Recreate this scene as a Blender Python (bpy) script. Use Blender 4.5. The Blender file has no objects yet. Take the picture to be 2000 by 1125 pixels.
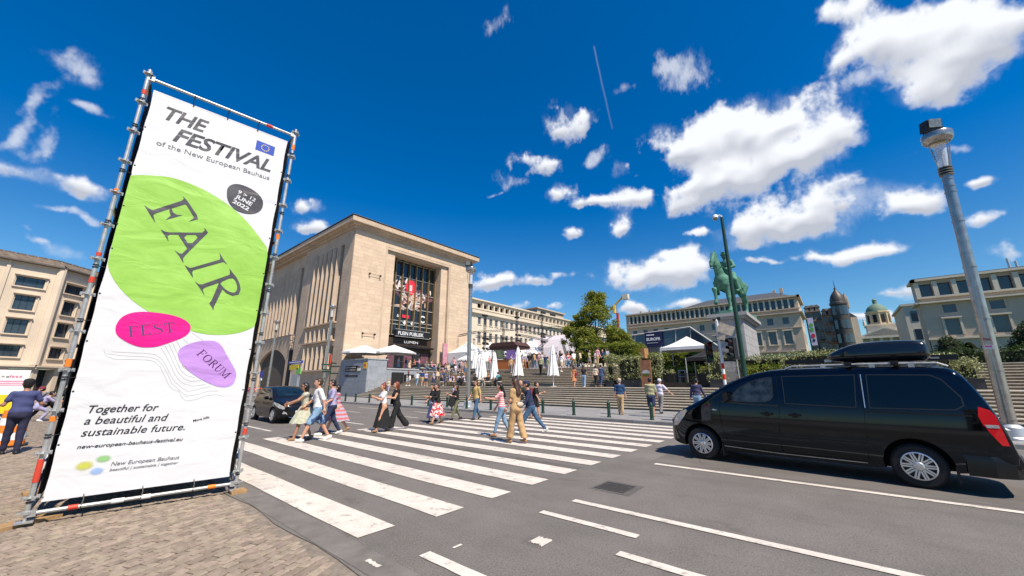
import bpy, bmesh, math, random
import numpy as np
from mathutils import Vector, Matrix, Quaternion
random.seed(7); np.random.seed(7)
R = math.radians
sc = bpy.context.scene
COL = sc.collection

# ---------------- camera
cam_d = bpy.data.cameras.new('camera'); cam = bpy.data.objects.new('camera', cam_d); COL.objects.link(cam)
cam.location = (0, 0, 1.65)
cam.rotation_euler = (math.pi/2 + math.atan(186/735.), 0, R(40-90))
cam_d.sensor_width = 36; cam_d.lens = 36*735/2000.; cam_d.clip_start = .05; cam_d.clip_end = 6000
sc.camera = cam

# ---------------- sun
SUN_AZ, SUN_EL = 180+77, 54
sv = Vector((math.cos(R(SUN_AZ))*math.cos(R(SUN_EL)), math.sin(R(SUN_AZ))*math.cos(R(SUN_EL)), math.sin(R(SUN_EL))))
sl = bpy.data.lights.new('sun', 'SUN'); sl.energy = 5.0; sl.angle = R(.53); sl.color = (1, .90, .76)
so = bpy.data.objects.new('sun', sl); COL.objects.link(so); so.rotation_euler = sv.to_track_quat('Z', 'Y').to_euler(); so.location = (0, 0, 60)
# ---------------- exposure
sc.view_settings.view_transform = 'Standard'; sc.view_settings.look = 'None'
sc.view_settings.exposure = .45; sc.view_settings.gamma = 1; sc.view_settings.use_curve_mapping = False
sc.render.engine = 'CYCLES'
sc.cycles.max_bounces = 5; sc.cycles.diffuse_bounces = 2; sc.cycles.glossy_bounces = 3; sc.cycles.transmission_bounces = 4; sc.cycles.transparent_max_bounces = 8

# ---------------- sky with clouds
world = bpy.data.worlds.new('World'); sc.world = world; world.use_nodes = True
def cloud_maps(W=4096, H=1024):
    """cloud cover and cloud shade over the whole upper sky, by azimuth and elevation"""
    rs = np.random.RandomState(11)
    def up(g, h, w):
        gh, gw = g.shape; y = np.linspace(0, gh-1.001, h); x = np.linspace(0, gw, w, endpoint=False)
        y0 = y.astype(int); x0 = x.astype(int); fy = (y-y0)[:, None]; fx = (x-x0)[None]; fy = fy*fy*(3-2*fy); fx = fx*fx*(3-2*fx)
        x1 = (x0+1) % gw; x0 = x0 % gw; y1 = y0+1
        return (g[np.ix_(y0,x0)]*(1-fx)+g[np.ix_(y0,x1)]*fx)*(1-fy)+(g[np.ix_(y1,x0)]*(1-fx)+g[np.ix_(y1,x1)]*fx)*fy
    def fbm(f0, octs, gain, sy=1., ridge=False):
        o = np.zeros((H, W)); a = 1; t = 0
        for k in range(octs):
            n = f0*2**k; g = rs.rand(max(3, int(n*.25*sy)+2), n); q = up(g, H, W)
            if ridge: q = 1-np.abs(q*2-1)
            o += a*q; t += a; a *= gain
        return o/t
    az = (np.arange(W)+.5)/W*2*np.pi-np.pi; el = (np.arange(H)+.5)/H*np.pi/2
    A, E = np.meshgrid(az, el)
    n1 = fbm(56, 6, .55)-.5; n2 = fbm(48, 6, .55)-.5; A2 = A+n1*.10; E2 = E+n2*.075
    d = np.full((H, W), 9.); dw = d.copy()
    def win(a, e, ra, re):
        i0, i1 = int((a-3.2*ra+np.pi)/(2*np.pi)*W), int((a+3.2*ra+np.pi)/(2*np.pi)*W)
        j0, j1 = int((e-3.2*re)/(np.pi/2)*H), int((e+3.2*re)/(np.pi/2)*H)
        return slice(max(j0-12, 0), max(1, min(j1+12, H))), slice(max(i0-30, 0), min(i1+30, W))
    dens = np.zeros((H, W))
    for (a, e, ra, re) in CLOUDS:
        w = win(a, e, ra, re); y = (E2[w]-e)/re; y = np.where(y < 0, y*1.25, y)      # flatter bases
        dens[w] = dens[w]+(.74 if ra < .055 else 1)*np.exp(-1.15*(((A2[w]-a)/ra)**2+y**2))
    wd = np.zeros((H, W))
    for (a, e, ra, re) in WISPS:
        w = win(a, e, ra, re); wd[w] += np.exp(-1.1*(((A2[w]-a)/ra)**2+((E2[w]-e)/re)**2))
    dens = 1-np.exp(-1.35*dens)
    puff = fbm(84, 6, .5, 1.0, True); big0 = fbm(44, 4, .5); fine = fbm(220, 5, .6)
    x = dens*1.3+(puff-.60)*.95+(big0-.5)*.9+(fine-.5)*.8
    ss = lambda t, lo, hi: (lambda q: q*q*(3-2*q))(np.clip((t-lo)/(hi-lo), 0, 1))
    m = ss(x, .44, 1.0)*ss(dens, .05, .30)
    st = fbm(110, 7, .68, .6)
    mw = ss(wd*.95+(st-.5)*2.0+(fine-.5)*.8, .35, 1.35)*.62*ss(wd, .05, .45)
    # a few faint cirrus veils over everything
    ci = ss(fbm(22, 8, .6, .5)+(st-.5)*.25, .60, .80)*.10*ss(E, .08, .2)
    Hh = np.clip(dens, 0, 1)*1.0+(puff-.6)*1.1+(big0-.5)*.9; blur = lambda q, k: (np.roll(q, k, 0)+np.roll(q, -k, 0)+np.roll(q, k*2, 1)+np.roll(q, -k*2, 1)+q)/5
    Hs = blur(blur(Hh, 2), 3); Hb = blur(blur(blur(Hh, 5), 9), 13)
    shade = .25+1.9*(np.roll(Hs, -5, 0)-np.roll(Hs, 5, 0))+1.5*(np.roll(Hb, -16, 0)-np.roll(Hb, 16, 0)); shade = np.clip(shade, 0, 1)*ss(x, .5, .95)+.12*(1-ss(x, .5, .95))
    veil = ss(dens*1.1+(big0-.5)*1.5+(st-.5)*1.3+(fine-.5)*.5, .30, 1.35)*.5*ss(dens, .06, .5); mw = np.maximum(mw, veil)
    for (a0, e0, a1, e1) in TRAILS[:1]:
        t = np.clip(((A-a0)*(a1-a0)+(E-e0)*(e1-e0))/((a1-a0)**2+(e1-e0)**2), 0, 1); dl = np.hypot(A-a0-t*(a1-a0)+n1*.006, E-e0-t*(e1-e0)); mw = np.maximum(mw, .13*np.exp(-(dl/.0020)**2)*(.2+1.3*big0))
    cover = np.clip(np.maximum(m, mw), 0, 1)
    px = np.zeros((H, W, 4), np.float32); px[..., 0] = cover; px[..., 1] = shade; px[..., 3] = 1
    im = bpy.data.images.new('cloud_map', W, H, alpha=False, float_buffer=False, is_data=True); im.colorspace_settings.name = 'Non-Color'
    im.pixels.foreach_set(px.ravel()); im.update(); im.pack()
    return im
def build_world():
    nt = world.node_tree; N = nt.nodes; L = nt.links
    N.clear()
    def M(op, a, b=None, c=None):
        n = N.new('ShaderNodeMath'); n.operation = op
        for i, x in enumerate((a, b, c)):
            if x is None: continue
            if isinstance(x, (int, float)): n.inputs[i].default_value = x
            else: L.new(x, n.inputs[i])
        return n.outputs[0]
    sky = N.new('ShaderNodeTexSky'); sky.sky_type = 'NISHITA'; sky.sun_disc = False
    sky.sun_elevation = R(SUN_EL); sky.sun_rotation = math.atan2(sv.x, sv.y)
    sky.air_density = 1.0; sky.dust_density = .1; sky.ozone_density = 2.0; sky.altitude = 100
    hs = N.new('ShaderNodeHueSaturation'); hs.inputs['Saturation'].default_value = 1.12
    tn = N.new('ShaderNodeMixRGB'); tn.blend_type = 'MULTIPLY'; tn.inputs[0].default_value = 1; tn.inputs[2].default_value = (.36, .80, 1.20, 1)
    tnc = N.new('ShaderNodeMixRGB'); tnc.inputs[1].default_value = (.80, 1.0, 1.06, 1); tnc.inputs[2].default_value = (.34, .79, 1.22, 1)
    L.new(tnc.outputs[0], tn.inputs[2]); L.new(sky.outputs[0], tn.inputs[1]); L.new(tn.outputs[0], hs.inputs['Color'])
    tc = N.new('ShaderNodeTexCoord'); sp = N.new('ShaderNodeSeparateXYZ'); L.new(tc.outputs['Generated'], sp.inputs[0])
    az = M('ARCTAN2', sp.outputs[1], sp.outputs[0]); el = M('ARCSINE', sp.outputs[2])
    cb = N.new('ShaderNodeCombineXYZ'); L.new(M('MULTIPLY_ADD', az, 1/(2*math.pi), .5), cb.inputs[0]); L.new(M('MAXIMUM', M('MULTIPLY', el, 2/math.pi), .001), cb.inputs[1])
    fr = N.new('ShaderNodeMapRange'); fr.interpolation_type = 'SMOOTHSTEP'; fr.inputs[1].default_value = 0; fr.inputs[2].default_value = .55; L.new(el, fr.inputs[0]); L.new(fr.outputs[0], tnc.inputs[0])
    im = N.new('ShaderNodeTexImage'); im.image = cloud_maps(); im.extension = 'EXTEND'; L.new(cb.outputs[0], im.inputs[0])
    s2 = N.new('ShaderNodeSeparateColor'); L.new(im.outputs[0], s2.inputs[0])
    shade = N.new('ShaderNodeMixRGB'); shade.inputs[1].default_value = (8.3, 8.5, 8.9, 1); shade.inputs[2].default_value = (4.6, 4.85, 5.6, 1); L.new(s2.outputs[1], shade.inputs[0])
    mx = N.new('ShaderNodeMixRGB'); L.new(hs.outputs[0], mx.inputs[1]); L.new(shade.outputs[0], mx.inputs[2]); L.new(s2.outputs[0], mx.inputs[0])
    bg = N.new('ShaderNodeBackground'); bg.inputs[1].default_value = .086; L.new(mx.outputs[0], bg.inputs[0])
    out = N.new('ShaderNodeOutputWorld'); L.new(bg.outputs[0], out.inputs[0])
TRAILS = [(0.436, 0.8, 0.399, 0.628), (0.378, 0.457, 0.359, 0.328), (0.327, 0.432, 0.31, 0.322)]
CLOUDS = [(-0.225, 0.569, 0.0795, 0.0461), (-0.282, 0.512, 0.0558, 0.0444), (-0.149, 0.666, 0.0447, 0.0297), (-0.32, 0.528, 0.0302, 0.0342), (-0.156, 0.595, 0.0544, 0.0356), (0.106, 0.546, 0.1398, 0.0512), (0.224, 0.561, 0.1063, 0.0483), (-0.006, 0.473, 0.0874, 0.06), (0.179, 0.447, 0.0979, 0.0563), (-0.031, 0.551, 0.0335, 0.0257), (0.066, 0.463, 0.1291, 0.0463), (-0.001, 0.345, 0.103, 0.0547), (0.087, 0.331, 0.0635, 0.0305), (-0.071, 0.351, 0.0457, 0.0268), (-0.15, 0.316, 0.0407, 0.0279), (-0.228, 0.5, 0.038, 0.026), (-0.266, 0.573, 0.0358, 0.0278), (0.036, 0.519, 0.0629, 0.0386), (-0.012, 0.305, 0.0544, 0.0205), (0.309, 0.261, 0.111, 0.0443), (0.242, 0.273, 0.0495, 0.0295), (0.733, 0.258, 0.0878, 0.0359), (0.495, 0.657, 0.0688, 0.0345), (0.614, 0.562, 0.0852, 0.0377), (0.542, 0.493, 0.0663, 0.025), (0.652, 0.59, 0.0366, 0.0159), (0.471, 0.459, 0.0458, 0.0125), (0.539, 0.402, 0.0262, 0.0188), (0.392, 0.402, 0.0288, 0.0307), (0.374, 0.463, 0.0696, 0.0244), (0.382, 0.52, 0.0267, 0.0211), (0.373, 0.712, 0.0346, 0.0136), (0.755, 0.506, 0.0259, 0.0112), (0.093, 0.291, 0.0442, 0.0197), (0.204, 0.344, 0.0317, 0.0118), (-0.06, 0.249, 0.0532, 0.0175), (0.093, 0.256, 0.0365, 0.0086), (0.558, 0.275, 0.0568, 0.0178), (0.628, 0.251, 0.0392, 0.0149), (-0.241, 0.26, 0.0233, 0.0198), (-0.244, 0.34, 0.0227, 0.0116), (-0.251, 0.205, 0.0317, 0.0212), (1.671, 0.337, 0.0272, 0.024), (1.606, 0.334, 0.0383, 0.0242), (1.568, 0.318, 0.0268, 0.0175), (1.235, 0.408, 0.0498, 0.0176), (1.209, 0.363, 0.0601, 0.0168), (1.612, 0.217, 0.032, 0.0129), (-0.111, 0.163, 0.0252, 0.0093), (-0.083, 0.123, 0.0375, 0.0094), (0.257, 0.191, 0.0319, 0.0108), (0.574, 0.198, 0.0383, 0.0104), (0.365, 0.184, 0.0534, 0.0127), (-0.003, 0.253, 0.0271, 0.0103), (0.684, 0.2, 0.0449, 0.0119)]
WISPS = [(0.202, 0.701, 0.0753, 0.048), (1.67, 0.524, 0.0354, 0.0162), (1.62, 0.467, 0.0252, 0.0088), (-0.114, 0.597, 0.0506, 0.0416), (0.25, 0.738, 0.0508, 0.0158), (-0.231, 0.402, 0.0362, 0.0107), (1.68, 0.429, 0.0117, 0.0581), (1.65, 0.398, 0.0142, 0.0348), (1.642, 0.233, 0.0216, 0.0071), (0.45, 0.565, 0.0343, 0.0183), (0.741, 0.865, 0.0332, 0.0258), (-0.144, 0.545, 0.0624, 0.0186), (0.698, 0.529, 0.0653, 0.0276), (1.595, 0.281, 0.0372, 0.0076)]
build_world()
# ---------------- helpers: materials
MATS = {}
def mat(name, col, rough=.65, metal=0, var=.12, scale=3., bump=0, bscale=60., piece=0, spec=.5, coat=0, emit=None, alpha=1, trans=0, ior=1.45, col2=None, streak=0, stretch=None, speck=0, worn=0, leafy=0):
    if name in MATS: return MATS[name]
    m = bpy.data.materials.new(name); m.use_nodes = True; MATS[name] = m
    nt = m.node_tree; N = nt.nodes; L = nt.links; b = N['Principled BSDF']
    b.inputs['Roughness'].default_value = rough; b.inputs['Metallic'].default_value = metal
    b.inputs['Specular IOR Level'].default_value = spec; b.inputs['Coat Weight'].default_value = coat; b.inputs['Coat Roughness'].default_value = .03
    b.inputs['IOR'].default_value = ior
    if trans: b.inputs['Transmission Weight'].default_value = trans
    if alpha < 1: b.inputs['Alpha'].default_value = alpha
    if emit: b.inputs['Emission Color'].default_value = (*emit, 1); b.inputs['Emission Strength'].default_value = 1
    c = (*col, 1); b.inputs['Base Color'].default_value = c
    m.diffuse_color = c
    src = None
    geo = N.new('ShaderNodeNewGeometry'); vec = geo.outputs['Position']
    if stretch:
        vm = N.new('ShaderNodeVectorMath'); vm.operation = 'MULTIPLY'; vm.inputs[1].default_value = stretch; L.new(vec, vm.inputs[0]); vec = vm.outputs[0]
    if var:
        n = N.new('ShaderNodeTexNoise'); n.inputs['Scale'].default_value = scale; n.inputs['Detail'].default_value = 5; n.inputs['Roughness'].default_value = .65; L.new(vec, n.inputs['Vector'])
        mr = N.new('ShaderNodeMapRange'); mr.inputs[1].default_value = .3; mr.inputs[2].default_value = .7; L.new(n.outputs[0], mr.inputs[0])
        mx = N.new('ShaderNodeMixRGB'); L.new(mr.outputs[0], mx.inputs[0])
        mx.inputs[1].default_value = (*[x*(1-var) for x in col], 1)
        mx.inputs[2].default_value = (*(col2 if col2 else [min(1, x*(1+var)) for x in col]), 1)
        src = mx.outputs[0]
    if streak:      # rain streaks and soot running down the stone
        vm = N.new('ShaderNodeVectorMath'); vm.operation = 'MULTIPLY'; vm.inputs[1].default_value = (1.6, 1.6, .12); L.new(geo.outputs['Position'], vm.inputs[0])
        n = N.new('ShaderNodeTexNoise'); n.inputs['Scale'].default_value = 1.2; n.inputs['Detail'].default_value = 6; n.inputs['Roughness'].default_value = .7; L.new(vm.outputs[0], n.inputs['Vector'])
        mr = N.new('ShaderNodeMapRange'); mr.inputs[1].default_value = .5; mr.inputs[2].default_value = .78; mr.inputs[3].default_value = 0; mr.inputs[4].default_value = streak; L.new(n.outputs[0], mr.inputs[0])
        mx = N.new('ShaderNodeMixRGB'); L.new(mr.outputs[0], mx.inputs[0])
        if src: L.new(src, mx.inputs[1])
        else: mx.inputs[1].default_value = c
        mx.inputs[2].default_value = (*[x*.35 for x in col], 1); src = mx.outputs[0]
    def over(scale, detail, lo, hi, amt, c2, st=None):
        nonlocal src
        n = N.new('ShaderNodeTexNoise'); n.inputs['Scale'].default_value = scale; n.inputs['Detail'].default_value = detail; n.inputs['Roughness'].default_value = .7; L.new(geo.outputs['Position'], n.inputs['Vector'])
        if st: vm = N.new('ShaderNodeVectorMath'); vm.operation = 'MULTIPLY'; vm.inputs[1].default_value = st; L.new(geo.outputs['Position'], vm.inputs[0]); L.new(vm.outputs[0], n.inputs['Vector'])
        mr = N.new('ShaderNodeMapRange'); mr.inputs[1].default_value = lo; mr.inputs[2].default_value = hi; mr.inputs[3].default_value = 0; mr.inputs[4].default_value = amt; L.new(n.outputs[0], mr.inputs[0])
        mx = N.new('ShaderNodeMixRGB'); L.new(mr.outputs[0], mx.inputs[0])
        if src: L.new(src, mx.inputs[1])
        else: mx.inputs[1].default_value = c
        mx.inputs[2].default_value = (*c2, 1); src = mx.outputs[0]
    if speck:
        over(60, 2, .54, .62, speck, [min(1, x*2.2) for x in col]); over(48, 2, .54, .64, speck*1.3, [x*.25 for x in col]); over(.55, 6, .50, .75, speck, [x*.62 for x in col]); over(1.1, 4, .48, .66, speck*.9, [x*.66 for x in col], (1,.04,1)); over(2.3, 8, .60, .66, speck, [x*.5 for x in col], (1,.5,1))
    if worn: over(5, 9, .55, .63, worn, (.16,.145,.13)); over(1.4, 5, .50, .70, worn*.5, (.24,.21,.18), (1,.3,1))
    if piece:
        oi = N.new('ShaderNodeObjectInfo'); a = N.new('ShaderNodeMath'); a.operation = 'ADD'; L.new(oi.outputs['Random'], a.inputs[0]); L.new(geo.outputs['Random Per Island'], a.inputs[1])
        f = N.new('ShaderNodeMath'); f.operation = 'FRACT'; L.new(a.outputs[0], f.inputs[0])
        mr = N.new('ShaderNodeMapRange'); mr.inputs[3].default_value = 1-piece; mr.inputs[4].default_value = 1+piece; L.new(f.outputs[0], mr.inputs[0])
        f2 = N.new('ShaderNodeMath'); f2.operation = 'MULTIPLY'; f2.inputs[1].default_value = 7.31; L.new(f.outputs[0], f2.inputs[0])
        f3 = N.new('ShaderNodeMath'); f3.operation = 'FRACT'; L.new(f2.outputs[0], f3.inputs[0])
        mh = N.new('ShaderNodeMapRange'); mh.inputs[3].default_value = .5-piece*.05; mh.inputs[4].default_value = .5+piece*.05; L.new(f3.outputs[0], mh.inputs[0])
        hs = N.new('ShaderNodeHueSaturation'); L.new(mr.outputs[0], hs.inputs['Value']); L.new(mh.outputs[0], hs.inputs['Hue'])
        if src: L.new(src, hs.inputs['Color'])
        else: hs.inputs['Color'].default_value = c
        src = hs.outputs[0]
    if src: L.new(src, b.inputs['Base Color'])
    if bump:
        n = N.new('ShaderNodeTexNoise'); n.inputs['Scale'].default_value = bscale; n.inputs['Detail'].default_value = 4; L.new(vec, n.inputs['Vector'])
        bp = N.new('ShaderNodeBump'); bp.inputs['Strength'].default_value = bump; bp.inputs['Distance'].default_value = 1/bscale*.6
        L.new(n.outputs[0], bp.inputs['Height']); L.new(bp.outputs[0], b.inputs['Normal'])
    if leafy:
        tr = N.new('ShaderNodeBsdfTranslucent'); ms = N.new('ShaderNodeMixShader'); ms.inputs[0].default_value = leafy; out = N['Material Output']
        if src: L.new(src, tr.inputs[0])
        else: tr.inputs[0].default_value = c
        L.new(b.outputs[0], ms.inputs[1]); L.new(tr.outputs[0], ms.inputs[2]); L.new(ms.outputs[0], out.inputs[0])
    return m

# ---------------- helpers: mesh builder
class MB:
    def __init__(s): s.v = []; s.f = []; s.m = []
    def add(s, v, f, mi=0):
        o = len(s.v); s.v += [tuple(p) for p in v]; s.f += [tuple(i+o for i in q) for q in f]; s.m += [mi]*len(f); return s
    def box(s, x0, y0, z0, x1, y1, z1, mi=0):
        if x0 > x1: x0, x1 = x1, x0
        if y0 > y1: y0, y1 = y1, y0
        if z0 > z1: z0, z1 = z1, z0
        return s.add([(x0,y0,z0),(x1,y0,z0),(x1,y1,z0),(x0,y1,z0),(x0,y0,z1),(x1,y0,z1),(x1,y1,z1),(x0,y1,z1)],
              [(0,3,2,1),(4,5,6,7),(0,1,5,4),(1,2,6,5),(2,3,7,6),(3,0,4,7)], mi)
    def obox(s, c, d, M=None, mi=0):
        M = M or Matrix()
        M3 = M.to_3x3(); t = MB().box(-d[0]/2,-d[1]/2,-d[2]/2,d[0]/2,d[1]/2,d[2]/2)
        return s.add([Vector(c)+M3@Vector(p) for p in t.v], t.f, mi)
    def tube(s, p, q, r0, r1=None, n=10, mi=0, caps=True):
        r1 = r0 if r1 is None else r1; p = Vector(p); q = Vector(q); d = (q-p)
        if d.length < 1e-6: return s
        d.normalize(); a = d.orthogonal().normalized(); b = d.cross(a); v = []
        for (c, r) in ((p, r0), (q, r1)):
            for i in range(n): t = 2*math.pi*i/n; v.append(c+(a*math.cos(t)+b*math.sin(t))*r)
        f = [(i, (i+1)%n, n+(i+1)%n, n+i) for i in range(n)]
        if caps: f += [tuple(range(n-1,-1,-1)), tuple(range(n,2*n))]
        return s.add(v, f, mi)
    def path(s, pts, r, n=8, mi=0):
        for a, b in zip(pts[:-1], pts[1:]): s.tube(a, b, r, None, n, mi)
        return s
    def prism(s, pts, h0, h1, fn=None, mi=0, top=None):   # pts: 2d outline (ccw), fn maps (a,b,h)->xyz
        fn = fn or (lambda a, b, h: (a, b, h)); n = len(pts)
        v = [fn(a, b, h0) for a, b in pts]+[fn(a, b, h1) for a, b in (top or pts)]
        return s.add(v, [tuple(range(n-1,-1,-1)), tuple(range(n,2*n))]+[(i,(i+1)%n,n+(i+1)%n,n+i) for i in range(n)], mi)
    def lathe(s, prof, c=(0,0,0), n=16, mi=0, sx=1, sy=1):
        v = []; f = []
        for r, z in prof:
            for i in range(n): t = 2*math.pi*i/n; v.append((c[0]+r*math.cos(t)*sx, c[1]+r*math.sin(t)*sy, c[2]+z))
        for k in range(len(prof)-1):
            for i in range(n): f.append((k*n+i, k*n+(i+1)%n, (k+1)*n+(i+1)%n, (k+1)*n+i))
        f.append(tuple(range(n-1,-1,-1))); f.append(tuple((len(prof)-1)*n+i for i in range(n)))
        return s.add(v, f, mi)
    def ball(s, c, r, n=10, mi=0, k=6):
        r = (r, r, r) if isinstance(r, (int, float)) else r
        prof = [(max(1e-3, math.sin(math.pi*j/k)), -math.cos(math.pi*j/k)) for j in range(k+1)]
        t = MB().lathe(prof, n=n)
        return s.add([(c[0]+p[0]*r[0], c[1]+p[1]*r[1], c[2]+p[2]*r[2]) for p in t.v], t.f, mi)
    def quad(s, a, b, c, d, mi=0): return s.add([a, b, c, d], [(0,1,2,3)], mi)
    def xf(s, M): s.v = [tuple(M@Vector(p)) for p in s.v]; return s
    def join(s, o, M=None):
        v = o.v if M is None else [tuple(M@Vector(p)) for p in o.v]
        k = len(s.v); s.v += v; s.f += [tuple(i+k for i in q) for q in o.f]; s.m += o.m; return s
    def mesh(s, name, mats, smooth=0):
        me = bpy.data.meshes.new(name); me.from_pydata(s.v, [], s.f)
        for m in (mats if isinstance(mats, (list, tuple)) else [mats]): me.materials.append(m)
        if any(s.m): me.polygons.foreach_set('material_index', s.m)
        if smooth:
            me.polygons.foreach_set('use_smooth', [True]*len(me.polygons)); me.set_sharp_from_angle(angle=R(smooth))
        me.update(); return me
    def build(s, name, mats, parent=None, smooth=0, loc=None, rz=0):
        return link(name, s.mesh(name, mats, smooth), parent, loc, rz)
def link(name, me, parent=None, loc=None, rz=0, sc_=None):
    o = bpy.data.objects.new(name, me); COL.objects.link(o)
    if parent: o.parent = parent
    if loc is not None: o.location = loc
    if rz: o.rotation_euler.z = rz
    if sc_: o.scale = sc_
    return o
def tag(o, label=None, cat=None, group=None, kind=None):
    if label: o['label'] = label
    if cat: o['category'] = cat
    if group: o['group'] = group
    if kind: o['kind'] = kind
    return o
def thing(name, label, cat, loc=(0,0,0), rz=0, group=None):
    o = bpy.data.objects.new(name, None); COL.objects.link(o); o.location = loc; o.rotation_euler = (0, 0, rz); o.empty_display_size = .2
    return tag(o, label, cat, group)
def struct(name, mb, m, smooth=0, parent=None):
    o = mb.build(name, m, parent, smooth); o['kind'] = 'structure'; return o
KIDS = None
def copy_tree(o, loc=None, rz=None, label=None, parent=None):
    c = o.copy(); COL.objects.link(c); c.parent = parent
    if loc is not None: c.location = loc
    if rz is not None: c.rotation_euler.z = rz
    if label: c['label'] = label
    for ch in o.children: copy_tree(ch, parent=c)
    return c

# shared materials
M_pave = mat('bluestone', (.26,.25,.24), .7, var=.16, scale=2.5, bump=.15, piece=.10)
M_asph = mat('asphalt', (.150,.135,.122), .9, var=.16, scale=.9, bump=.6, bscale=150, speck=.38)
M_paint = mat('road_paint', (.64,.575,.50), .75, var=.12, scale=3, bump=.35, bscale=130, speck=.16, worn=.55)
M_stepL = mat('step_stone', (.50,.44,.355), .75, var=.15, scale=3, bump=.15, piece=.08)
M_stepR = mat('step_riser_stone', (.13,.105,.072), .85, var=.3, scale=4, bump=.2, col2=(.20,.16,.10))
M_dark = mat('dark_interior', (.012,.012,.013), .9, var=0)
M_black = mat('black_metal', (.012,.012,.013), .5, var=0)
M_blackmat = mat('black_cloth', (.018,.018,.02), .9, var=.1)
M_green = mat('dark_green_paint', (.010,.045,.028), .45, var=.1)
M_white = mat('white_paint', (.78,.78,.77), .5, var=.03)
M_wcloth = mat('white_canvas', (.78,.76,.74), .8, var=.06, scale=2, bump=.25, bscale=14)
M_steel = mat('brushed_steel', (.42,.39,.35), .27, .75, var=.2, scale=5)
M_galv = mat('galvanised_steel', (.50,.50,.48), .45, .6, var=.22, scale=9, bump=.1)
M_glass = mat('window_glass', (.035,.05,.07), .06, 0, var=0, spec=.9)
M_sand = mat('sandstone', (.60,.455,.325), .85, var=.08, scale=.5, bump=.12, bscale=12, piece=.07)
M_sandL = mat('sandstone_plain', (.52,.395,.285), .85, var=.16, scale=.5, bump=.12, bscale=12, streak=.35)
M_tan = mat('pale_stone', (.60,.50,.40), .85, var=.10, scale=.4, streak=.3)
M_leaf = mat('leaves', (.16,.22,.022), .55, var=.35, scale=1.2, piece=.4, col2=(.36,.38,.05), leafy=.45)
M_leaf2 = mat('variegated_leaves', (.14,.20,.045), .5, var=.4, scale=8, piece=.6, col2=(.50,.50,.24), leafy=.25)
M_leafd = mat('dark_leaves', (.022,.048,.012), .6, var=.35, scale=1.5, piece=.3, col2=(.06,.10,.018), leafy=.3)
M_bark = mat('bark', (.10,.075,.055), .9, var=.3, scale=10, bump=.4)
M_red = mat('red_tape', (.62,.06,.03), .5, var=.05)
M_orange = mat('orange_tape', (.85,.22,.02), .5, var=.05)
M_wood = mat('raw_wood', (.36,.22,.10), .8, var=.25, scale=14, bump=.2, stretch=(1,6,6))
M_rubber = mat('tyre_rubber', (.018,.018,.019), .8, var=.1)
M_chrome = mat('chrome', (.75,.76,.78), .12, 1, var=0)
M_ash = mat('grey_granite', (.27,.29,.32), .6, var=.12, scale=3, piece=.06)
# ---------------- smooth-blended solids meshed by surface nets (statue and people)
def surface_net(F, o, h):
    nx, ny, nz = F.shape; S = F < 0; C = np.zeros((nx-1,ny-1,nz-1), np.int8)
    cs = [(i,j,k) for i in (0,1) for j in (0,1) for k in (0,1)]
    for i,j,k in cs: C += S[i:nx-1+i, j:ny-1+j, k:nz-1+k]
    act = (C > 0) & (C < 8); I, J, K = np.nonzero(act); n = len(I)
    if n == 0: return np.zeros((0,3)), []
    vid = np.full(act.shape, -1, np.int32); vid[I,J,K] = np.arange(n)
    P = np.zeros((n,3)); cnt = np.zeros(n)
    for a in cs:
        for ax in range(3):
            if a[ax]: continue
            b = list(a); b[ax] = 1
            fa = F[I+a[0],J+a[1],K+a[2]]; fb = F[I+b[0],J+b[1],K+b[2]]; cr = (fa < 0) != (fb < 0)
            t = np.where(cr, fa/np.where(cr, fa-fb, 1), 0)
            q = np.array(a, float)[None].repeat(n, 0); q[:,ax] += t; P[cr] += q[cr]; cnt[cr] += 1
    P = (P/cnt[:,None]+np.stack([I,J,K],1))*h+np.array(o)
    faces = []
    for ax in range(3):
        u, v = (ax+1)%3, (ax+2)%3
        A = np.moveaxis(S, (ax,u,v), (0,1,2)); V = np.moveaxis(vid, (ax,u,v), (0,1,2))
        d = A[:-1] != A[1:]; a, b, c = np.nonzero(d[:,1:-1,1:-1]); b += 1; c += 1
        q = np.stack([V[a,b-1,c-1], V[a,b,c-1], V[a,b,c], V[a,b-1,c]], 1); fl = A[a,b,c]
        q[~fl] = q[~fl][:, ::-1]; faces.append(q)
    return P, np.concatenate(faces)
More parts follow.
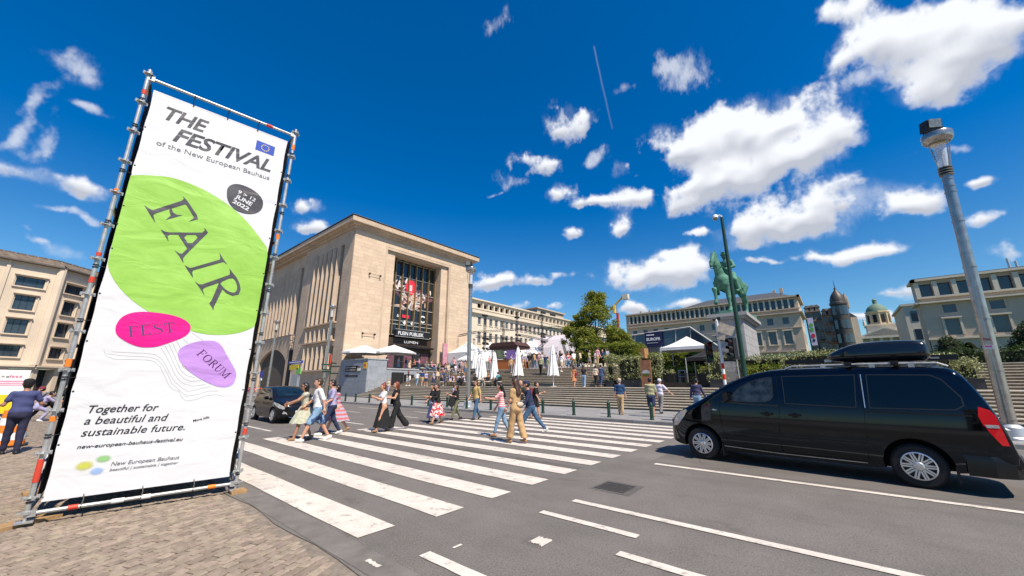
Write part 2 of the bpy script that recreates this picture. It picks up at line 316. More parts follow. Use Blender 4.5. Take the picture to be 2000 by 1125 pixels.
def sdf_mb(prims, h=.02, k=.03, cut=None, wr=0):
    """prims: (a, b, ra, rb[, flatten]) rounded cones; flatten = (sx, sy) squashes about the axis midpoint"""
    pts = np.array([p[i] for p in prims for i in (0,1)]); rs = max(max(p[2],p[3]) for p in prims)
    lo = pts.min(0)-rs*1.15-2*h; hi = pts.max(0)+rs*1.15+2*h
    g = [np.arange(lo[i], hi[i]+h, h, dtype=np.float32) for i in range(3)]; X, Y, Z = np.meshgrid(*g, indexing='ij')
    D = None
    for p in prims:
        a = np.array(p[0], np.float32); b = np.array(p[1], np.float32); ra, rb = p[2], p[3]; fx, fy = (p[4] if len(p) > 4 else (1,1))
        m = (a+b)/2; x = (X-m[0])/fx; y = (Y-m[1])/fy; z = Z-m[2]; A = (a-m)/np.array([fx,fy,1]); B = (b-m)/np.array([fx,fy,1]); d = B-A; L2 = float(d@d)+1e-9
        t = np.clip(((x-A[0])*d[0]+(y-A[1])*d[1]+(z-A[2])*d[2])/L2, 0, 1)
        q = np.sqrt((x-A[0]-t*d[0])**2+(y-A[1]-t*d[1])**2+(z-A[2]-t*d[2])**2)-(ra+(rb-ra)*t)
        q = q*min(fx, fy)
        if D is None: D = q
        else: hh = np.maximum(k-np.abs(D-q), 0)/k; D = np.minimum(D, q)-hh*hh*k*.25
    if wr: D = D+wr*np.sin(21*X+9*Z+3*Y)*np.sin(15*Y-23*Z+2)+wr*.6*np.sin(34*Z+11*X)*np.sin(9*X+13*Y)
    if cut is not None: D = np.maximum(D, cut(X, Y, Z))
    P, Fc = surface_net(D, lo, h); b = MB(); b.v = [tuple(map(float, p)) for p in P]; b.f = [tuple(map(int, f)) for f in Fc]; b.m = [0]*len(b.f); return b
# ---------------- ground, road, pavements
struct('ground', MB().quad((-1500,-1500,-.4),(3000,-1500,-.4),(3000,3000,-.4),(-1500,3000,-.4)), mat('ground_grey',(.12,.11,.10),.9))
def edge_x(y): return 2.10+.03*math.sin(y*3.1)+.02*math.sin(y*9.7)+(0 if y<9 else 0)
# road sheet
rb = MB(); ys = [-80+i*.5 for i in range(0, 560)]
for a, b in zip(ys[:-1], ys[1:]):
    rb.quad((edge_x(a),a,0),(16.35,a,0),(16.35,b,0),(edge_x(b),b,0))
road = struct('road', rb, M_asph)
em = MB()
for a, b in zip(ys[:-1], ys[1:]): em.quad((edge_x(a)-.26,a,-.012),(edge_x(a)+.03,a,-.008),(edge_x(b)+.03,b,-.008),(edge_x(b)-.26,b,-.012))
em.build('edge_mortar', mat('edge_mortar',(.20,.165,.13),.95,var=.3,scale=12,bump=.5), road)
# asphalt patches and a manhole
M_asph2 = mat('asphalt_patch', (.11,.10,.09), .9, var=.2, scale=2, bump=.6, bscale=160)
M_asph3 = mat('asphalt_seam', (.155,.14,.125), .9, var=.25, scale=3, bump=.5, bscale=120)
def sheet(pts, z, name, m):
    o = MB().add([(x, y, z) for x, y in pts], [tuple(range(len(pts)))]).build(name, m, road); return o
def blob_pts(cx, cy, rx, ry, n=22, j=.08, sd=1):
    rr = random.Random(sd); return [(cx+rx*(1+rr.uniform(-j,j))*math.cos(2*math.pi*i/n), cy+ry*(1+rr.uniform(-j,j))*math.sin(2*math.pi*i/n)) for i in range(n)]
sheet([(2.13,2.0),(2.42,2.0),(2.44,6),(2.42,12),(2.45,30),(2.13,30)], .004, 'gutter_seam', M_asph3)
sheet([(7.0,4.2),(7.25,4.2),(7.25,13.5),(7.0,13.5)], .003, 'tar_seam', M_asph2)
sheet([(8.75,-20),(12.3,-20),(12.3,3.4),(8.75,3.4)], .003, 'resurfaced_lane', mat('asphalt_lane',(.135,.12,.108),.9,var=.2,scale=.8,bump=.5,bscale=140))
sheet([(5.92,2.68),(6.62,2.70),(6.60,3.34),(5.95,3.36)], .0045, 'repair_patch', M_asph2)
mb_ = MB().box(6.0,2.8,.003,6.5,2.83,.011).box(6.0,3.27,.003,6.5,3.3,.011).box(6.0,2.83,.003,6.03,3.27,.011).box(6.47,2.83,.003,6.5,3.27,.011)
for i in range(-4,5):
    for j in range(-4,5):
        if math.hypot(i,j) < 4.6: mb_.box(6.25+i*.05-.018,3.05+j*.05-.018,.005,6.25+i*.05+.018,3.05+j*.05+.018,.010)
mb_.quad((6.03,2.83,.0065),(6.47,2.83,.0065),(6.47,3.27,.0065),(6.03,3.27,.0065))
mb_.build('manhole_cover', mat('cast_iron',(.055,.05,.046),.7,.1,var=.25,scale=20), road)
# hairline cracks and a long seam in the asphalt
rr = random.Random(44)
for k in range(9):
    x, y, a = rr.uniform(2.8,12), rr.uniform(-3,9), rr.uniform(0,3.1); P = [(x,y)]
    for _ in range(rr.randint(8,18)): a += rr.uniform(-.5,.5); x += .13*math.cos(a); y += .13*math.sin(a); P.append((x,y))
    b_ = MB()
    for (p, q) in zip(P[:-1], P[1:]): d = math.hypot(q[0]-p[0],q[1]-p[1]) or 1; w = rr.uniform(.0015,.003); nx, ny = -(q[1]-p[1])/d*w, (q[0]-p[0])/d*w; b_.add([(p[0]-nx,p[1]-ny,.0095),(q[0]-nx,q[1]-ny,.0095),(q[0]+nx,q[1]+ny,.0095),(p[0]+nx,p[1]+ny,.0095)], [(0,1,2,3)])
    b_.build('crack', mat('crack_dark',(.06,.055,.05),.95,var=.2), road)
# zebra crossing
def stripe(x0, y0, x1, y1, sd, name='crosswalk_stripe', jag=.012):
    rr = random.Random(sd); n = 14; pts = []
    for i in range(n+1): t = y0+(y1-y0)*i/n; pts.append((x0+rr.uniform(-jag,jag), t))
    for i in range(n, -1, -1): t = y0+(y1-y0)*i/n; pts.append((x1+rr.uniform(-jag,jag), t))
    return sheet(pts[::-1], .008, name, M_paint)
for k in range(15):
    x = 2.48+k*1.005
    y0, y1 = (4.3, 12.2) if k == 0 else (4.17, 13.75)
    if k > 12: y0 = 3.6
    stripe(x, y0, x+.47, y1, k)
# lane lines
def dash(x, y0, y1, w=.12, sd=0): stripe(x-w/2, y0, x+w/2, y1, 50+sd, 'lane_line', .004)
dash(8.52, -30, 3.22, .14); dash(5.2, -30, 3.2, .13, 1); dash(4.5, 1.96, 3.27, .12, 2); dash(3.97, .4, 1.95, .12, 21); dash(2.72, 1.6, 3.42, .14, 3)
for i in range(5): dash(2.72, -1.5-i*3.4, .3-i*3.4, .14, 4+i)
for i in range(8): dash(4.5, -1.8-i*3.2, -.3-i*3.2, .12, 10+i)
dash(5.35, 15.6, 60, .12, 30); dash(8.62, 15.2, 80, .13, 31); dash(4.05, 14.6, 16.0, .14, 32)
for i in range(9): dash(11.9, 16+i*5.5, 18.6+i*5.5, .12, 33+i)
for i in range(9): dash(14.3, 15.5+i*6.5, 19.6+i*6.5, .12, 60+i)
for p in ((2.28,3.62,.05,.22),(3.05,3.3,.12,.035)): stripe(p[0]-p[2]/2, p[1]-p[3]/2, p[0]+p[2]/2, p[1]+p[3]/2, 77, 'paint_mark', .01)
stripe(3.62, 2.62, 3.80, 2.80, 91, 'paint_mark', .03)
# ---- far pavement with kerb and flagstones
struct('far_pavement', MB().box(16.5,-80,-.3,24.0,180,.112), mat('pavement_joint',(.10,.095,.09),.9))
kb = thing('kerb', 'long bluestone kerb edging the far pavement', 'kerb', (0,0,0)); kb['kind'] = 'structure'
cs = MB().box(0,0,-.2,.24,.985,.12).mesh('kerb_stone', M_pave)
for i in range(120): link('kerb_stone', cs, kb, (16.33, -22+i*1.0, 0))
fp = bpy.data.objects['far_pavement']
t1 = MB().box(0,0,0,.985,.985,.035).mesh('flagstone', M_pave); nfl = 0; rest = MB()
for j in range(100):
    for i in range(6):
        x = 16.6+i*1.0; y = -18+j*1.0+(.5 if i%2 else 0)
        if -7 < y < 45 and nfl < 300: link('flagstone', t1, fp, (x, y, .086+random.uniform(0,.003))); nfl += 1
        else: rest.box(x,y,.086,x+.985,y+.985,.12)
o = rest.build('flagstone_field', M_pave, fp); o['kind'] = 'stuff'
# ---- near cobbled plaza: every sett has its own joints
struct('plaza', MB().box(-60,-12,-.3,2.25,75,-.024), mat('joint_sand',(.17,.135,.10),.95,var=.2,scale=20,bump=.4))
plaza = bpy.data.objects['plaza']
M_sett = mat('sandstone_setts', (.265,.21,.16), .8, var=.25, scale=9, bump=.35, bscale=50, piece=.20)
def sett_mb(w, l, rr):
    m = MB(); h = .03; b = .010
    j = lambda: rr.uniform(-.005,.005)
    base = [(-w/2+j(),-l/2+j()),(w/2+j(),-l/2+j()),(w/2+j(),l/2+j()),(-w/2+j(),l/2+j())]
    zt = [rr.uniform(-.007,.007) for _ in range(4)]
    v = [(x,y,-.05) for x,y in base]+[(x,y,h-.036) for x,y in base]+[(x*(1-2*b/w),y*(1-2*b/l),h-.028+zt[i]) for i,(x,y) in enumerate(base)]
    return m.add(v, [(0,1,5,4),(1,2,6,5),(2,3,7,6),(3,0,4,7),(4,5,9,8),(5,6,10,9),(6,7,11,10),(7,4,8,11),(8,9,10,11)])
rr = random.Random(5); sv_ = [sett_mb(.119,.088,rr) for _ in range(10)]; svm = [m.mesh('sett', M_sett) for m in sv_]
ang = R(27); ca, sa = math.cos(ang), math.sin(ang); cand = []
for row in range(-110, 390):
    for colm in range(-75, 160):
        u = colm*.130+(row%2)*.065+.02*math.sin(row*.7)+rr.uniform(-.004,.004); v = row*.099+.03*math.sin(colm*.13)
        x = u*ca-v*sa+1.0; y = u*sa+v*ca-2
        if x > edge_x(y)-.10 or x < -9 or y < 1.0 or y > 33: continue
        a = math.degrees(math.atan2(y, x))
        if a < 38 or a > 112: continue
        cand.append((math.hypot(x,y), x, y))
cand.sort(); field = MB(); nset = 0
for i, (d, x, y) in enumerate(cand):
    k = rr.randrange(10); rot = ang+rr.uniform(-.05,.05)
    if 2.6 < d and nset < 300 and y > 1.7:
        o = link('sett', svm[k], plaza, (x, y, rr.uniform(-.003,.003)), rot); nset += 1
    elif d < 16:
        field.join(sv_[k], Matrix.Translation((x,y,rr.uniform(-.003,.003)))@Matrix.Rotation(rot,4,'Z'))
    else:
        t = MB().box(-.059,-.043,-.05,.059,.043,rr.uniform(-.004,.004)); field.join(t, Matrix.Translation((x,y,0))@Matrix.Rotation(rot,4,'Z'))
o = field.build('sett_field', M_sett, plaza); o['kind'] = 'stuff'
struct('plaza_far', MB().quad((-9,33,-.004),(2.08,33,-.004),(2.08,75,-.004),(-60,75,-.004)), mat('far_setts',(.30,.245,.19),.9,var=.25,scale=14,bump=.5,bscale=30))
struct('plaza_side', MB().quad((-60,-12,-.005),(-9.05,-12,-.005),(-9.05,75,-.005),(-60,75,-.005)), MATS['far_setts'])

# ---- broad stairs up to the gardens
def stairs(name, x0, z0, n, run, rise, y0, y1, slab=3.0):
    root = thing(name, None, None); root['kind'] = 'structure'
    body = MB(); prof = [(x0, z0-.6)]
    for k in range(n): prof += [(x0+k*run, z0+k*rise-.001 if k else z0), (x0+k*run, z0+(k+1)*rise-.045)]
    prof += [(x0+n*run, z0+n*rise-.045), (x0+n*run, z0-.6)]
    pts = [prof[0]]
    for p in prof[1:]:
        if abs(p[0]-pts[-1][0])>1e-6 or abs(p[1]-pts[-1][1])>1e-6: pts.append(p)
    body.prism(pts, y0, y1, lambda a,b,h:(a,h,b))
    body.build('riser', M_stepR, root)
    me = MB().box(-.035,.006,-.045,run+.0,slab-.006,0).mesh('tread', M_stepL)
    for k in range(n):
        y = y0+(k%2)*-.9
        while y < y1:
            a, b = max(y, y0), min(y+slab, y1)
            if b-a > slab-.01: link('tread', me, root, (x0+k*run, a, z0+(k+1)*rise))
            elif b-a > .1: MB().box(-.035,.006,-.045,run,b-a-.006,0).build('tread', M_stepL, root, loc=(x0+k*run, a, z0+(k+1)*rise))
            y += slab
    return root
stairs('lower_stairs', 22.7, .12, 9, .4, .137, -26, 42.6)
stairs('upper_stairs', 28.5, 1.353, 12, .35, .15, 14.4, 42.55)
stairs('side_stairs', 28.9, 1.353, 9, .38, .15, -26, -3.6)
struct('landing', MB().box(26.3,-26,-.2,29.2,42.6,1.350), M_stepL)
struct('upper_plaza', MB().box(32.7,14.4,-.2,60,49.15,3.150), M_pave)
struct('garden_terrace', MB().box(29.25,-3.55,-.2,60,14.35,1.7), mat('soil',(.07,.05,.035),.95,var=.3,scale=5))
struct('garden_ground', MB().box(32.4,-60,-.2,60,-3.6,2.70).box(60,-80,-.2,220,49.1,2.9), mat('lawn',(.05,.075,.02),.9,var=.3,scale=3))
# ---------------- facade helpers
def fnX(X0): return lambda u, z, d: (X0-d, u, z)        # facade looking towards -X, u runs along Y
def fnY(Y0): return lambda u, z, d: (u, Y0-d, z)        # facade looking towards -Y, u runs along X
def fnD(P, ang):                                         # facade along a direction, outward to its right
    c, s = math.cos(R(ang)), math.sin(R(ang)); return lambda u, z, d: (P[0]+u*c+d*s, P[1]+u*s-d*c, z)
def fbox(mb, fn, u0, u1, z0, z1, d0, d1, mi=0):
    v = [fn(u,z,d) for d in (d0,d1) for z in (z0,z1) for u in (u0,u1)]
    return mb.add(v, [(0,1,3,2),(4,6,7,5),(0,4,5,1),(1,5,7,3),(3,7,6,2),(2,6,4,0)], mi)
def wall(mb, fn, u0, u1, z0, z1, holes, depth=.3):
    us = sorted({u0,u1,*[h[0] for h in holes],*[h[1] for h in holes]}); zs = sorted({z0,z1,*[h[2] for h in holes],*[h[3] for h in holes]})
    us = [u for u in us if u0-1e-6 <= u <= u1+1e-6]; zs = [z for z in zs if z0-1e-6 <= z <= z1+1e-6]
    for a, b in zip(us[:-1], us[1:]):
        for c, d in zip(zs[:-1], zs[1:]):
            m, n = (a+b)/2, (c+d)/2
            if any(h[0] < m < h[1] and h[2] < n < h[3] for h in holes): continue
            mb.quad(fn(a,c,0), fn(b,c,0), fn(b,d,0), fn(a,d,0))
    for (a, b, c, d) in holes:
        mb.quad(fn(a,c,0), fn(a,c,-depth), fn(a,d,-depth), fn(a,d,0)); mb.quad(fn(b,c,0), fn(b,d,0), fn(b,d,-depth), fn(b,c,-depth))
        mb.quad(fn(a,c,0), fn(b,c,0), fn(b,c,-depth), fn(a,c,-depth)); mb.quad(fn(a,d,0), fn(a,d,-depth), fn(b,d,-depth), fn(b,d,0))
WC = {}
M_frame = mat('window_frame', (.42,.41,.38), .5, var=.05)
M_framed = mat('dark_window_frame', (.03,.03,.03), .5, var=.05)
M_curt = mat('window_blind', (.45,.45,.43), .8, var=.2)
def window(parent, fn, u0, u1, z0, z1, d=-.22, nx=2, nz=2, fw=.06, fm=None, pane=True, pm=None, split=None):
    fm = fm or M_frame; w = round(u1-u0,3); h = round(z1-z0,3)
    o = Vector(fn(u0, z0, d)); ex = Vector(fn(u0+1, z0, d))-o; ed = Vector(fn(u0, z0, d+1))-o
    rz = math.atan2(ex.y, ex.x); flip = 1 if abs(ex.cross(Vector((0,0,1))).dot(ed)-1) < .1 else -1
    key = (w, h, nx, nz, fw, fm.name, (pm or M_glass).name, split, flip)
    if key not in WC:
        m = MB(); y0, y1 = (-.05, .0)
        m.box(0,y0,0,w,y1,fw).box(0,y0,h-fw,w,y1,h).box(0,y0,fw,fw,y1,h-fw).box(w-fw,y0,fw,w,y1,h-fw)
        xs = [w*i/nx for i in range(1,nx)] if not split else [w*s for s in split]
        for x in xs: m.box(x-fw*.4,y0+.008,fw,x+fw*.4,y1-.004,h-fw)
        for i in range(1, nz): z = h*(1-i*(.3 if nz == 2 else 1/nz)); m.box(fw,y0+.012,z-fw*.35,w-fw,y1-.008,z+fw*.35)
        g = MB().box(fw*.5,.008,fw*.5,w-fw*.5,.02,h-fw*.5)
        WC[key] = (m.mesh('window', fm), g.mesh('pane', pm or M_glass))
    a, b = WC[key]
    f = link('window', a, parent, tuple(o), rz); 
    if pane: link('pane', b, f)
    return f
def masonry(parent, fn, u0, u1, z0, z1, cw, ch, holes=(), m=None, quota=0, name='stone_block', seed=1, proud=.03, joint=.012, vis=None):
    """courses of blocks, cut to the openings; the blocks that show largest are single parts"""
    rr = random.Random(seed); n = max(1, round((z1-z0)/ch)); ch = (z1-z0)/n; lst = []
    for k in range(n):
        za, zb = z0+k*ch, z0+(k+1)*ch; u = u0-rr.uniform(0, .6)*cw*(k % 2)-cw*.5*(k%2)
        while u < u1-.02:
            w = cw*rr.uniform(.75, 1.25); a, b = max(u, u0), min(u+w, u1); u += w
            if b-a < .12: continue
            segs = [(a, b)]
            for h in holes:
                if h[2] < zb-.02 and h[3] > za+.02:
                    ns = []
                    for s in segs:
                        if h[1] <= s[0] or h[0] >= s[1]: ns.append(s); continue
                        if h[0]-s[0] > .12: ns.append((s[0], h[0]))
                        if s[1]-h[1] > .12: ns.append((h[1], s[1]))
                    segs = ns
            for s in segs: lst.append((s[0], s[1], za, zb))
    order = sorted(range(len(lst)), key=lambda i: -(lst[i][1]-lst[i][0]))[:quota]; big = set(order); rest = MB()
    for i, (a, b, c, d) in enumerate(lst):
        t = MB() if i in big else rest
        fbox(t, fn, a+joint/2, b-joint/2, c+joint/2, d-joint/2, -.02, proud+rr.uniform(-.004,.004))
        if i in big: t.build(name, m, parent)
    if rest.v:
        o = rest.build(name+'_courses', m, parent); o['kind'] = 'stuff'
def poly_wall(mb, fn, pts, d=0): mb.add([fn(u,z,d) for u,z in pts], [tuple(range(len(pts)))])

# ---------------- the square sandstone hall
hall = thing('exhibition_hall', 'tall sandstone hall with deep glazed portal, projecting cornice and slotted side facade', 'building', (0,0,0))
fF = fnY(49.2); fL = fnX(24.0)
b = MB()
wall(b, fF, 24.0, 46.7, 0, 23.2, [(29.3,41.4,3.3,21.4)], .35)
b.build('front_wall', M_sandL, hall)
masonry(hall, fF, 24.03, 46.7, 4.6, 22.9, 1.15, .55, [(29.3,41.4,0,21.4),(29.3-.35,29.3,0,21.75),(41.4,41.75,0,21.75),(29.3,41.4,21.4,21.75)], M_sand, 300, seed=3)
# stepped frame round the portal
b = MB(); fbox(b,fF,28.95,29.3,3.4,21.75,-.02,.012); fbox(b,fF,41.4,41.75,3.4,21.75,-.02,.012); fbox(b,fF,29.3,41.4,21.4,21.75,-.02,.012); b.build('portal_frame', M_sandL, hall)
b = MB(); fbox(b,fF,29.3,30.85,3.3,21.15,-2.3,-.4); fbox(b,fF,40.0,41.4,3.3,21.15,-2.3,-.4); fbox(b,fF,29.3,41.4,21.15,21.4,-2.3,-.38); b.build('portal_pier', M_sandL, hall)
fP = fnY(49.6)
masonry(hall, fP, 29.32, 30.83, 3.4, 21.1, 1.5, .55, (), M_sand, 0, 'portal_stone', 5, .02); masonry(hall, fP, 40.02, 41.38, 3.4, 21.1, 1.5, .55, (), M_sand, 0, 'portal_stone', 6, .02)
# dark core boxes added behind the walls to stop sun leaking in
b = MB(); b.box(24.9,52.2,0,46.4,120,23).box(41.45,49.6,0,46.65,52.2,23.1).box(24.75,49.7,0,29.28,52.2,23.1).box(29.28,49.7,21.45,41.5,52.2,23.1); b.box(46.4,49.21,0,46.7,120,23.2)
b.build('core', mat('hall_sun_block_core',(.10,.085,.07),.9), hall)
# cornice
b = MB(); b.box(23.75,48.95,23.2,47.0,120,23.55).box(23.35,48.55,23.55,47.35,120,23.8).box(22.9,48.1,23.8,47.7,120,24.45).box(23.15,48.35,24.45,47.5,120,24.6); b.build('cornice', M_sandL, hall)
b = MB(); b.box(22.82,48.02,24.60,47.8,120,24.68).build('roof_coping', mat('lead_coping',(.09,.085,.08),.6,var=.1), hall)
b = MB()
for x, y, w in ((30,50.5,.3),(31,50,.25),(37,50.2,.5),(38,51,.3),(44,50.3,.25),(46.5,49.2,.2)): b.box(x,y,24.6,x+w,y+w,25.0+w*.3)
b.build('rooftop_vents', M_black, hall)
# glazing of the portal
fG = fnY(51.45); b = MB(); us = [30.85+9.15*i/7 for i in range(8)]
M_bronze = mat('bronze_mullion', (.30,.20,.09), .45, .4, var=.15)
M_glassd = mat('portal_glass', (.016,.020,.026), .08, 0, var=0, spec=.9)
for i in range(8): fbox(MBx := MB(), fG, us[i]-.07, us[i]+.07, 8.9, 21.15, 0, .42); MBx.build('mullion', M_bronze, hall)
zz = [8.95, 10.6, 11.2, 13.4, 16.0, 18.4, 20.9]
for z in zz: fbox(MBx := MB(), fG, 30.85, 40.0, z-.05, z+.05, .02, .12); MBx.build('transom', M_frame, hall)
for i in range(7):
    for j in range(6):
        fbox(MBx := MB(), fG, us[i]+.07, us[i+1]-.07, zz[j]+.05, zz[j+1]-.05, -.02, 0); MBx.build('pane', M_glassd, hall)
# posters on the glass: clustered pale figures and a red round mark (flat print)
M_pA = mat('poster_flesh', (.55,.36,.28), .6, var=.35, scale=1.6, piece=.25); M_pB = mat('poster_pale', (.62,.55,.52), .6, var=.3, scale=1.8, piece=.2); M_pC = mat('poster_plum', (.16,.07,.09), .6, var=.4, scale=2); M_pR = mat('poster_red', (.68,.03,.06), .5, var=.05)
rr = random.Random(9)
def flat_blobs(name, n, box, m, d, rmin, rmax, asp=1.6):
    b = MB()
    for k in range(n):
        cx = rr.gauss((box[0]+box[1])/2, (box[1]-box[0])/4.6); cz = rr.gauss((box[2]+box[3])/2, (box[3]-box[2])/4.4); cx = min(max(cx,31.3),39.3); cz = min(max(cz,13.3),18.7)
        r = rr.uniform(rmin,rmax); a = rr.uniform(0,3.14); q = 11
        pts = []
        for i in range(q):
            t = 2*math.pi*i/q; rx = r*rr.uniform(.6,1.25)*asp; ry = r*rr.uniform(.6,1.2)/asp; x, z = rx*math.cos(t), ry*math.sin(t); pts.append((cx+x*math.cos(a)-z*math.sin(a), cz+x*math.sin(a)+z*math.cos(a)))
        b.add([fG(u, z, d+k*.0009) for u, z in pts], [tuple(range(q))])
    b.build(name, m, hall)
flat_blobs('poster_print', 26, (31.0,40.0,13.2,18.6), M_pC, .003, .3, .6)
flat_blobs('poster_print', 46, (31.8,39.4,13.0,18.4), M_pB, .032, .16, .42, 1.9)
flat_blobs('poster_print', 34, (32.2,39.0,12.8,16.4), M_pA, .078, .12, .36, 1.9)
b = MB(); n = 24; b.add([fG(35.3+1.0*math.cos(2*math.pi*i/n), 16.9+1.25*math.sin(2*math.pi*i/n), .115) for i in range(n)], [tuple(range(n))]); fbox(b, fG, 35.05,35.55,16.3,17.3,.118,.12,1); b.build('poster_mark', [M_pR, M_pB], hall)
def words_on(parent, txt, pos, size, m, rz=0, shear=0, bold=0, name='lettering', align='LEFT', depth=.002, tilt=math.pi/2, space=1.0, mtx=None, sx=1.0):
    cu = bpy.data.curves.new(name, 'FONT'); cu.body = txt; cu.size = size; cu.shear = shear; cu.offset = bold; cu.align_x = align; cu.extrude = depth; cu.resolution_u = 3; cu.space_character = space
    t = bpy.data.objects.new('tmp_words', cu); COL.objects.link(t); bpy.context.view_layer.update()
    me = bpy.data.meshes.new_from_object(t.evaluated_get(bpy.context.evaluated_depsgraph_get())); bpy.data.objects.remove(t); bpy.data.curves.remove(cu)
    me.materials.clear(); me.materials.append(m); me.name = name
    o = link(name, me, parent)
    if mtx is not None: o.matrix_local = mtx
    else: o.location = pos; o.rotation_euler = (tilt, 0, rz); o.scale = (sx, 1, 1)
    return o
M_let = mat('white_lettering', (.75,.75,.75), .6, var=0)
words_on(hall, 'B', (31.2,51.3,11.7), 1.1, M_let, bold=.03); words_on(hall, '&', (33.0,51.3,11.75), .7, M_let); words_on(hall, 'C', (37.3,51.3,11.4), 1.6, M_let, bold=.04)
MB().box(34.0,51.30,11.75,35.3,51.32,12.25).build('poster_mark', M_pR, hall)
for x in (34.55, 36.0):
    MB().add([(x-.42,51.3,11.05),(x-.16,51.3,11.05),(x-.16,51.3,11.35),(x+.16,51.3,11.35),(x+.16,51.3,11.05),(x+.42,51.3,11.05),(x,51.3,10.62)], [(0,1,2,3,4,5,6)]).build('arrow_print', M_let, hall)
# sign over the door, entrance below
sg = MB().box(32.6,50.6,8.7,39.0,50.9,9.75).build('portal_sign', M_black, hall)
words_on(sg, 'PLEIN PUBLIEK', (33.0,50.58,8.93), .78, M_let, bold=.012, sx=.95)
MB().box(32.5,50.57,8.64,39.1,50.60,8.70).box(32.5,50.57,9.74,39.1,50.60,9.80).build('sign_trim', M_frame, hall)
words_on(hall, 'LUMEN', (34.4,50.9,7.75), .55, M_let, sx=1.5)
b = MB(); b.box(30.9,51.3,3.3,39.95,51.4,8.5).build('dark_entrance_panel', mat('entrance_dark',(.055,.035,.022),.5,var=.3,scale=3), hall)  # dark panel whose colour stands in for the shaded void of the entrance
b = MB(); b.box(30.9,50.4,7.0,39.9,51.3,7.25).build('canopy', M_black, hall)
for i in range(5): MB().box(31.6+i*1.6,51.22,3.35,33.0+i*1.6,51.28,6.3).build('door', M_glassd if i%2 else M_pC, hall)
MB().box(40.3,48.55,3.5,41.3,48.62,8.0).box(40.3,48.5,3.5,40.36,48.7,8.0).build('portal_banner', [mat('event_banner',(.62,.55,.56),.7,var=.3,scale=1.5,col2=(.55,.12,.2))], hall)
for z, x in ((16.9,26.6),(16.9,28.3),(8.3,26.4),(8.3,28.2)): MB().box(x-.05,48.85,z-.14,x+.05,49.2,z+.14).ball((x,48.8,z),.10).build('wall_lamp', M_black, hall)
for z in (16.9,8.3): MB().box(26.4,48.9,z-.02,28.3,48.94,z+.02).build('lamp_rail', M_black, hall)
# ---- left facade
fpZ = [(52.0+i*1.5, 52.0+i*1.5+1.06) for i in range(7)]
slotsA = [(a, b_, 10.0, 21.4) for a, b_ in fpZ]+[(a, b_, 7.5, 9.15) for a, b_ in fpZ]+[(a, b_, 3.5, 6.7) for a, b_ in fpZ]
b = MB(); wall(b, fL, 49.2, 65.6, 0, 23.2, slotsA, .95); b.build('side_wall', M_sandL, hall)
masonry(hall, fL, 49.23, 51.85, .9, 22.9, 1.2, .55, (), M_sandL, 0, 'pier_stone', 7, .02); masonry(hall, fL, 62.7, 65.5, .9, 22.9, 1.2, .55, (), M_sandL, 0, 'pier_stone', 8, .02)
M_bk = mat('grimy_window', (.05,.045,.04), .3, var=.2, spec=.6)
for (a, b_, c, d) in slotsA:
    nz = max(1, round((d-c)/1.6)); window(hall, fL, a, b_, c, d, -.93, 1, nz, .05, M_framed, pm=M_bk)
# splayed fins: each pier narrows towards the street
for (a, b_) in fpZ[:-1]:
    for (c, d) in ((10.0,21.4),(7.5,9.15),(3.5,6.7)):
        m_ = MB(); e = 52.0+(fpZ.index((a,b_))+1)*1.5
        m_.add([fL(b_-.0,c,.0),fL(e,c,.0),fL(e-.04,c,.36),fL(e-.12,c,.36),fL(b_-.0,d,.0),fL(e,d,.0),fL(e-.04,d,.36),fL(e-.12,d,.36)], [(0,3,2,1),(4,5,6,7),(0,4,7,3),(3,7,6,2),(1,2,6,5)]); m_.build('fin', M_sandL, hall)
for z in (9.9, 7.4, 3.4): MBx = MB(); fbox(MBx, fL, 51.9, 62.5, z-.12, z+.08, -.3, .38); MBx.build('sill', M_sandL, hall)
# further bay range, set back a little, with the street arch and the carved panel
fL2 = fnX(24.45); arc = [(69.5+12.4*i/14, 5.2+2.2*math.sin(math.pi*i/14)**.75) for i in range(15)]
b = MB(); sl2 = [(67.0+i*1.62, 68.1+i*1.62, 9.5, 21.0) for i in range(20)]
wall(b, fL2, 65.6, 100, 8.9, 23.2, sl2, .8); wall(b, fL2, 65.6, 69.5, 0, 8.9, [(66.0,68.3,.1,6.9)], 1.2); wall(b, fL2, 81.9, 100, 0, 8.9, [(84+i*3.2,86.2+i*3.2,.8,6.5) for i in range(5)], .5)
for (p, q) in zip(arc[:-1], arc[1:]):
    b.quad(fL2(p[0],p[1],0), fL2(q[0],q[1],0), fL2(q[0],8.9,0), fL2(p[0],8.9,0)); b.quad(fL2(p[0],p[1],0), fL2(q[0],q[1],0), fL2(q[0],q[1],-6), fL2(p[0],p[1],-6))
b.quad(fL2(69.5,0,0), fL2(69.5,5.2,0), fL2(69.5,5.2,-6), fL2(69.5,0,-6)); b.quad(fL2(81.9,0,0), fL2(81.9,5.2,0), fL2(81.9,5.2,-6), fL2(81.9,0,-6))
b.build('rear_side_wall', M_sandL, hall)
for (a, b_, c, d) in sl2: window(hall, fL2, a, b_, c, d, -.78, 1, 6, .05, M_framed, pm=M_bk)
for (a, b_, c, d) in sl2[:-1]:
    m_ = MB(); m_.add([fL2(b_,c,0),fL2(b_+.52,c,0),fL2(b_+.48,c,.36),fL2(b_+.38,c,.36),fL2(b_,d,0),fL2(b_+.52,d,0),fL2(b_+.48,d,.36),fL2(b_+.38,d,.36)], [(0,3,2,1),(4,5,6,7),(0,4,7,3),(3,7,6,2),(1,2,6,5)]); m_.build('fin', M_sandL, hall)
for k in range(5): window(hall, fL2, 84+k*3.2, 86.2+k*3.2, .8, 6.5, -.45, 2, 2, .06, M_framed)
b = MB()
for u, z in arc: pass
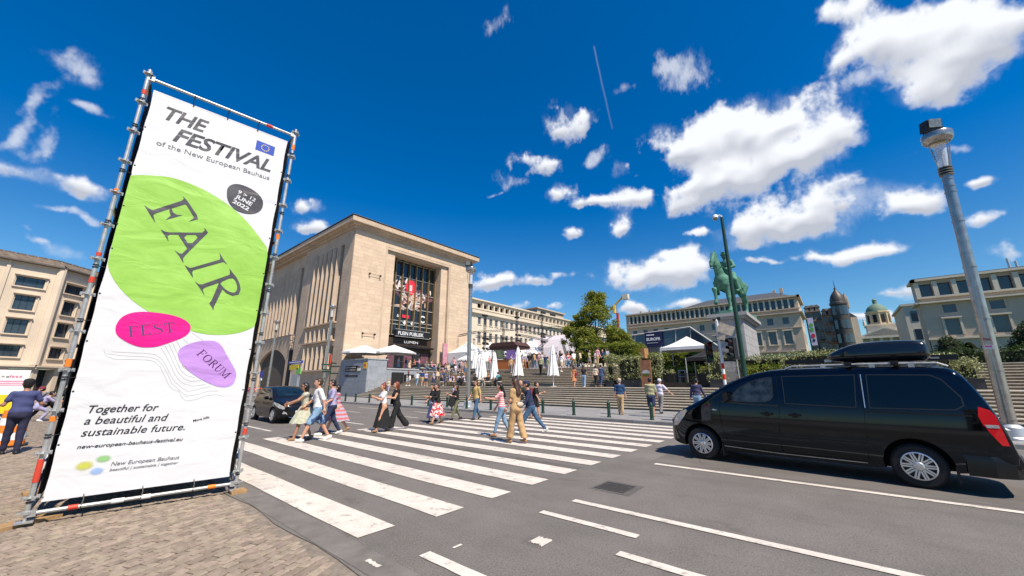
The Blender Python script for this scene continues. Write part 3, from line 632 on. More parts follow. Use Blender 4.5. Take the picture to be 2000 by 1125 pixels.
b = MB(); fbox(b, fL2, 69.5, 81.9, 0, .5, -6.05, -6); fbox(b, fL2, 68.3, 83, 0, 8, -6.2, -6.0); b.build('passage_back', M_dark, hall)
MB().box(24.4,66.0,.1,25.6,68.3,6.9).build('side_door', M_dark, hall)
# carved panel
b = MB(); rr = random.Random(4)
for k in range(34): u = rr.uniform(65.9,68.4); z = rr.uniform(6.95,9.0); b.ball(fL2(u,z,.12), (.16,rr.uniform(.12,.3),rr.uniform(.12,.4)), 7, 0, 4)
b.build('carved_panel', M_sandL, hall, 40)
o = MB().box(22.96,60,24.46,24,66.3,24.66).build('cornice_break', M_sandL, hall)
# ---------------- grey terrace block in front of the hall
tb = thing('terrace_block', 'grey granite terrace block with a sign band and yellow plate beside the steps', 'terrace')
b = MB(); b.box(24.0,42.6,0,26.55,49.15,4.45).box(26.55,42.75,0,31.4,43.1,3.35).box(26.5,43.1,0,50,49.15,3.30).box(31.15,43.1,0,31.4,49.15,3.35); b.box(31.4,43.0,3.0,60,49.15,3.31); b.build('granite_body', M_ash, tb)
masonry(tb, fnX(24.0), 42.62, 49.1, .12, 4.4, 1.6, .85, (), M_ash, 30, 'granite_slab', 11, .025); masonry(tb, fnY(42.6), 24.02, 26.5, .45, 4.4, 1.25, .85, (), M_ash, 20, 'granite_slab', 12, .025); masonry(tb, fnY(42.75), 26.6, 31.38, 1.3, 3.3, 1.2, .66, [(27.4,30.6,0,3.0)], M_ash, 20, 'granite_slab', 13, .025)
b = MB(); b.box(23.9,42.5,4.45,26.65,49.1,4.58).box(26.65,42.65,3.35,31.5,43.2,3.5); b.build('coping', mat('granite_coping',(.36,.37,.38),.6,var=.1), tb)
b = MB(); b.box(27.4,42.70,1.3,29.2,42.735,3.0).build('doorway', M_dark, tb)
MB().box(29.25,42.5,1.35,30.6,42.71,2.75).build('notice_frame', M_black, tb); MB().box(29.5,42.47,1.5,30.1,42.50,2.6).build('notice_sheet', M_white, tb)
sgb = MB().prism([(44.0,3.05),(47.9,3.05),(47.9,3.75),(44.9,3.75),(44.45,3.62),(44.1,3.35)], .03, .07, lambda a,b_,h: fnX(24.0)(a,b_,h)).build('sign_band', M_black, tb)
M_pl = mat('pale_plate',(.5,.5,.48),.6)
b = MB()
for k in range(3): b.path([fnX(24)(44.15+.28*k+.1*math.cos(t),3.1+.36*math.sin(t),.08) for t in [i*math.pi/6 for i in range(7)]], .02, 5)
b.build('sign_emblem', M_let, sgb)
b = MB(); rr = random.Random(2)
for row, (z, u0, u1, h) in enumerate(((3.5,45.3,47.7,.11),(3.2,45.3,47.7,.11))):
    u = u0
    while u < u1: w = rr.uniform(.06,.15); fbox(b, fnX(24), u, u+w, z, z+h, .07, .075); u += w+.05
b.build('sign_print', M_pl, sgb)
b = MB(); u = 44.6
while u < 47.8: w = rr.uniform(.1,.22); fbox(b, fnX(24), u, u+w, 2.42, 2.64, .03, .05); u += w+.07
b.build('cut_letters', M_black, tb)
b = MB(); fbox(b, fnX(24), 42.75, 43.5, 3.35, 4.1, .03, .06); b.build('yellow_plate', mat('yellow_enamel',(.75,.42,.02),.5,var=.05), tb)
b = MB(); fbox(b, fnX(24), 42.95, 43.3, 3.6, 3.9, .06, .065); b.build('plate_mark', M_pR, tb)
# thin steel posts and rail on the terrace edge
b = MB()
for x in range(0, 9): b.tube((31.6+x*1.5,43.0,3.3),(31.6+x*1.5,43.0,4.3),.025,None,6)
b.tube((31.6,43.0,4.3),(43.6,43.0,4.3),.03,None,6)
tag(b.build('terrace_railing', M_black), 'thin black railing along the terrace edge before the portal', 'railing')
# ---------------- long pale wing behind the stage (faces the gardens)
M_wing = mat('wing_plaster', (.64,.55,.43), .85, var=.08, scale=.3, streak=.2)
M_wing2 = mat('wing_stone', (.52,.415,.315), .85, var=.10, scale=.3, streak=.25)
M_roof = mat('slate_roof', (.075,.078,.085), .6, var=.2, scale=2, bump=.2)
wg = thing('palace_wing', 'long pale palace wing with an open attic loggia behind the festival stage', 'building')
fW = fnY(50); b = MB(); X0, X1 = 47.6, 118.0; nb = int((X1-49.4)/1.58)
lo = [(49.4+i*1.58, 49.4+i*1.58+1.16, 15.55, 16.45) for i in range(nb)]
w1 = [(49.6+i*1.58, 50.45+i*1.58, 12.45, 13.85) for i in range(nb)]
w2 = [(49.6+i*1.58, 50.45+i*1.58, 8.9, 11.0) for i in range(nb)]
wall(b, fW, X0, X1, 2.8, 16.9, lo+w1+w2, .45); b.build('wall', M_wing, wg)
b = MB(); fbox(b,fW,X0-.1,X1,16.9,17.15,-.3,.5); fbox(b,fW,X0,X1,15.2,15.4,0,.28); fbox(b,fW,X0,X1,14.4,14.85,0,.55); fbox(b,fW,X0,X1,14.9,15.0,0,.40); b.build('cornice', M_wing, wg)
for i, h in enumerate(lo): fbox(MBx := MB(), fW, h[1]+.05, h[1]+.37, 15.4, 16.6, .005, .2); MBx.build('loggia_pier', M_wing, wg)
for h in w1+w2:
    window(wg, fW, *h, d=-.18, nx=2, nz=2, fw=.07); fbox(MBx := MB(), fW, h[0]-.12, h[1]+.12, h[2]-.12, h[2]-.0, 0, .12); MBx.build('sill', M_wing, wg)
b = MB(); b.box(47.6,50.6,2.8,118,66,16.8); b.build('core', M_dark, wg)  # dark inner box added to keep sun from leaking through the wing
b = MB(); b.box(48,51,17.0,118,65,17.1); b.build('roof', M_roof, wg)
b = MB(); b.box(74,54,17.1,86,62,19.6).box(73.6,53.6,19.6,86.4,62.4,19.9).box(75.5,53.9,17.6,77.5,54.05,19.0,1).box(79.5,53.9,17.6,82,54.05,19.0,1); b.build('penthouse', [M_wing2, M_dark], wg)

# ---------------- convention palace across the garden with pillared attic
pw = thing('convention_palace', 'long stone palace with a pillared attic and dark hipped roof behind the statue', 'building')
fV = fnX(118); Y0, Y1 = 4.55, 50
n = 33; st = (49.0-5.3)/n
lo = [(5.3+i*st, 5.3+i*st+st*.66, 20.3, 22.45) for i in range(n)]
w1 = [(7.0+i*3.3, 8.35+i*3.3, 16.3, 18.0) for i in range(13)]
w2 = [(6.9+i*3.3, 8.45+i*3.3, 11.3, 14.5) for i in range(13)]
b = MB(); wall(b, fV, Y0, Y1, 2.8, 23.2, lo+w1+w2, .6); b.build('wall', M_wing2, pw)
b = MB(); fbox(b,fV,Y0-.6,Y1,23.0,23.4,-.5,.8); fbox(b,fV,Y0-.3,Y1,19.9,20.15,0,.5); fbox(b,fV,Y0,Y1,18.9,19.2,0,.7); fbox(b,fV,Y0,Y1,15.2,15.35,0,.3); fbox(b,fV,Y0,Y1,9.3,9.7,0,.5)
b.box(117.2,3.9,23.0,133,4.55,23.4).box(117.2,3.9,18.9,133,4.55,19.2); b.build('cornice', M_wing2, pw)
for h in lo:
    fbox(MBx := MB(), fV, h[1]+.04, h[1]+st*.34-.04, 20.2, 22.9, .005, .45); MBx.build('attic_pillar', M_wing, pw)
    window(pw, fV, *h, d=-.55, nx=1, nz=1, fw=.05, fm=M_framed)
for h in w1: window(pw, fV, *h, d=-.3, nx=2, nz=1, fw=.1)
for h in w2:
    window(pw, fV, *h, d=-.3, nx=2, nz=2, fw=.1); MBx = MB(); fbox(MBx, fV, h[0]-.35, h[1]+.35, h[3]+.1, h[3]+.4, 0, .35); fbox(MBx, fV, h[0]-.3, h[0]-.05, h[2]-.2, h[3]+.1, 0, .15); fbox(MBx, fV, h[1]+.05, h[1]+.3, h[2]-.2, h[3]+.1, 0, .15); fbox(MBx, fV, h[0]-.4, h[1]+.4, h[2]-.3, h[2]-.2, 0, .3); MBx.build('window_surround', M_wing, pw)
MB().box(118.65,5.0,2.8,133,50,23.1).build('core', M_dark, pw)  # added dark core, blocks sun leaking through this palace
fS = fnY(4.55); b = MB(); sh = [(119.5+i*3.2, 120.9+i*3.2, 11.3, 14.5) for i in range(4)]+[(119.5+i*3.2, 120.9+i*3.2, 16.3, 18) for i in range(4)]
wall(b, fS, 118, 133, 2.8, 23.2, sh, .4); b.build('side_wall', M_wing2, pw)
for h in sh: window(pw, fS, *h, d=-.3, nx=2, nz=1, fw=.1)
b = MB(); b.add([(117.6,32,23.4),(133,32,23.4),(133,5.5,23.4),(117.8,5.5,23.4),(122,26,25.6),(128,26,25.6),(128,9.5,25.6),(122,9.5,25.6)], [(3,0,4,7),(0,1,5,4),(1,2,6,5),(2,3,7,6),(4,5,6,7)]); b.build('roof', M_roof, pw)
b = MB()
for y in (47,44,40,36,30,24,18,12): b.box(124,y,23.4,125,y+.6,24.6+(y%3)*.3)
b.box(124,7.5,25.6,125,8.3,27).box(124,9.2,25.6,125,9.9,26.6); b.build('roof_plant', M_wing2, pw)
MB().box(116.9,2.2,10.5,117.0,3.3,17.2).build('banner', [mat('lilac_banner',(.62,.55,.68),.7,var=.05)], pw)
b = MB()
for z, r, m in ((15.4,.4,0),(14.3,.42,0),(12.8,.45,1),(11.7,.3,2)): b.add([(116.86-.002*m, 2.75+r*.9*math.cos(t*math.pi/8), z+r*1.2*math.sin(t*math.pi/8)) for t in range(16)], [tuple(range(16))], m)
b.build('banner_print', [mat('print_green',(.12,.42,.06),.6), mat('print_red',(.62,.03,.06),.6), mat('print_dark',(.05,.03,.08),.6)], pw)

# ---------------- right-hand palace with round arches
rp = thing('arcaded_palace', 'pale stone palace with pillared attic and round ground-floor arches above the hedges', 'building')
fR = fnX(75); n = 17; st = 1.72
lo = [(-38.5+i*st-.9, -38.5+i*st+.25, 13.15, 14.85) for i in range(n)]
w1 = [(-13.2-i*4.05, -12.35-i*4.05+.0, 10.75, 11.85) for i in range(7)]
w2 = [(-13.15-i*4.05, -12.2-i*4.05, 7.8, 9.9) for i in range(7)]
w1 = [(a-.35, b_, c, d) for a, b_, c, d in w1]; w2 = [(a-.3, b_, c, d) for a, b_, c, d in w2]
ar = [(-14.9-i*6.2, -12.5-i*6.2) for i in range(4)]
b = MB(); wall(b, fR, -40, -10.4, 7.4, 15.3, lo+w1+w2, .5)
for k in range(5):   # piers and arches of the ground floor
    ua = ar[k-1][0] if k else -10.4
    ub = ar[k][1] if k < 4 else -40
    fbox(b, fR, ub, ua, 2.6, 7.4, -.5, -.001)
for (a, b_) in ar:
    pts = [(b_-(b_-a)*i/10, 4.6+2.2*math.sin(math.pi*i/10)) for i in range(11)]
    for p, q in zip(pts[:-1], pts[1:]):
        b.quad(fR(p[0],p[1],-.001), fR(q[0],q[1],-.001), fR(q[0],7.4,-.001), fR(p[0],7.4,-.001)); b.quad(fR(p[0],p[1],0), fR(q[0],q[1],0), fR(q[0],q[1],-1.5), fR(p[0],p[1],-1.5))
b.build('wall', M_wing2, rp)
b = MB(); fbox(b,fR,-40,-10.0,15.3,15.6,-.4,.5); fbox(b,fR,-40,-10.2,12.85,13.1,0,.35); fbox(b,fR,-40,-10.2,12.15,12.35,0,.6); fbox(b,fR,-40,-10.3,7.25,7.45,0,.25); b.box(74.5,-10.4,15.3,78.5,-10.0,15.6).box(74.5,-10.4,12.15,78.5,-9.9,12.35); b.build('cornice', M_wing, rp)
for h in lo: fbox(MBx := MB(), fR, h[1]+.06, h[1]+st-1.15-.06, 13.1, 15.1, .0, .35); MBx.build('attic_pillar', M_wing, rp); window(rp, fR, *h, d=-.45, nx=1, nz=1, fw=.05, fm=M_framed)
for h in w1: window(rp, fR, *h, d=-.25, nx=2, nz=1, fw=.08)
for h in w2:
    window(rp, fR, *h, d=-.25, nx=2, nz=2, fw=.08); MBx = MB(); fbox(MBx, fR, h[0]-.3, h[1]+.3, h[3]+.08, h[3]+.28, 0, .4); fbox(MBx, fR, h[0]-.25, h[0]-.04, h[2], h[3]+.08, 0, .15); fbox(MBx, fR, h[1]+.04, h[1]+.25, h[2], h[3]+.08, 0, .15); MBx.build('window_surround', M_wing, rp)
MB().box(76.6,-40,2.6,78.4,-10.45,15.2).build('core', M_dark, rp); MB().box(75.001,-10.42,2.6,78.4,-10.4,15.3).build('side_wall', M_wing2, rp)  # core is a dark box added against sun leaking between the walls
MB().box(74.9,-41,15.6,78.5,-10.2,15.75).build('roof', M_roof, rp)
b = MB(); b.tube((77,-19.4,15.7),(77,-19.4,17.4),.12).tube((77,-20,15.7),(77,-20,16.9),.12); b.build('flue', M_galv, rp)
an = thing('garden_annex', 'small pale annex with tall windows beyond the arcaded palace', 'building')
MB().box(96,-15.0,2.6,110,-11.1,15.0).build('wall', M_wing, an); MB().box(95.7,-15.2,15.0,110,-10.8,15.4).build('cornice', M_wing, an)
for z in (5.5,9,12.2):
    for y in (-14.2,-12.7): window(an, fnX(96), y, y+.9, z, z+1.9, d=.03, nx=2, nz=2)

# ---------------- ornate old houses and the turreted shop house, far up the hill
def ornate(name, label, y0, y1, z1, m, X=150, floors=5, bays=3, roofh=2.5, iron=False):
    t = thing(name, label, 'building'); f = fnX(X); b = MB(); hs = []
    bw = (y1-y0)/bays; fh = (z1-8)/floors
    for i in range(bays):
        for j in range(floors): hs.append((y0+i*bw+bw*.27, y0+i*bw+bw*.73, 8.5+j*fh, 8.5+j*fh+fh*.68))
    wall(b, f, y0, y1, 2, z1, hs, .4); b.box(X+.45,y0,2,X+12,y1,z1); b.build('wall', m, t)
    for h in hs: window(t, f, *h, d=-.3, nx=2, nz=1, fw=.09)
    b = MB()
    for j in range(1, floors+1): fbox(b, f, y0, y1, 8+j*fh-.15, 8+j*fh, 0, .4)
    b.build('string_course', m, t)
    for h in hs[::2]:
        g = MB(); fbox(g, f, h[0]-.3, h[1]+.3, h[2]-.1, h[2], 0, .7)
        for q in range(7): u = h[0]-.3+(h[1]-h[0]+.6)*q/6; g.tube(f(u,h[2],.65), f(u,h[2]+.7,.65), .03, None, 4)
        fbox(g, f, h[0]-.3, h[1]+.3, h[2]+.7, h[2]+.76, .6, .7); g.build('balcony', M_black, t)
    b = MB(); b.add([(X-.3,y0,z1),(X-.3,y1,z1),(X+10,y1,z1),(X+10,y0,z1),(X+3,y0+.4,z1+roofh),(X+3,y1-.4,z1+roofh),(X+8,y1-.4,z1+roofh),(X+8,y0+.4,z1+roofh)], [(0,1,5,4),(1,2,6,5),(2,3,7,6),(3,0,4,7),(4,5,6,7)]); 
    b.build('roof', M_roof, t)
    for i in range(bays): y = y0+bw*(i+.5); g = MB(); g.box(X-.2,y-.5,z1,X+2,y+.5,z1+1.3).add([(X-.3,y-.7,z1+1.3),(X-.3,y+.7,z1+1.3),(X-.3,y,z1+2.1),(X+2,y-.7,z1+1.3),(X+2,y+.7,z1+1.3),(X+2,y,z1+2.1)], [(0,1,2),(3,5,4),(0,2,5,3),(1,4,5,2)]); g.build('dormer', m, t)
    return t
M_grim = mat('grimy_stone', (.27,.205,.15), .85, var=.3, scale=.6); M_brick = mat('rosy_brick', (.34,.19,.13), .85, var=.2, scale=.8)
ornate('town_house', 'soot-dark stone town house with balconies beside the palace end', .6, 4.6, 23.5, M_grim)
ornate('town_house', 'rosy brick town house between dark neighbours uphill', -2.4, .55, 22.0, M_brick, bays=2)
oe = thing('turreted_store', 'dark iron-and-glass corner store with a domed turret and spire', 'building')
b = MB(); b.box(150,-6.0,2,160,-2.45,23.5); b.build('wall', M_grim, oe)
for j in range(5):
    for i in range(3): window(oe, fnX(150), -5.8+i*1.15, -4.85+i*1.15, 8+j*3.1, 10.3+j*3.1, d=.08, nx=2, nz=2, fw=.1, fm=M_black)
b = MB(); b.lathe([(1.9,6),(1.9,24.5),(2.15,24.8),(2.1,25.4),(1.9,25.6),(1.85,26.4),(1.5,27.6),(.9,28.6),(.4,29.2),(.3,30)], (149.8,-3.9,0), 12); b.build('turret', mat('turret_iron',(.07,.06,.05),.5,.2,var=.4), oe, 35)
b = MB(); b.tube((149.8,-3.9,30),(149.8,-3.9,32.5),.12,.03); b.build('spire', M_black, oe)
b = MB()
for k in range(4):
    b.lathe([(2.0,9+k*4.2),(2.03,11.6+k*4.2)], (149.8,-3.9,0), 12)
b.build('turret_window', M_glass, oe)
b = MB(); b.lathe([(.7,23.5),(.7,26.2),(.5,27.2),(.1,28.2)], (150.5,-5.7,0), 8); b.build('corner_pinnacle', M_grim, oe)
wh = thing('white_side_house', 'white plastered house side beyond the turreted store', 'building'); MB().box(152,-7.6,2,162,-6.05,21).build('wall', M_wing, wh); b = MB(); b.add([(152,-7.6,21),(152,-6.05,21),(162,-6.05,21),(162,-7.6,21),(152,-6.05,22.5),(162,-6.05,22.5)], [(0,1,4),(0,4,5,3),(3,5,2),(1,2,5,4)]); b.build('roof', M_roof, wh)

# ---------------- domed church closing the view
ch = thing('domed_church', 'classical church with pediment, octagonal lantern and green dome on the hilltop', 'church')
X = 220; cy = -18.3; b = MB(); b.box(X+1,cy-8,2,X+25,cy+8,20.0); b.build('nave', M_wing, ch)
b = MB(); b.add([(X-1,cy-8.8,20.6),(X-1,cy+8.8,20.6),(X-1,cy,24.6),(X+20,cy-8.8,20.6),(X+20,cy+8.8,20.6),(X+20,cy,24.6)], [(0,1,2),(3,5,4),(0,2,5,3),(1,4,5,2),(0,3,4,1)]); b.build('pediment', M_wing, ch)
b = MB(); b.box(X-1.3,cy-9,20.0,X+2,cy+9,20.65); b.build('entablature', M_wing, ch)
b = MB(); b.add([(X-1.1,cy-7,21.0),(X-1.1,cy+7,21.0),(X-1.1,cy,23.9)], [(0,1,2)]); b.build('tympanum', mat('darker_relief',(.30,.26,.21),.9,var=.3,scale=2), ch)  # tympanum panel in a darker stone tone
for k in range(6): MB().lathe([(.75,2),(.65,10),(.6,19.6),(.8,20)], (X,cy-7.5+k*3,0), 12).build('column', M_wing, ch, 40)
b = MB(); b.box(X+6,cy-4.6,23,X+15,cy+4.6,26.0).box(X+5.6,cy-5,26.0,X+15.4,cy+5,26.5); b.build('tower_base', M_wing, ch)
b = MB(); b.lathe([(3.6,26.5),(3.6,31.6),(4.1,31.9),(4.1,32.4)], (X+10.5,cy,0), 8); b.build('lantern', mat('warm_stone',(.55,.44,.28),.85,var=.1), ch)
for k in range(8):
    a = math.pi/8+k*math.pi/4; t = MB().obox((X+10.5+3.36*math.cos(a), cy+3.36*math.sin(a), 29.1), (.3,1.3,3.4), Matrix.Rotation(a,4,'Z')); t.build('louvre_opening', M_dark, ch)
    t = MB().obox((X+10.5+3.75*math.cos(a+math.pi/8), cy+3.75*math.sin(a+math.pi/8), 29), (.5,.5,5), Matrix.Rotation(a,4,'Z')); t.build('pilaster', MATS['warm_stone'], ch)
b = MB(); b.lathe([(3.7,32.4),(3.5,33.4),(2.8,34.6),(1.7,35.5),(.8,36),(.7,37.4),(.9,37.6),(.2,38.4)], (X+10.5,cy,0), 16); b.build('dome', mat('verdigris_dome',(.13,.20,.14),.7,var=.2), ch, 40)
b = MB()
for y in (-8.2,-5.2,5.2,8.2): b.lathe([(.5,20.6),(.45,22.4),(.25,22.8),(.3,23.3),(.1,23.8)], (X+.5 if abs(y)>6 else X+6,cy+y,0 if abs(y)>6 else 5.5), 8)
b.build('roof_statue', M_wing, ch)
# ---------------- tall tower crane jib above the trees
cr = thing('tower_crane', 'red and yellow tower crane jib rising behind the tree', 'crane', (250,112,0))
b = MB(); b.tube((0,0,2.9),(0,0,50),1.0,None,4); b.build('mast', mat('crane_red',(.5,.05,.03),.6), cr)
b = MB(); b.tube((0,14,46),(0,-6,62),.9,.7,4).tube((0,2,50),(0,2,56),1.4,None,6); b.build('jib', mat('crane_yellow',(.65,.42,.06),.6,var=.3,scale=.4), cr)
MB().box(-1.5,-9,59,1.5,-5,62.5).build('counterweight', M_wing, cr)

# ---------------- curved corner building on the far left
M_tan2 = mat('cream_stone', (.66,.545,.415), .85, var=.07, scale=.3, streak=.12, piece=.03)
cbd = thing('curved_office_block', 'cream stone office block bending at a corner with dark grid windows behind the banner', 'building')
P = (-2.0, 92.0)
def seg(ang, u0, u1, bays, first, last_w):
    f = fnD(P, ang); b = MB(); hs = []; wn = []
    for (bu0, bu1, tu0, tu1) in bays:
        hs += [(tu0,tu1,15.75,17.2),(bu0,bu1,12.25,14.4),(bu0,bu1,8.72,10.85),(bu0,bu1,5.4,7.02)]
    wall(b, f, u0, u1, 4.2, 19.3, hs, .5); b.build('wall', M_tan2, cbd)
    for h in hs: window(cbd, f, *h, d=-.3, nx=3, nz=2, fw=.06, fm=M_framed, split=(.27,.73) if h[2]>15 else None)
    for h in hs:
        g = MB(); fbox(g, f, h[0]-.3, h[1]+.3, h[3]+.16, h[3]+.32, 0, .35); fbox(g, f, h[0]-.25, h[1]+.25, h[2]-.2, h[2]-.06, 0, .22); fbox(g, f, h[0]-.28, h[0]-.14, h[2]-.06, h[3]+.16, 0, .12); fbox(g, f, h[1]+.14, h[1]+.28, h[2]-.06, h[3]+.16, 0, .12); g.build('window_surround', M_tan2, cbd)
    b = MB(); fbox(b, f, u0, u1, 4.0, 4.25, -.2, .6); fbox(b, f, u0, u1, 3.7, 4.0, -.2, .35); b.build('string_course', M_tan2, cbd)
    b = MB(); fbox(b, f, u0, u1, 19.3, 19.5, -.3, .7); b.build('eaves', mat('dark_eaves',(.12,.10,.085),.7), cbd)
    b = MB(); v = [f(u0,19.5,.7),f(u1,19.5,.7),f(u1,20.7,-1.2),f(u0,20.7,-1.2),f(u1,20.7,-8),f(u0,20.7,-8)]; b.add(v, [(0,1,2,3),(3,2,4,5)]); b.build('roof', mat('tile_roof',(.15,.115,.085),.85,var=.4,scale=1.5,bump=.5,bscale=4), cbd)
    for k in range(int((u1-u0)/1.1)): fbox(MBx := MB(), f, u0+k*1.1, u0+k*1.1+.9, 20.55, 20.8, -1.6, -1.0); MBx.build('ridge_cresting', MATS['tile_roof'], cbd)
    b = MB(); fbox(b, f, u0, u1, 0, 3.7, -1.3, -1.2); b.build('shopfront_glass', M_glassd, cbd)
    k = u0
    while k < u1: fbox(MBx := MB(), f, k, k+.7, 0, 3.7, -1.2, .1); MBx.build('ground_pier', M_tan2, cbd); k += 3.0
    b = MB(); fbox(b, f, u0, u1, 4.3, 19.2, -8, -.9); b.build('core', M_dark, cbd)  # dark filler box added so sun does not leak through the facade
    for (bu0, bu1, tu0, tu1) in bays: 
        for u in (bu0-1.5,): fbox(MBx := MB(), f, u-.18, u+.18, 4.3, 19.3, 0, .2); MBx.build('pilaster', M_tan2, cbd)
bA = [(-3.78-5.2*k, -1.78-5.2*k, -4.2-5.2*k, -1.37-5.2*k) for k in range(5)]
seg(15, -30, 0, bA, 0, 0)
bB = [(1.55+5.4*k, 3.4+5.4*k, 1.15+5.4*k, 4.0+5.4*k) for k in range(3)]
seg(45, 0, 18, bB, 0, 0)
b = MB(); b.lathe([(.55,4.3),(.55,19.25)], (P[0],P[1],0), 10); b.build('corner_pilaster', M_tan2, cbd)
# unseen house rows added behind the photographer for the van and car to mirror
for i, (y0, w, z1, m, lab) in enumerate(((-70,34,17,M_wing2,'unseen stone house row added behind the photographer, mirrored in the van'),(-34,30,13,M_tan2,'unseen cream house row added behind the photographer, mirrored in the van'))):
    t = thing('street_front', lab, 'building'); f = lambda u, z, d: (-44+d, u, z); b = MB(); hs = [(y0+1.2+a*3.6, y0+3.0+a*3.6, 4.4+q*3.4, 6.6+q*3.4) for a in range(int(w/3.6)) for q in range(int((z1-5)/3.4))]+[(y0+1+a*4.8, y0+4.6+a*4.8, .2, 3.2) for a in range(int(w/4.8))]
    wall(b, f, y0, y0+w, 0, z1, hs, .35); b.box(-54,y0,0,-44.4,y0+w,z1); b.build('wall', m, t); b = MB()
    for h in hs: b.quad(f(h[0],h[2],-.33), f(h[1],h[2],-.33), f(h[1],h[3],-.33), f(h[0],h[3],-.33))
    o = b.build('window_glazing', M_glassd, t); o['kind'] = 'stuff'; MB().box(-54,y0-.3,z1,-43.4,y0+w+.3,z1+.5).build('cornice', m, t)
# a few more street fronts closing the far end of the road, seen under and between things
for i, (x0, y0, w, z1, m) in enumerate(((24,128,12,17,M_wing2),(3,120,14,15,M_tan2),(-60,60,18,17,M_tan2))):
    t = thing('street_front', ['plain stone house closing the far end of the street','cream house at the far bend of the street','cream house behind the festival stand'][i], 'building')
    f = fnY(y0); hs = [(x0+1+a*3, x0+2.4+a*3, 4+b_*3.3, 6+b_*3.3) for a in range(int(w/3)) for b_ in range(int((z1-4)/3.3))]
    b = MB(); wall(b, f, x0, x0+w, 0, z1, hs, .3); b.box(x0,y0+.35,0,x0+w,y0+10,z1); b.build('wall', m, t)
    for h in hs: window(t, f, *h, d=-.2, nx=2, nz=2)
    MB().box(x0-.3,y0-.4,z1,x0+w+.3,y0+10,z1+.4).build('cornice', m, t)
# ---------------- foliage
def leaves(centers, n, size, m, name, parent, droop=.3, seed=0, flat=False, aspect=.55):
    """n leaf faces round each clump centre (x,y,z,rx,ry,rz)"""
    rs = np.random.RandomState(seed); V = []; 
    for (x, y, z, a, b_, c) in centers:
        p = rs.normal(size=(n,3)); p /= np.linalg.norm(p, axis=1)[:,None]; p *= (rs.rand(n,1)**.45)*np.array([[a,b_,c]]); p += [x,y,z]; V.append(p)
    P = np.concatenate(V); N = len(P)
    d = rs.normal(size=(N,3)); d[:,2] -= droop; d /= np.linalg.norm(d, axis=1)[:,None]
    e = rs.normal(size=(N,3)); e -= (e*d).sum(1)[:,None]*d; e /= np.linalg.norm(e, axis=1)[:,None]
    s = size*rs.uniform(.6,1.35,(N,1)); w = s*aspect*.5
    nn = np.cross(d, e)*s*.12
    v = np.stack([P, P+d*s*.45+e*w+nn, P+d*s, P+d*s*.45-e*w+nn], 1).reshape(-1,3)
    me = bpy.data.meshes.new(name); me.vertices.add(len(v)); me.vertices.foreach_set('co', v.astype(np.float32).ravel())
    me.loops.add(4*N); me.loops.foreach_set('vertex_index', np.arange(4*N, dtype=np.int32)); me.polygons.add(N); me.polygons.foreach_set('loop_start', np.arange(0,4*N,4, dtype=np.int32))
    try: me.polygons.foreach_set('loop_total', np.full(N,4,dtype=np.int32))
    except Exception: pass
    me.materials.append(m); me.update(calc_edges=True); me.validate()
    return link(name, me, parent)
def hedge_box(name, label, x0, y0, z0, x1, y1, z1, m, n=None, size=.13, seed=1, group=None, cat='hedge', core=True, round_=.0):
    t = thing(name, label, cat, group=group); rs = random.Random(seed)
    vol = max(1, (x1-x0)*(y1-y0)+(x1-x0)*(z1-z0)*2+(y1-y0)*(z1-z0)*2)
    k = int(vol*9) ; cs = []
    for _ in range(k):
        f = rs.random(); u, v, w = rs.random(), rs.random(), rs.random()
        if f < .34: u = rs.choice((0, 0, 1))
        elif f < .66: v = rs.choice((0, 0, 1))
        else: w = 1
        r = .16+.10*rs.random()
        cs.append((x0+(x1-x0)*u, y0+(y1-y0)*v, z0+(z1-z0)*w, r*1.2, r*1.2, r*1.2))
    leaves(cs, n or 30, size, m, 'foliage', t, seed=seed)
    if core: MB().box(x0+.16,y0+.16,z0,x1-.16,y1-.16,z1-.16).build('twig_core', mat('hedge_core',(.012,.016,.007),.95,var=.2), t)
    return t
def tree(name, label, x, y, z0, h, cr, m, seed=1, n=150, size=.2, trunk=.16, split=None, group=None, squash=1., clumps=60, cz0=.35):
    t = thing(name, label, 'tree', (x,y,z0), group=group); rs = random.Random(seed); b = MB()
    b.tube((0,0,-.2),(0.05,.05,h*.5),trunk,trunk*.65,9); cs = []
    tips = []
    for k in range(11):
        a = k*2.4+rs.random(); zz = h*rs.uniform(.3,.75); L_ = cr*rs.uniform(.5,.85)*squash
        p0 = Vector((.04,.04,h*rs.uniform(.25,.5))); p1 = Vector((math.cos(a)*L_*.5,math.sin(a)*L_*.5,zz-.1*h)); p2 = Vector((math.cos(a)*L_,math.sin(a)*L_,zz+.08*h))
        b.tube(p0,p1,trunk*.45,trunk*.28,6).tube(p1,p2,trunk*.28,trunk*.1,5); tips.append(p2)
    b.tube((.05,.05,h*.48),(0,0,h*.93),trunk*.6,trunk*.12,6)
    b.build('trunk', M_bark, t, 50)
    for k in range(clumps):
        q = rs.random(); zz = cz0+(1-cz0)*rs.random()**.9
        env = math.sin(math.pi*min(1,max(.02,(zz-cz0)/(1-cz0))))**.6*(1.15-.5*zz) if not split else split(zz)
        a = rs.random()*6.28; r_ = cr*env*math.sqrt(rs.random())
        s = cr*rs.uniform(.12,.24)
        cs.append((math.cos(a)*r_, math.sin(a)*r_, zz*h, s*1.2, s*1.2, s*.8))
    leaves(cs, n, size, m, 'crown', t, seed=seed)
    return t
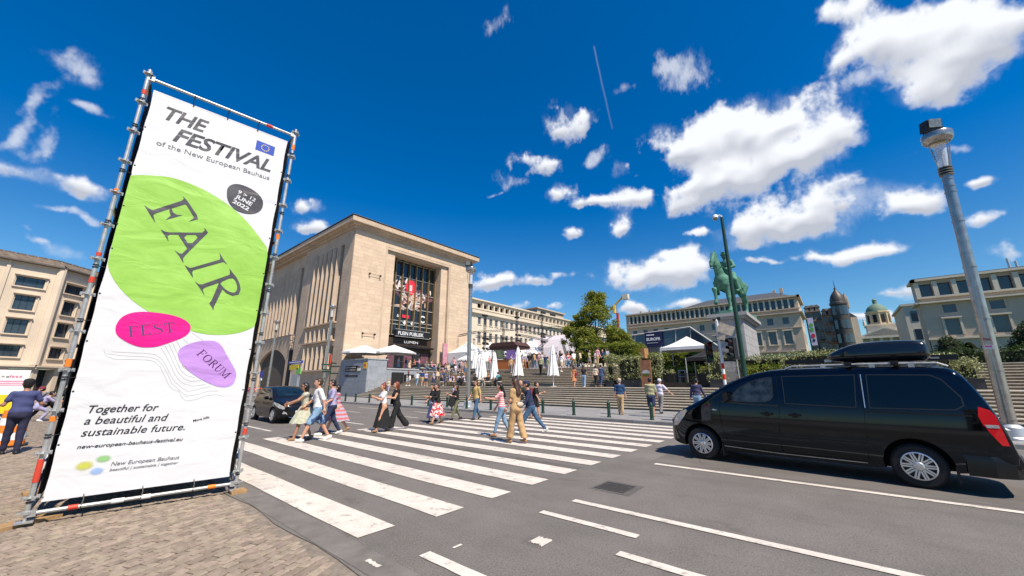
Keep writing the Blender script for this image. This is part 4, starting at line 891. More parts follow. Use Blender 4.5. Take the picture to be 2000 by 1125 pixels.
# the young tree over the clipped hedge mass
tree('broadleaf_tree', 'tall young broadleaf tree with an open top rising above the clipped green mass', 39, 20.2, 2.9, 9.0, 3.0, M_leaf, 3, 170, .20, .14, split=lambda z: (.95 if z<.62 else .58 if z<.8 else .32), clumps=105, cz0=.3)
tree('broadleaf_tree', 'lower broadleaf tree at the edge of the stage beside the tall young tree', 38.0, 22.2, 2.9, 6.3, 1.9, M_leaf, 5, 220, .17, .12, clumps=50, cz0=.25)
tree('broadleaf_tree', 'pale green low tree on the garden slope left of the glass pavilion', 41, 18.4, 2.9, 4.6, 2.3, M_leaf, 8, 220, .17, .12, clumps=60, cz0=.2)
M_leafg = mat('clipped_leaves', (.14,.20,.02), .5, var=.3, scale=1.5, piece=.3, col2=(.30,.34,.04), leafy=.45)
hedge_box('clipped_canopy', 'long clipped green canopy above the garden entrance', 34.5, 14.2, 3.7, 37.5, 20.2, 5.3, M_leafg, 26, .15, 21, cat='clipped tree')
for k, y in enumerate((15, 17.2, 19.4)): tag(MB().tube((36,y,2.9),(36,y,3.9),.11).build('plane_trunk', M_bark), ['slim trunk under the canopy nearest the planters','slim trunk under the middle of the clipped canopy','slim trunk at the stage end of the canopy'][k], 'tree trunk', 'trunks under the clipped canopy')
hedge_box('garden_slope_hedge', 'broad green hedge sloping down behind the wooden crate', 36.5, 8.6, 1.7, 39.5, 14.2, 4.3, M_leafg, 22, .15, 22)
hedge_box('garden_shrubbery', 'loose green shrubs under the white tent', 33.0, 7.2, 1.7, 35.0, 12.2, 2.8, M_leaf, 22, .16, 23, cat='shrubs')
hedge_box('garden_shrubbery', 'bright green shrub between the green pole and the van roof', 30.2, 2.2, 1.7, 31.5, 4.6, 2.7, M_leafg, 22, .14, 24, cat='shrubs')
# variegated hedges in planters
def planter_hedge(label, y0, y1, z1, x0=28.55, x1=29.25, seed=1, zp=.55):
    z0 = 1.35
    t = hedge_box('planted_hedge', label, x0, y0, z0+zp-.05, x1, y1, z1, M_leaf2, 34, .10, seed, 'variegated hedges in dark planters')
    MB().box(x0-.05,y0-.03,z0,x1+.05,y1+.03,z0+zp).box(x0-.08,y0-.06,z0+zp-.06,x1+.08,y1+.06,z0+zp+.0).build('planter', mat('dark_planter',(.028,.028,.032),.5,var=.1), t)
    return t
planter_hedge('narrow tall variegated hedge column left of the ivy wall', 13.62, 14.15, 3.75, seed=31)
planter_hedge('wide variegated hedge wall beside the rusty information board', 11.35, 13.15, 3.55, seed=32)
planter_hedge('variegated hedge column right of the rusty information board', 9.8, 10.45, 3.6, seed=33)
planter_hedge('tall variegated hedge column behind the traffic light', 5.75, 6.55, 3.5, seed=34)
planter_hedge('long variegated hedge behind the green pole', 2.6, 5.35, 3.4, x0=31.6, x1=32.5, seed=35)
planter_hedge('variegated hedge behind the van roof bars', -.9, 2.3, 3.35, seed=36)
planter_hedge('variegated hedge behind the roof box of the van', -4.6, -1.1, 3.0, seed=37)
planter_hedge('variegated hedge bulging over the planter near the big lamp post', -5.35, -4.65, 2.7, seed=38)
# dark clipped domes and shrubs in front of the arcaded palace
def dome_bush(label, x, y, z0, r, h, seed):
    t = thing('clipped_dome_bush', label, 'bush', (x,y,z0)); rs = random.Random(seed); cs = []
    for _ in range(int(160*r*r)):
        a = rs.random()*6.28; e = math.acos(rs.random()); cs.append((r*math.sin(e)*math.cos(a), r*math.sin(e)*math.sin(a), h*math.cos(e), .16,.16,.16))
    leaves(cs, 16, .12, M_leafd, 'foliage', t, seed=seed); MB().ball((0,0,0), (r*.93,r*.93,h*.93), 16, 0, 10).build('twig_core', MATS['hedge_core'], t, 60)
dome_bush('small dark clipped dome bush left of the stone arch', 50, -8.0, 3.3, 1.0, 2.3, 41)
dome_bush('large dark clipped bush right of the big lamp post', 44, -12.0, 2.9, 2.2, 3.4, 42)
dome_bush('dark bush behind the lamp post at the picture edge', 42, -15.6, 2.9, 2.3, 3.6, 43)
hedge_box('boxwood_hedge', 'low dark hedge along the top of the right-hand steps', 33.4, -14, 2.7, 34.6, -5.6, 3.5, M_leafd, 20, .12, 44)
hedge_box('ivy_bank', 'green bank of plants behind the small dome bush', 40, -9.5, 2.7, 41.5, -3.5, 3.7, M_leafd, 18, .14, 45)
tree('background_tree', 'small dark tree before the domed church', 120, -12.2, 3, 7, 2.5, M_leafd, 51, 60, .5, .2, clumps=30)
# ---------------- scaffold banner tower: outlines of the print in banner metres
GREEN=[(-0.022,4.39),(0.087,4.448),(0.216,4.492),(0.384,4.542),(0.53,4.548),(0.725,4.523),(0.89,4.481),(1.088,4.399),(1.25,4.314),(1.446,4.178),(1.604,4.025),(1.741,3.876),(1.883,3.711),(1.915,3.289),(1.921,2.956),(1.911,2.627),(1.896,2.372),(1.775,2.268),(1.635,2.204),(1.476,2.165),(1.299,2.155),(1.163,2.167),(1.046,2.2),(0.911,2.246),(0.76,2.312),(0.611,2.387),(0.482,2.463),(0.352,2.558),(0.22,2.684),(0.12,2.812),(0.019,2.995),(0.009,3.175),(0.0,3.568),(-0.009,3.973)]
FAIR=[[(0.613,4.297),(0.679,4.236),(0.832,4.038),(0.856,3.974),(0.75,3.898),(0.792,3.964),(0.802,3.988),(0.689,4.151),(0.664,4.166),(0.524,4.05),(0.549,3.991),(0.598,3.971),(0.666,3.982),(0.484,3.842),(0.531,3.934),(0.506,3.998),(0.5,4.032),(0.351,3.901),(0.344,3.874),(0.387,3.762),(0.316,3.86),(0.22,4.003),(0.28,3.968),(0.325,3.958),(0.613,4.212),(0.635,4.252)],[(0.953,3.861),(1.014,3.791),(0.802,3.352),(0.783,3.297),(0.801,3.221),(0.733,3.323),(0.665,3.402),(0.729,3.368),(0.759,3.367),(0.806,3.463),(0.665,3.655),(0.573,3.63),(0.551,3.603),(0.578,3.518),(0.458,3.683),(0.514,3.664),(0.567,3.668),(0.94,3.77),(0.967,3.812)],[(1.208,3.497),(1.261,3.421),(1.343,3.32),(1.284,3.352),(0.934,3.136),(0.927,3.102),(0.951,3.013),(0.88,3.105),(0.818,3.197),(0.879,3.167),(0.906,3.173),(1.23,3.382),(1.233,3.415)],[(1.378,3.266),(1.418,3.215),(1.493,3.137),(1.551,3.041),(1.583,2.939),(1.569,2.849),(1.49,2.811),(1.402,2.843),(1.342,2.898),(1.278,2.599),(1.281,2.544),(1.211,2.648),(1.232,2.701),(1.275,2.964),(1.276,2.995),(1.115,2.885),(1.095,2.849),(1.143,2.746),(1.061,2.863),(0.977,2.968),(1.04,2.93),(1.078,2.936),(1.395,3.157),(1.394,3.205)]]
HOLES=[[(0.713,3.666),(0.924,3.723),(0.827,3.519)],[(1.289,3.001),(1.433,3.117),(1.493,3.07),(1.538,2.958),(1.522,2.876),(1.461,2.866),(1.382,2.905),(1.33,2.951)]]
DATE=[(1.142,4.549),(1.138,4.636),(1.183,4.717),(1.263,4.761),(1.371,4.764),(1.497,4.733),(1.609,4.669),(1.677,4.561),(1.676,4.428),(1.617,4.33),(1.523,4.279),(1.427,4.261),(1.307,4.279),(1.22,4.35),(1.164,4.444)]
PINK=[(0.252,2.133),(0.249,2.213),(0.279,2.311),(0.344,2.377),(0.436,2.413),(0.555,2.426),(0.68,2.423),(0.822,2.407),(0.94,2.367),(1.015,2.316),(1.055,2.246),(1.042,2.157),(0.986,2.086),(0.896,2.029),(0.799,1.972),(0.722,1.932),(0.643,1.914),(0.543,1.911),(0.439,1.948),(0.342,2.008),(0.281,2.063)]
PURP=[(0.968,1.827),(0.964,1.884),(0.998,1.943),(1.058,1.99),(1.163,2.041),(1.277,2.065),(1.373,2.064),(1.439,2.031),(1.5,1.959),(1.568,1.841),(1.649,1.723),(1.719,1.603),(1.743,1.513),(1.723,1.407),(1.667,1.36),(1.595,1.349),(1.507,1.364),(1.379,1.422),(1.251,1.501),(1.147,1.578),(1.054,1.674),(0.998,1.743)]
CONT=[[(0.197,1.84),(0.238,1.765),(0.336,1.73),(0.476,1.736),(0.633,1.736),(0.727,1.719),(0.803,1.639),(0.863,1.531),(0.94,1.381),(1.005,1.312),(1.061,1.298),(1.121,1.2),(1.173,1.151),(1.282,1.168),(1.41,1.228),(1.527,1.236),(1.616,1.209)],[(0.231,1.803),(0.373,1.784),(0.517,1.781),(0.666,1.778),(0.753,1.747),(0.829,1.668),(0.905,1.532),(0.968,1.408),(1.03,1.353),(1.096,1.283),(1.173,1.22),(1.292,1.245),(1.423,1.293),(1.543,1.291)],[(0.271,1.832),(0.46,1.829),(0.617,1.83),(0.721,1.815),(0.805,1.75),(0.876,1.641),(0.939,1.518),(1.008,1.422),(1.085,1.353),(1.172,1.289),(1.302,1.323),(1.435,1.364)],[(0.766,1.914),(0.837,1.806),(0.913,1.67),(0.977,1.546),(1.047,1.45),(1.122,1.394),(1.227,1.366),(1.36,1.394)],[(0.802,1.951),(0.877,1.822),(0.956,1.671),(1.018,1.561),(1.097,1.478),(1.182,1.436),(1.305,1.451)],[(0.841,1.975),(0.917,1.839),(0.984,1.7),(1.046,1.59),(1.123,1.521),(1.218,1.493)],[(0.88,1.999),(0.945,1.868),(1.007,1.758),(1.058,1.646),(1.134,1.591)],[(0.917,2.038),(0.979,1.927),(1.041,1.816)],[(0.989,2.065),(1.055,2.004)],[(1.074,2.167),(1.152,2.114),(1.23,2.061)]]

def fold_bump(m, s=.5):
    nt = m.node_tree; N = nt.nodes; L = nt.links; b = N['Principled BSDF']; tc = N.new('ShaderNodeNewGeometry')
    vm = N.new('ShaderNodeVectorMath'); vm.operation = 'MULTIPLY'; vm.inputs[1].default_value = (1.1,1.1,2.4); L.new(tc.outputs['Position'], vm.inputs[0])
    n = N.new('ShaderNodeTexNoise'); n.inputs['Scale'].default_value = 1.5; n.inputs['Detail'].default_value = 3; n.inputs['Distortion'].default_value = .8; n.inputs['Roughness'].default_value = .45; L.new(vm.outputs[0], n.inputs['Vector'])
    bp = N.new('ShaderNodeBump'); bp.inputs['Strength'].default_value = s; bp.inputs['Distance'].default_value = .12; L.new(n.outputs[0], bp.inputs['Height']); L.new(bp.outputs[0], b.inputs['Normal'])
    return m
M_ban = fold_bump(mat('banner_fabric', (.70,.70,.71), .55, var=.03, scale=1), .15)
M_bgreen = fold_bump(mat('print_lime', (.29,.57,.07), .5, var=.10, scale=1.1, col2=(.36,.64,.12)), .18)
M_bpink = fold_bump(mat('print_magenta', (.80,.005,.24), .5, var=.07, scale=3), .25); M_bpurp = fold_bump(mat('print_violet', (.50,.27,.66), .5, var=.06, scale=3), .25)
M_bchar = fold_bump(mat('print_charcoal', (.075,.072,.080), .45, var=.25, scale=3), .25); M_bink = mat('print_ink', (.02,.02,.024), .5, var=0); M_bgrey = mat('print_grey', (.15,.15,.16), .5, var=0)
M_bplum = mat('print_plum', (.09,.015,.09), .5, var=0); M_bline = mat('print_hairline', (.36,.36,.37), .6, var=0); M_bflag = mat('print_flag_blue', (.02,.07,.42), .5, var=0); M_bstar = mat('print_star', (.85,.70,.25), .5, var=0)
TROT = (R(1.774), 0, R(-6.07)); TLOC = (.206, 7.70, .24)
tower = thing('scaffold_tower', 'galvanised scaffold tower with red and orange tape marks holding the tall festival banner', 'scaffold'); tower.location = TLOC; tower.rotation_euler = TROT
ban = thing('festival_banner', 'tall white festival banner with a lime green patch reading FAIR', 'banner'); ban.location = TLOC; ban.rotation_euler = TROT
XL, XR, ZT = -.085, 1.975, 6.16; PR = .0242
def rosette(b, x, y, z):
    b.lathe([(PR,-.006),(.061,-.005),(.061,.005),(PR,.006)], (x,y,z), 10)
    for k in range(4): a = k*math.pi/2+.4; b.obox((x+math.cos(a)*.058,y+math.sin(a)*.058,z), (.03,.02,.045), Matrix.Rotation(a,4,'Z'))
zg = -.24
posts = [(XL,-.06),(XR,-.06),(XL,2.0),(XR,2.0)]
for (x, y) in posts:
    b = MB(); b.tube((x,y,zg+.14),(x,y,ZT),PR,None,14)
    for z in (1.9,3.9,5.9): b.tube((x,y,z-.10),(x,y,z+.10),PR*1.14,None,14)
    p_ = b.build('upright', M_galv, tower, 40)
    b = MB(); k = zg+.32
    while k < ZT: rosette(b, x, y, k); k += .5
    b.build('rosette', M_galv, p_, 30)
    b = MB(); b.tube((x,y,zg+.06),(x,y,zg+.26),.017,None,10).box(x-.075,y-.075,zg+.05,x+.075,y+.075,zg+.062).tube((x,y,zg+.14),(x,y,zg+.17),.045,None,8).obox((x,y,zg+.155),(.17,.018,.018)); b.build('base_jack', M_galv, tower, 40)
def ledger(p, q, name='ledger'):
    b = MB(); b.tube(p, q, PR, None, 12); P_, Q_ = Vector(p), Vector(q); d = (Q_-P_).normalized()
    for c in (P_, Q_): b.obox(c, (.075,.05,.07), d.to_track_quat('X','Z').to_matrix().to_4x4())
    return b.build(name, M_galv, tower, 40)
for y in (-.06, 2.0):
    for z in ((-.10, ZT-.14) if y < 0 else (-.10, 1.9, 3.9, ZT-.14)): ledger((XL+.04,y,z), (XR-.04,y,z))
for x in (XL, XR):
    for z in (-.08, 1.9, 3.9, ZT-.10): ledger((x,-.02,z), (x,1.96,z))
for z0 in (.1, 2.0, 4.0): ledger((XL+.03,1.93,z0), (XR-.03,1.93,z0+1.8), 'brace')
for x in (XL, XR): ledger((x,.03,.1), (x,1.9,1.8), 'brace')
# tape rings
def ring(x, z, h, m, y=-.06): MB().tube((x,y,z),(x,y,z+h),PR*1.22,None,14).build('tape_ring', m, tower, 40)
for x, z, h, m in ((XL,5.72,.07,M_red),(XL,4.06,.07,M_orange),(XL,3.12,.05,M_red),(XL,2.74,.08,M_red),(XL,1.62,.10,M_orange),(XL,.95,.06,M_orange),(XL,.25,.26,M_red),(XR,5.72,.10,M_orange),(XR,3.92,.10,M_orange),(XR,.62,.09,M_red)): ring(x, z, h, m)
for a, b_, m, z in ((.24,.33,M_red,-.098),(1.62,1.72,M_orange,-.098),(1.50,1.60,M_red,ZT-.14),(.62,.74,M_white,-.10),(.9,1.0,M_white,-.10)): MB().tube((a,-.06,z),(b_,-.06,z),PR*1.2,None,14).build('tape_ring', m, tower, 40)
for x in (XL, XR):
    for z in (.02,.75,1.45,2.2,2.95,3.6,4.4,5.15,5.6): 
        MB().tube((x,-.06,z),(x,-.06,z+.016),PR*1.3,None,12).tube((x,-.06,z+.035),(x,-.06,z+.05),PR*1.3,None,12).tube((x,-.085,z+.02),(.01 if x<1 else 1.875,-.008,z+.04),.005,None,5).build('cable_tie', M_black, tower, 40)
for x in (.49, .95, 1.394): MB().path([(x,-.01,5.86),(x-.01,-.05,5.94),(x,-.09,ZT-.15),(x,-.06,ZT-.11)],.006,5).build('elastic_tie', M_black, tower)
for x in (.35, .9, 1.45): MB().path([(x,-.01,.03),(x+.01,-.05,-.03),(x,-.09,-.10),(x+.01,-.06,-.13),(x+.02,-.03,-.10),(x,-.01,.03)],.006,5).build('elastic_tie', M_black, tower)
# black backing sheets tied inside the tower
for (a, b_, c, d, e, f) in ((XL+.03,1.90,.1,XR-.03,1.91,ZT-.2),(XL+.035,.05,.02,XL+.045,1.9,ZT-.16),(XR-.045,.05,.02,XR-.035,1.9,ZT-.16)): tag(MB().box(a,b_,c,d,e,f).build('backing_sheet', M_blackmat, tower))
tower['label'] = 'galvanised scaffold tower with red and orange tape marks holding the tall festival banner'
# timber pads
for k, (x, y, w, l, lab) in enumerate(((.10,7.77,.62,.22,'long weathered timber board under the nearest left scaffold foot'),(2.20,7.42,.20,.24,'short timber block under the right front scaffold foot'),(.30,9.75,.5,.22,'timber board under the rear left scaffold foot'),(2.35,9.55,.4,.22,'timber board under the rear right scaffold foot'))):
    b = MB().box(-w/2-(.25 if k==0 else 0),-l/2,0,w/2,l/2,.05); b.join(MB().box(-w*.3,-l*.4,.0505,w*.3,l*.4,.068)) if k != 0 else None
    tag(b.build('timber_pad', M_wood, None, 0, (x,y,-.008), R([28,-4,5,5][k])), lab, 'timber board', 'timber pads under the scaffold')
# the fabric
W_, H_ = 1.881, 5.888
b = MB(); n1, n2 = 16, 40
def edge(u, v):   # edges pulled in between the ties
    x = u*W_; z = v*H_
    x += .012*abs(math.sin(v*math.pi*9))*(1 if u < .5 else -1)*abs(2*u-1); z += .014*abs(math.sin(u*math.pi*4))*(1 if v < .5 else -1)*abs(2*v-1); return (x, -.002, z)
for j in range(n2+1):
    for i in range(n1+1): b.v.append(edge(i/n1, j/n2))
for j in range(n2):
    for i in range(n1): a = j*(n1+1)+i; b.f.append((a,a+1,a+n1+2,a+n1+1)); b.m.append(0)
fab = b.build('fabric', M_ban, ban)
b = MB()
for i in range(n1+1): pass
b.box(-.0,-.004,.0,W_,.006,.02).build('hem', M_ban, ban); MB().box(0,-.0045,H_-.02,W_,.006,H_).build('hem', M_ban, ban)
def smooth_closed(p, it=2):
    for _ in range(it):
        q = []
        for a, c in zip(p, p[1:]+p[:1]): q += [(a[0]*.75+c[0]*.25, a[1]*.75+c[1]*.25), (a[0]*.25+c[0]*.75, a[1]*.25+c[1]*.75)]
        p = q
    return p
def printed(name, outline, m, d, holes=(), par=None, it=2):
    """flat printed shape lying on the fabric"""
    bm = bmesh.new(); loops = [smooth_closed(outline, it) if it else outline]+[smooth_closed(h, 1) for h in holes]; ed = []
    for lp in loops:
        vs = [bm.verts.new((min(max(x,.004),W_-.004), -d, z)) for x, z in lp]; ed += [bm.edges.new((vs[i], vs[(i+1)%len(vs)])) for i in range(len(vs))]
    bmesh.ops.triangle_fill(bm, edges=ed, use_beauty=True, use_dissolve=False)
    me = bpy.data.meshes.new(name); bm.to_mesh(me); bm.free(); me.materials.append(m)
    return link(name, me, par or ban)
pg = printed('green_patch', GREEN, M_bgreen, .0045, it=1)
pk = printed('pink_patch', PINK, M_bpink, .007, it=1); pp = printed('violet_patch', PURP, M_bpurp, .007, it=1)
dt = printed('date_patch', DATE, M_bchar, .007, it=1)
fl = printed('flag_print', [(1.411,5.500),(1.702,5.493),(1.702,5.680),(1.411,5.690)], M_bflag, .0045, it=0)
for k in range(12):
    a = k*math.pi/6; cx, cz = 1.556+.058*math.sin(a), 5.591+.058*math.cos(a); r = .0135
    MB().add([(cx+r*(1 if i%2==0 else .42)*math.sin(i*math.pi/5), -.006, cz+r*(1 if i%2==0 else .42)*math.cos(i*math.pi/5)) for i in range(10)], [tuple(range(10))]).build('star', M_bstar, fl)
printed('letter_f', FAIR[0], M_bchar, .0065, par=pg, it=0); printed('letter_a', FAIR[1], M_bchar, .0065, [HOLES[0]], pg, 0); printed('letter_i', FAIR[2], M_bchar, .0065, par=pg, it=0); printed('letter_r', FAIR[3], M_bchar, .0065, [HOLES[1]], pg, 0)
def fit_words(txt, x0, x1, zb, cap, m, d=.0065, shear=0, bold=0, rot=0, par=None, name='lettering', sp=1.0):
    o = words_on(par or ban, txt, (0,0,0), 1.0, m, shear=shear, bold=bold, name=name, depth=0, space=sp)
    v = np.empty(len(o.data.vertices)*3, np.float32); o.data.vertices.foreach_get('co', v); v = v.reshape(-1,3); mn, mx_ = v[:,0].min(), v[:,0].max()
    sx = (x1-x0)/(mx_-mn); sz = cap/.73
    o.matrix_local = Matrix.Translation((x0,-d,zb))@Matrix.Rotation(-rot,4,'Y')@Matrix.Rotation(math.pi/2,4,'X')@Matrix.Diagonal((sx,sz,1,1))@Matrix.Translation((-mn,0,0))
    return o
fit_words('THE', .19, .73, 5.475, .235, M_bchar, shear=.28, bold=.020, sp=.95); fit_words('FESTIVAL', .345, 1.70, 5.165, .245, M_bchar, shear=.28, bold=.020, sp=.95)
fit_words('of the New European Bauhaus', .18, 1.70, 5.005, .085, M_bgrey, bold=.004)
fit_words('9 > 12', 1.285, 1.56, 4.60, .062, M_ban, .0085, bold=.02, rot=R(-16), par=dt); fit_words('JUNE', 1.262, 1.52, 4.505, .072, M_ban, .0085, bold=.03, rot=R(-18), par=dt); fit_words('2022', 1.235, 1.49, 4.405, .070, M_ban, .0085, bold=.03, rot=R(-18), par=dt)
fit_words('Together for', .197, .885, 1.030, .100, M_bink, shear=.25, bold=.010); fit_words('a beautiful and', .188, 1.012, .885, .102, M_bink, shear=.25, bold=.006); fit_words('sustainable future.', .188, 1.227, .738, .100, M_bink, shear=.25, bold=.006)
fit_words('new-european-bauhaus-festival.eu', .183, 1.228, .588, .05, M_bink, shear=.25, bold=.012)
fit_words('New European Bauhaus', .533, 1.229, .338, .052, M_bgrey, shear=.22, bold=.008); fit_words('beautiful | sustainable | together', .533, 1.23, .272, .036, M_bgrey, shear=.22, bold=.012)
fit_words('More info', 1.308, 1.50, .845, .036, M_bink, rot=R(14), bold=.02)
# serif capitals made from strokes
def serif(txt, org, w, h, rot, m, par, d, shear=0):
    rects = {'F':[(.12,0,.25,1),(.02,0,.36,.05),(.02,.95,.12,1),(.25,.94,.66,1),(.60,.74,.66,.94),(.25,.49,.46,.54),(.46,.38,.50,.65)],
     'E':[(.12,0,.25,1),(.02,0,.12,.05),(.02,.95,.12,1),(.25,.94,.68,1),(.62,.76,.68,.94),(.25,.49,.46,.54),(.46,.38,.50,.65),(.25,0,.72,.06),(.66,.06,.72,.26)],
     'T':[(.31,.05,.44,.94),(.20,0,.55,.05),(.02,.94,.73,1),(.02,.74,.08,.94),(.67,.74,.73,.94)],
     'U':[(.10,.28,.23,.95),(.0,.95,.33,1),(.60,.28,.66,.95),(.50,.95,.76,1)],
     'M':[(.10,.05,.15,.95),(.0,0,.26,.05),(.0,.95,.18,1),(.80,.05,.93,.95),(.70,0,1.03,.05),(.86,.95,1.03,1)],
     'R':[(.12,.05,.25,.95),(.02,0,.36,.05),(.02,.95,.12,1)], 'S':[], 'O':[]}
    strokes = {'S':([(.58,.76),(.55,.92),(.36,.985),(.16,.93),(.10,.76),(.20,.62),(.42,.50),(.60,.38),(.62,.20),(.52,.06),(.32,.015),(.12,.07),(.07,.26)],[.03,.03,.03,.06,.10,.13,.14,.13,.10,.06,.03,.03,.03]),
     'O':([(.45+.36*math.cos(t),.5+.47*math.sin(t)) for t in [i*math.pi/10 for i in range(21)]],[.04+.10*abs(math.cos(i*math.pi/10)) for i in range(21)]),
     'R':([(.25,.975),(.42,.97),(.56,.90),(.60,.75),(.55,.60),(.42,.53),(.25,.52)],[.05,.06,.10,.13,.10,.06,.04]),
     'U':([(.165,.30),(.20,.12),(.32,.03),(.45,.03),(.58,.12),(.63,.30)],[.13,.12,.08,.06,.05,.05]), 'M':([(.125,.95),(.46,.06),(.80,.95)],[.09,.09,.05])}
    extra = {'R':([(.42,.52),(.72,.02)],[.13,.12])}
    adv = {'F':.78,'E':.86,'S':.78,'T':.84,'O':.98,'R':.86,'U':.86,'M':1.12}; tot = sum(adv[c] for c in txt); x = 0; lift = [0]
    ca, sa = math.cos(rot), math.sin(rot)
    for c in txt:
        b = MB()
        def put(poly):
            lift[0] = (lift[0]+1) % 40; q = []
            for u, v in poly:
                X_ = (x+u+shear*v)*w/tot; Z_ = v*h; q.append((org[0]+X_*ca-Z_*sa, -d-.00003*lift[0], org[1]+X_*sa+Z_*ca))
            b.add(q, [tuple(range(len(q)))])
        for (a, e, f, g_) in rects[c]: put([(a,e),(f,e),(f,g_),(a,g_)])
        for dct in (strokes, extra):
            if c in dct:
                pts, ws = dct[c]
                for k in range(len(pts)-1):
                    (ax, ay), (bx, by) = pts[k], pts[k+1]; L_ = math.hypot(bx-ax, by-ay); nx, ny = -(by-ay)/L_, (bx-ax)/L_
                    put([(ax-nx*ws[k]/2, ay-ny*ws[k]/2), (bx-nx*ws[k+1]/2, by-ny*ws[k+1]/2), (bx+nx*ws[k+1]/2, by+ny*ws[k+1]/2), (ax+nx*ws[k]/2, ay+ny*ws[k]/2)])
        b.build('letter_'+c.lower(), m, par); x += adv[c]
M_bnavy = mat('print_navy', (.07,.06,.16), .5, var=0)
serif('FEST', (.40,2.045), .51, .150, R(13.5), M_bnavy, pk, .0085); serif('FORUM', (1.175,1.845), .575, .112, R(-41), M_bplum, pp, .0085)
for ln in CONT:
    b = MB(); w = .0022
    for (p, q) in zip(ln[:-1], ln[1:]):
        L_ = math.hypot(q[0]-p[0], q[1]-p[1]) or 1; nx, nz = -(q[1]-p[1])/L_*w, (q[0]-p[0])/L_*w
        b.add([(p[0]-nx,-.0035,p[1]-nz),(q[0]-nx,-.0035,q[1]-nz),(q[0]+nx,-.0035,q[1]+nz),(p[0]+nx,-.0035,p[1]+nz)], [(0,1,2,3)])
    b.build('contour_line', M_bline, ban)
# soft three-lobed colour mark
def soft(cx, cz, rx, rz_, col):
    m = bpy.data.materials.new('soft_print'); m.use_nodes = True; nt = m.node_tree; N = nt.nodes; L = nt.links; p = N['Principled BSDF']; p.inputs['Base Color'].default_value = (*col,1); p.inputs['Roughness'].default_value = .5
    tc = N.new('ShaderNodeTexCoord'); ln = N.new('ShaderNodeVectorMath'); ln.operation = 'LENGTH'; vm = N.new('ShaderNodeVectorMath'); vm.operation = 'MULTIPLY'; vm.inputs[1].default_value = (1/rx,0,1/rz_); L.new(tc.outputs['Object'], vm.inputs[0]); L.new(vm.outputs[0], ln.inputs[0])
    mr = N.new('ShaderNodeMapRange'); mr.interpolation_type = 'SMOOTHSTEP'; mr.inputs[1].default_value = .25; mr.inputs[2].default_value = 1; mr.inputs[3].default_value = .85; mr.inputs[4].default_value = 0; L.new(ln.outputs['Value'], mr.inputs[0]); L.new(mr.outputs[0], p.inputs['Alpha'])
    MB().add([(rx*math.cos(i*math.pi/12),0,rz_*math.sin(i*math.pi/12)) for i in range(24)], [tuple(range(24))]).build('colour_mark', m, ban, loc=(cx,-.0045-.0005*len(MATS)%.002-rx*.005,cz))
soft(.29,.373,.105,.075,(.62,.62,.08)); soft(.45,.437,.09,.06,(.30,.60,.22)); soft(.415,.29,.08,.06,(.32,.50,.80))
for z in [i*H_/9 for i in range(1,9)]:
    for x in (.018, W_-.018): MB().tube((x,-.003,z),(x,-.006,z),.011,None,8).build('eyelet', M_black, ban)
# ---------------- vehicles
M_vblack = mat('black_car_paint', (.0018,.002,.0026), .06, var=0, coat=.25, spec=.5)
M_vblack.node_tree.nodes['Principled BSDF'].inputs['Specular Tint'].default_value = (.62,.78,1,1)
M_vwell = mat('wheel_well_black', (.006,.006,.006), .9, var=0)
M_tint = mat('tinted_glass', (.002,.0025,.003), .02, var=0, spec=.6)
M_clearw = mat('cab_glass', (.014,.022,.028), .03, var=.8, scale=5, spec=.5, col2=(.05,.07,.085))  # lighter bluish tone painted into the glass to suggest reflection
M_seal = mat('window_seal', (.02,.021,.023), .45, var=0)
M_gap = mat('panel_gap', (.001,.001,.001), .8, var=0)
M_trim = mat('black_plastic', (.014,.014,.015), .55, var=.1)
M_tail = mat('tail_lamp_red', (.62,.006,.012), .12, var=0, coat=.7); M_lampc = mat('lamp_clear', (.55,.56,.58), .12, .4, var=.2, scale=30, coat=1)
M_hub = mat('silver_hubcap', (.62,.63,.64), .30, .6, var=.05)
def interp(tab, x):
    if x <= tab[0][0]: return tab[0][1]
    for (a, p), (b, q) in zip(tab[:-1], tab[1:]):
        if x <= b: t = (x-a)/(b-a); return p+(q-p)*t
    return tab[-1][1]
def smooth_tab(tab, n=5):     # Catmull-Rom resample
    o = []
    for i in range(len(tab)-1):
        p0 = tab[max(i-1,0)]; p1 = tab[i]; p2 = tab[i+1]; p3 = tab[min(i+2,len(tab)-1)]
        for k in range(n):
            t = k/n; x = p1[0]+(p2[0]-p1[0])*t
            m1 = (p2[1]-p0[1])/max(1e-6,(p2[0]-p0[0]))*(p2[0]-p1[0]); m2 = (p3[1]-p1[1])/max(1e-6,(p3[0]-p1[0]))*(p2[0]-p1[0])
            d = p2[1]-p1[1]; m1 = max(-abs(3*d), min(abs(3*d), m1)); m2 = max(-abs(3*d), min(abs(3*d), m2))
            o.append((x, (2*t**3-3*t*t+1)*p1[1]+(t**3-2*t*t+t)*m1+(-2*t**3+3*t*t)*p2[1]+(t**3-t*t)*m2))
    return o+[tab[-1]]
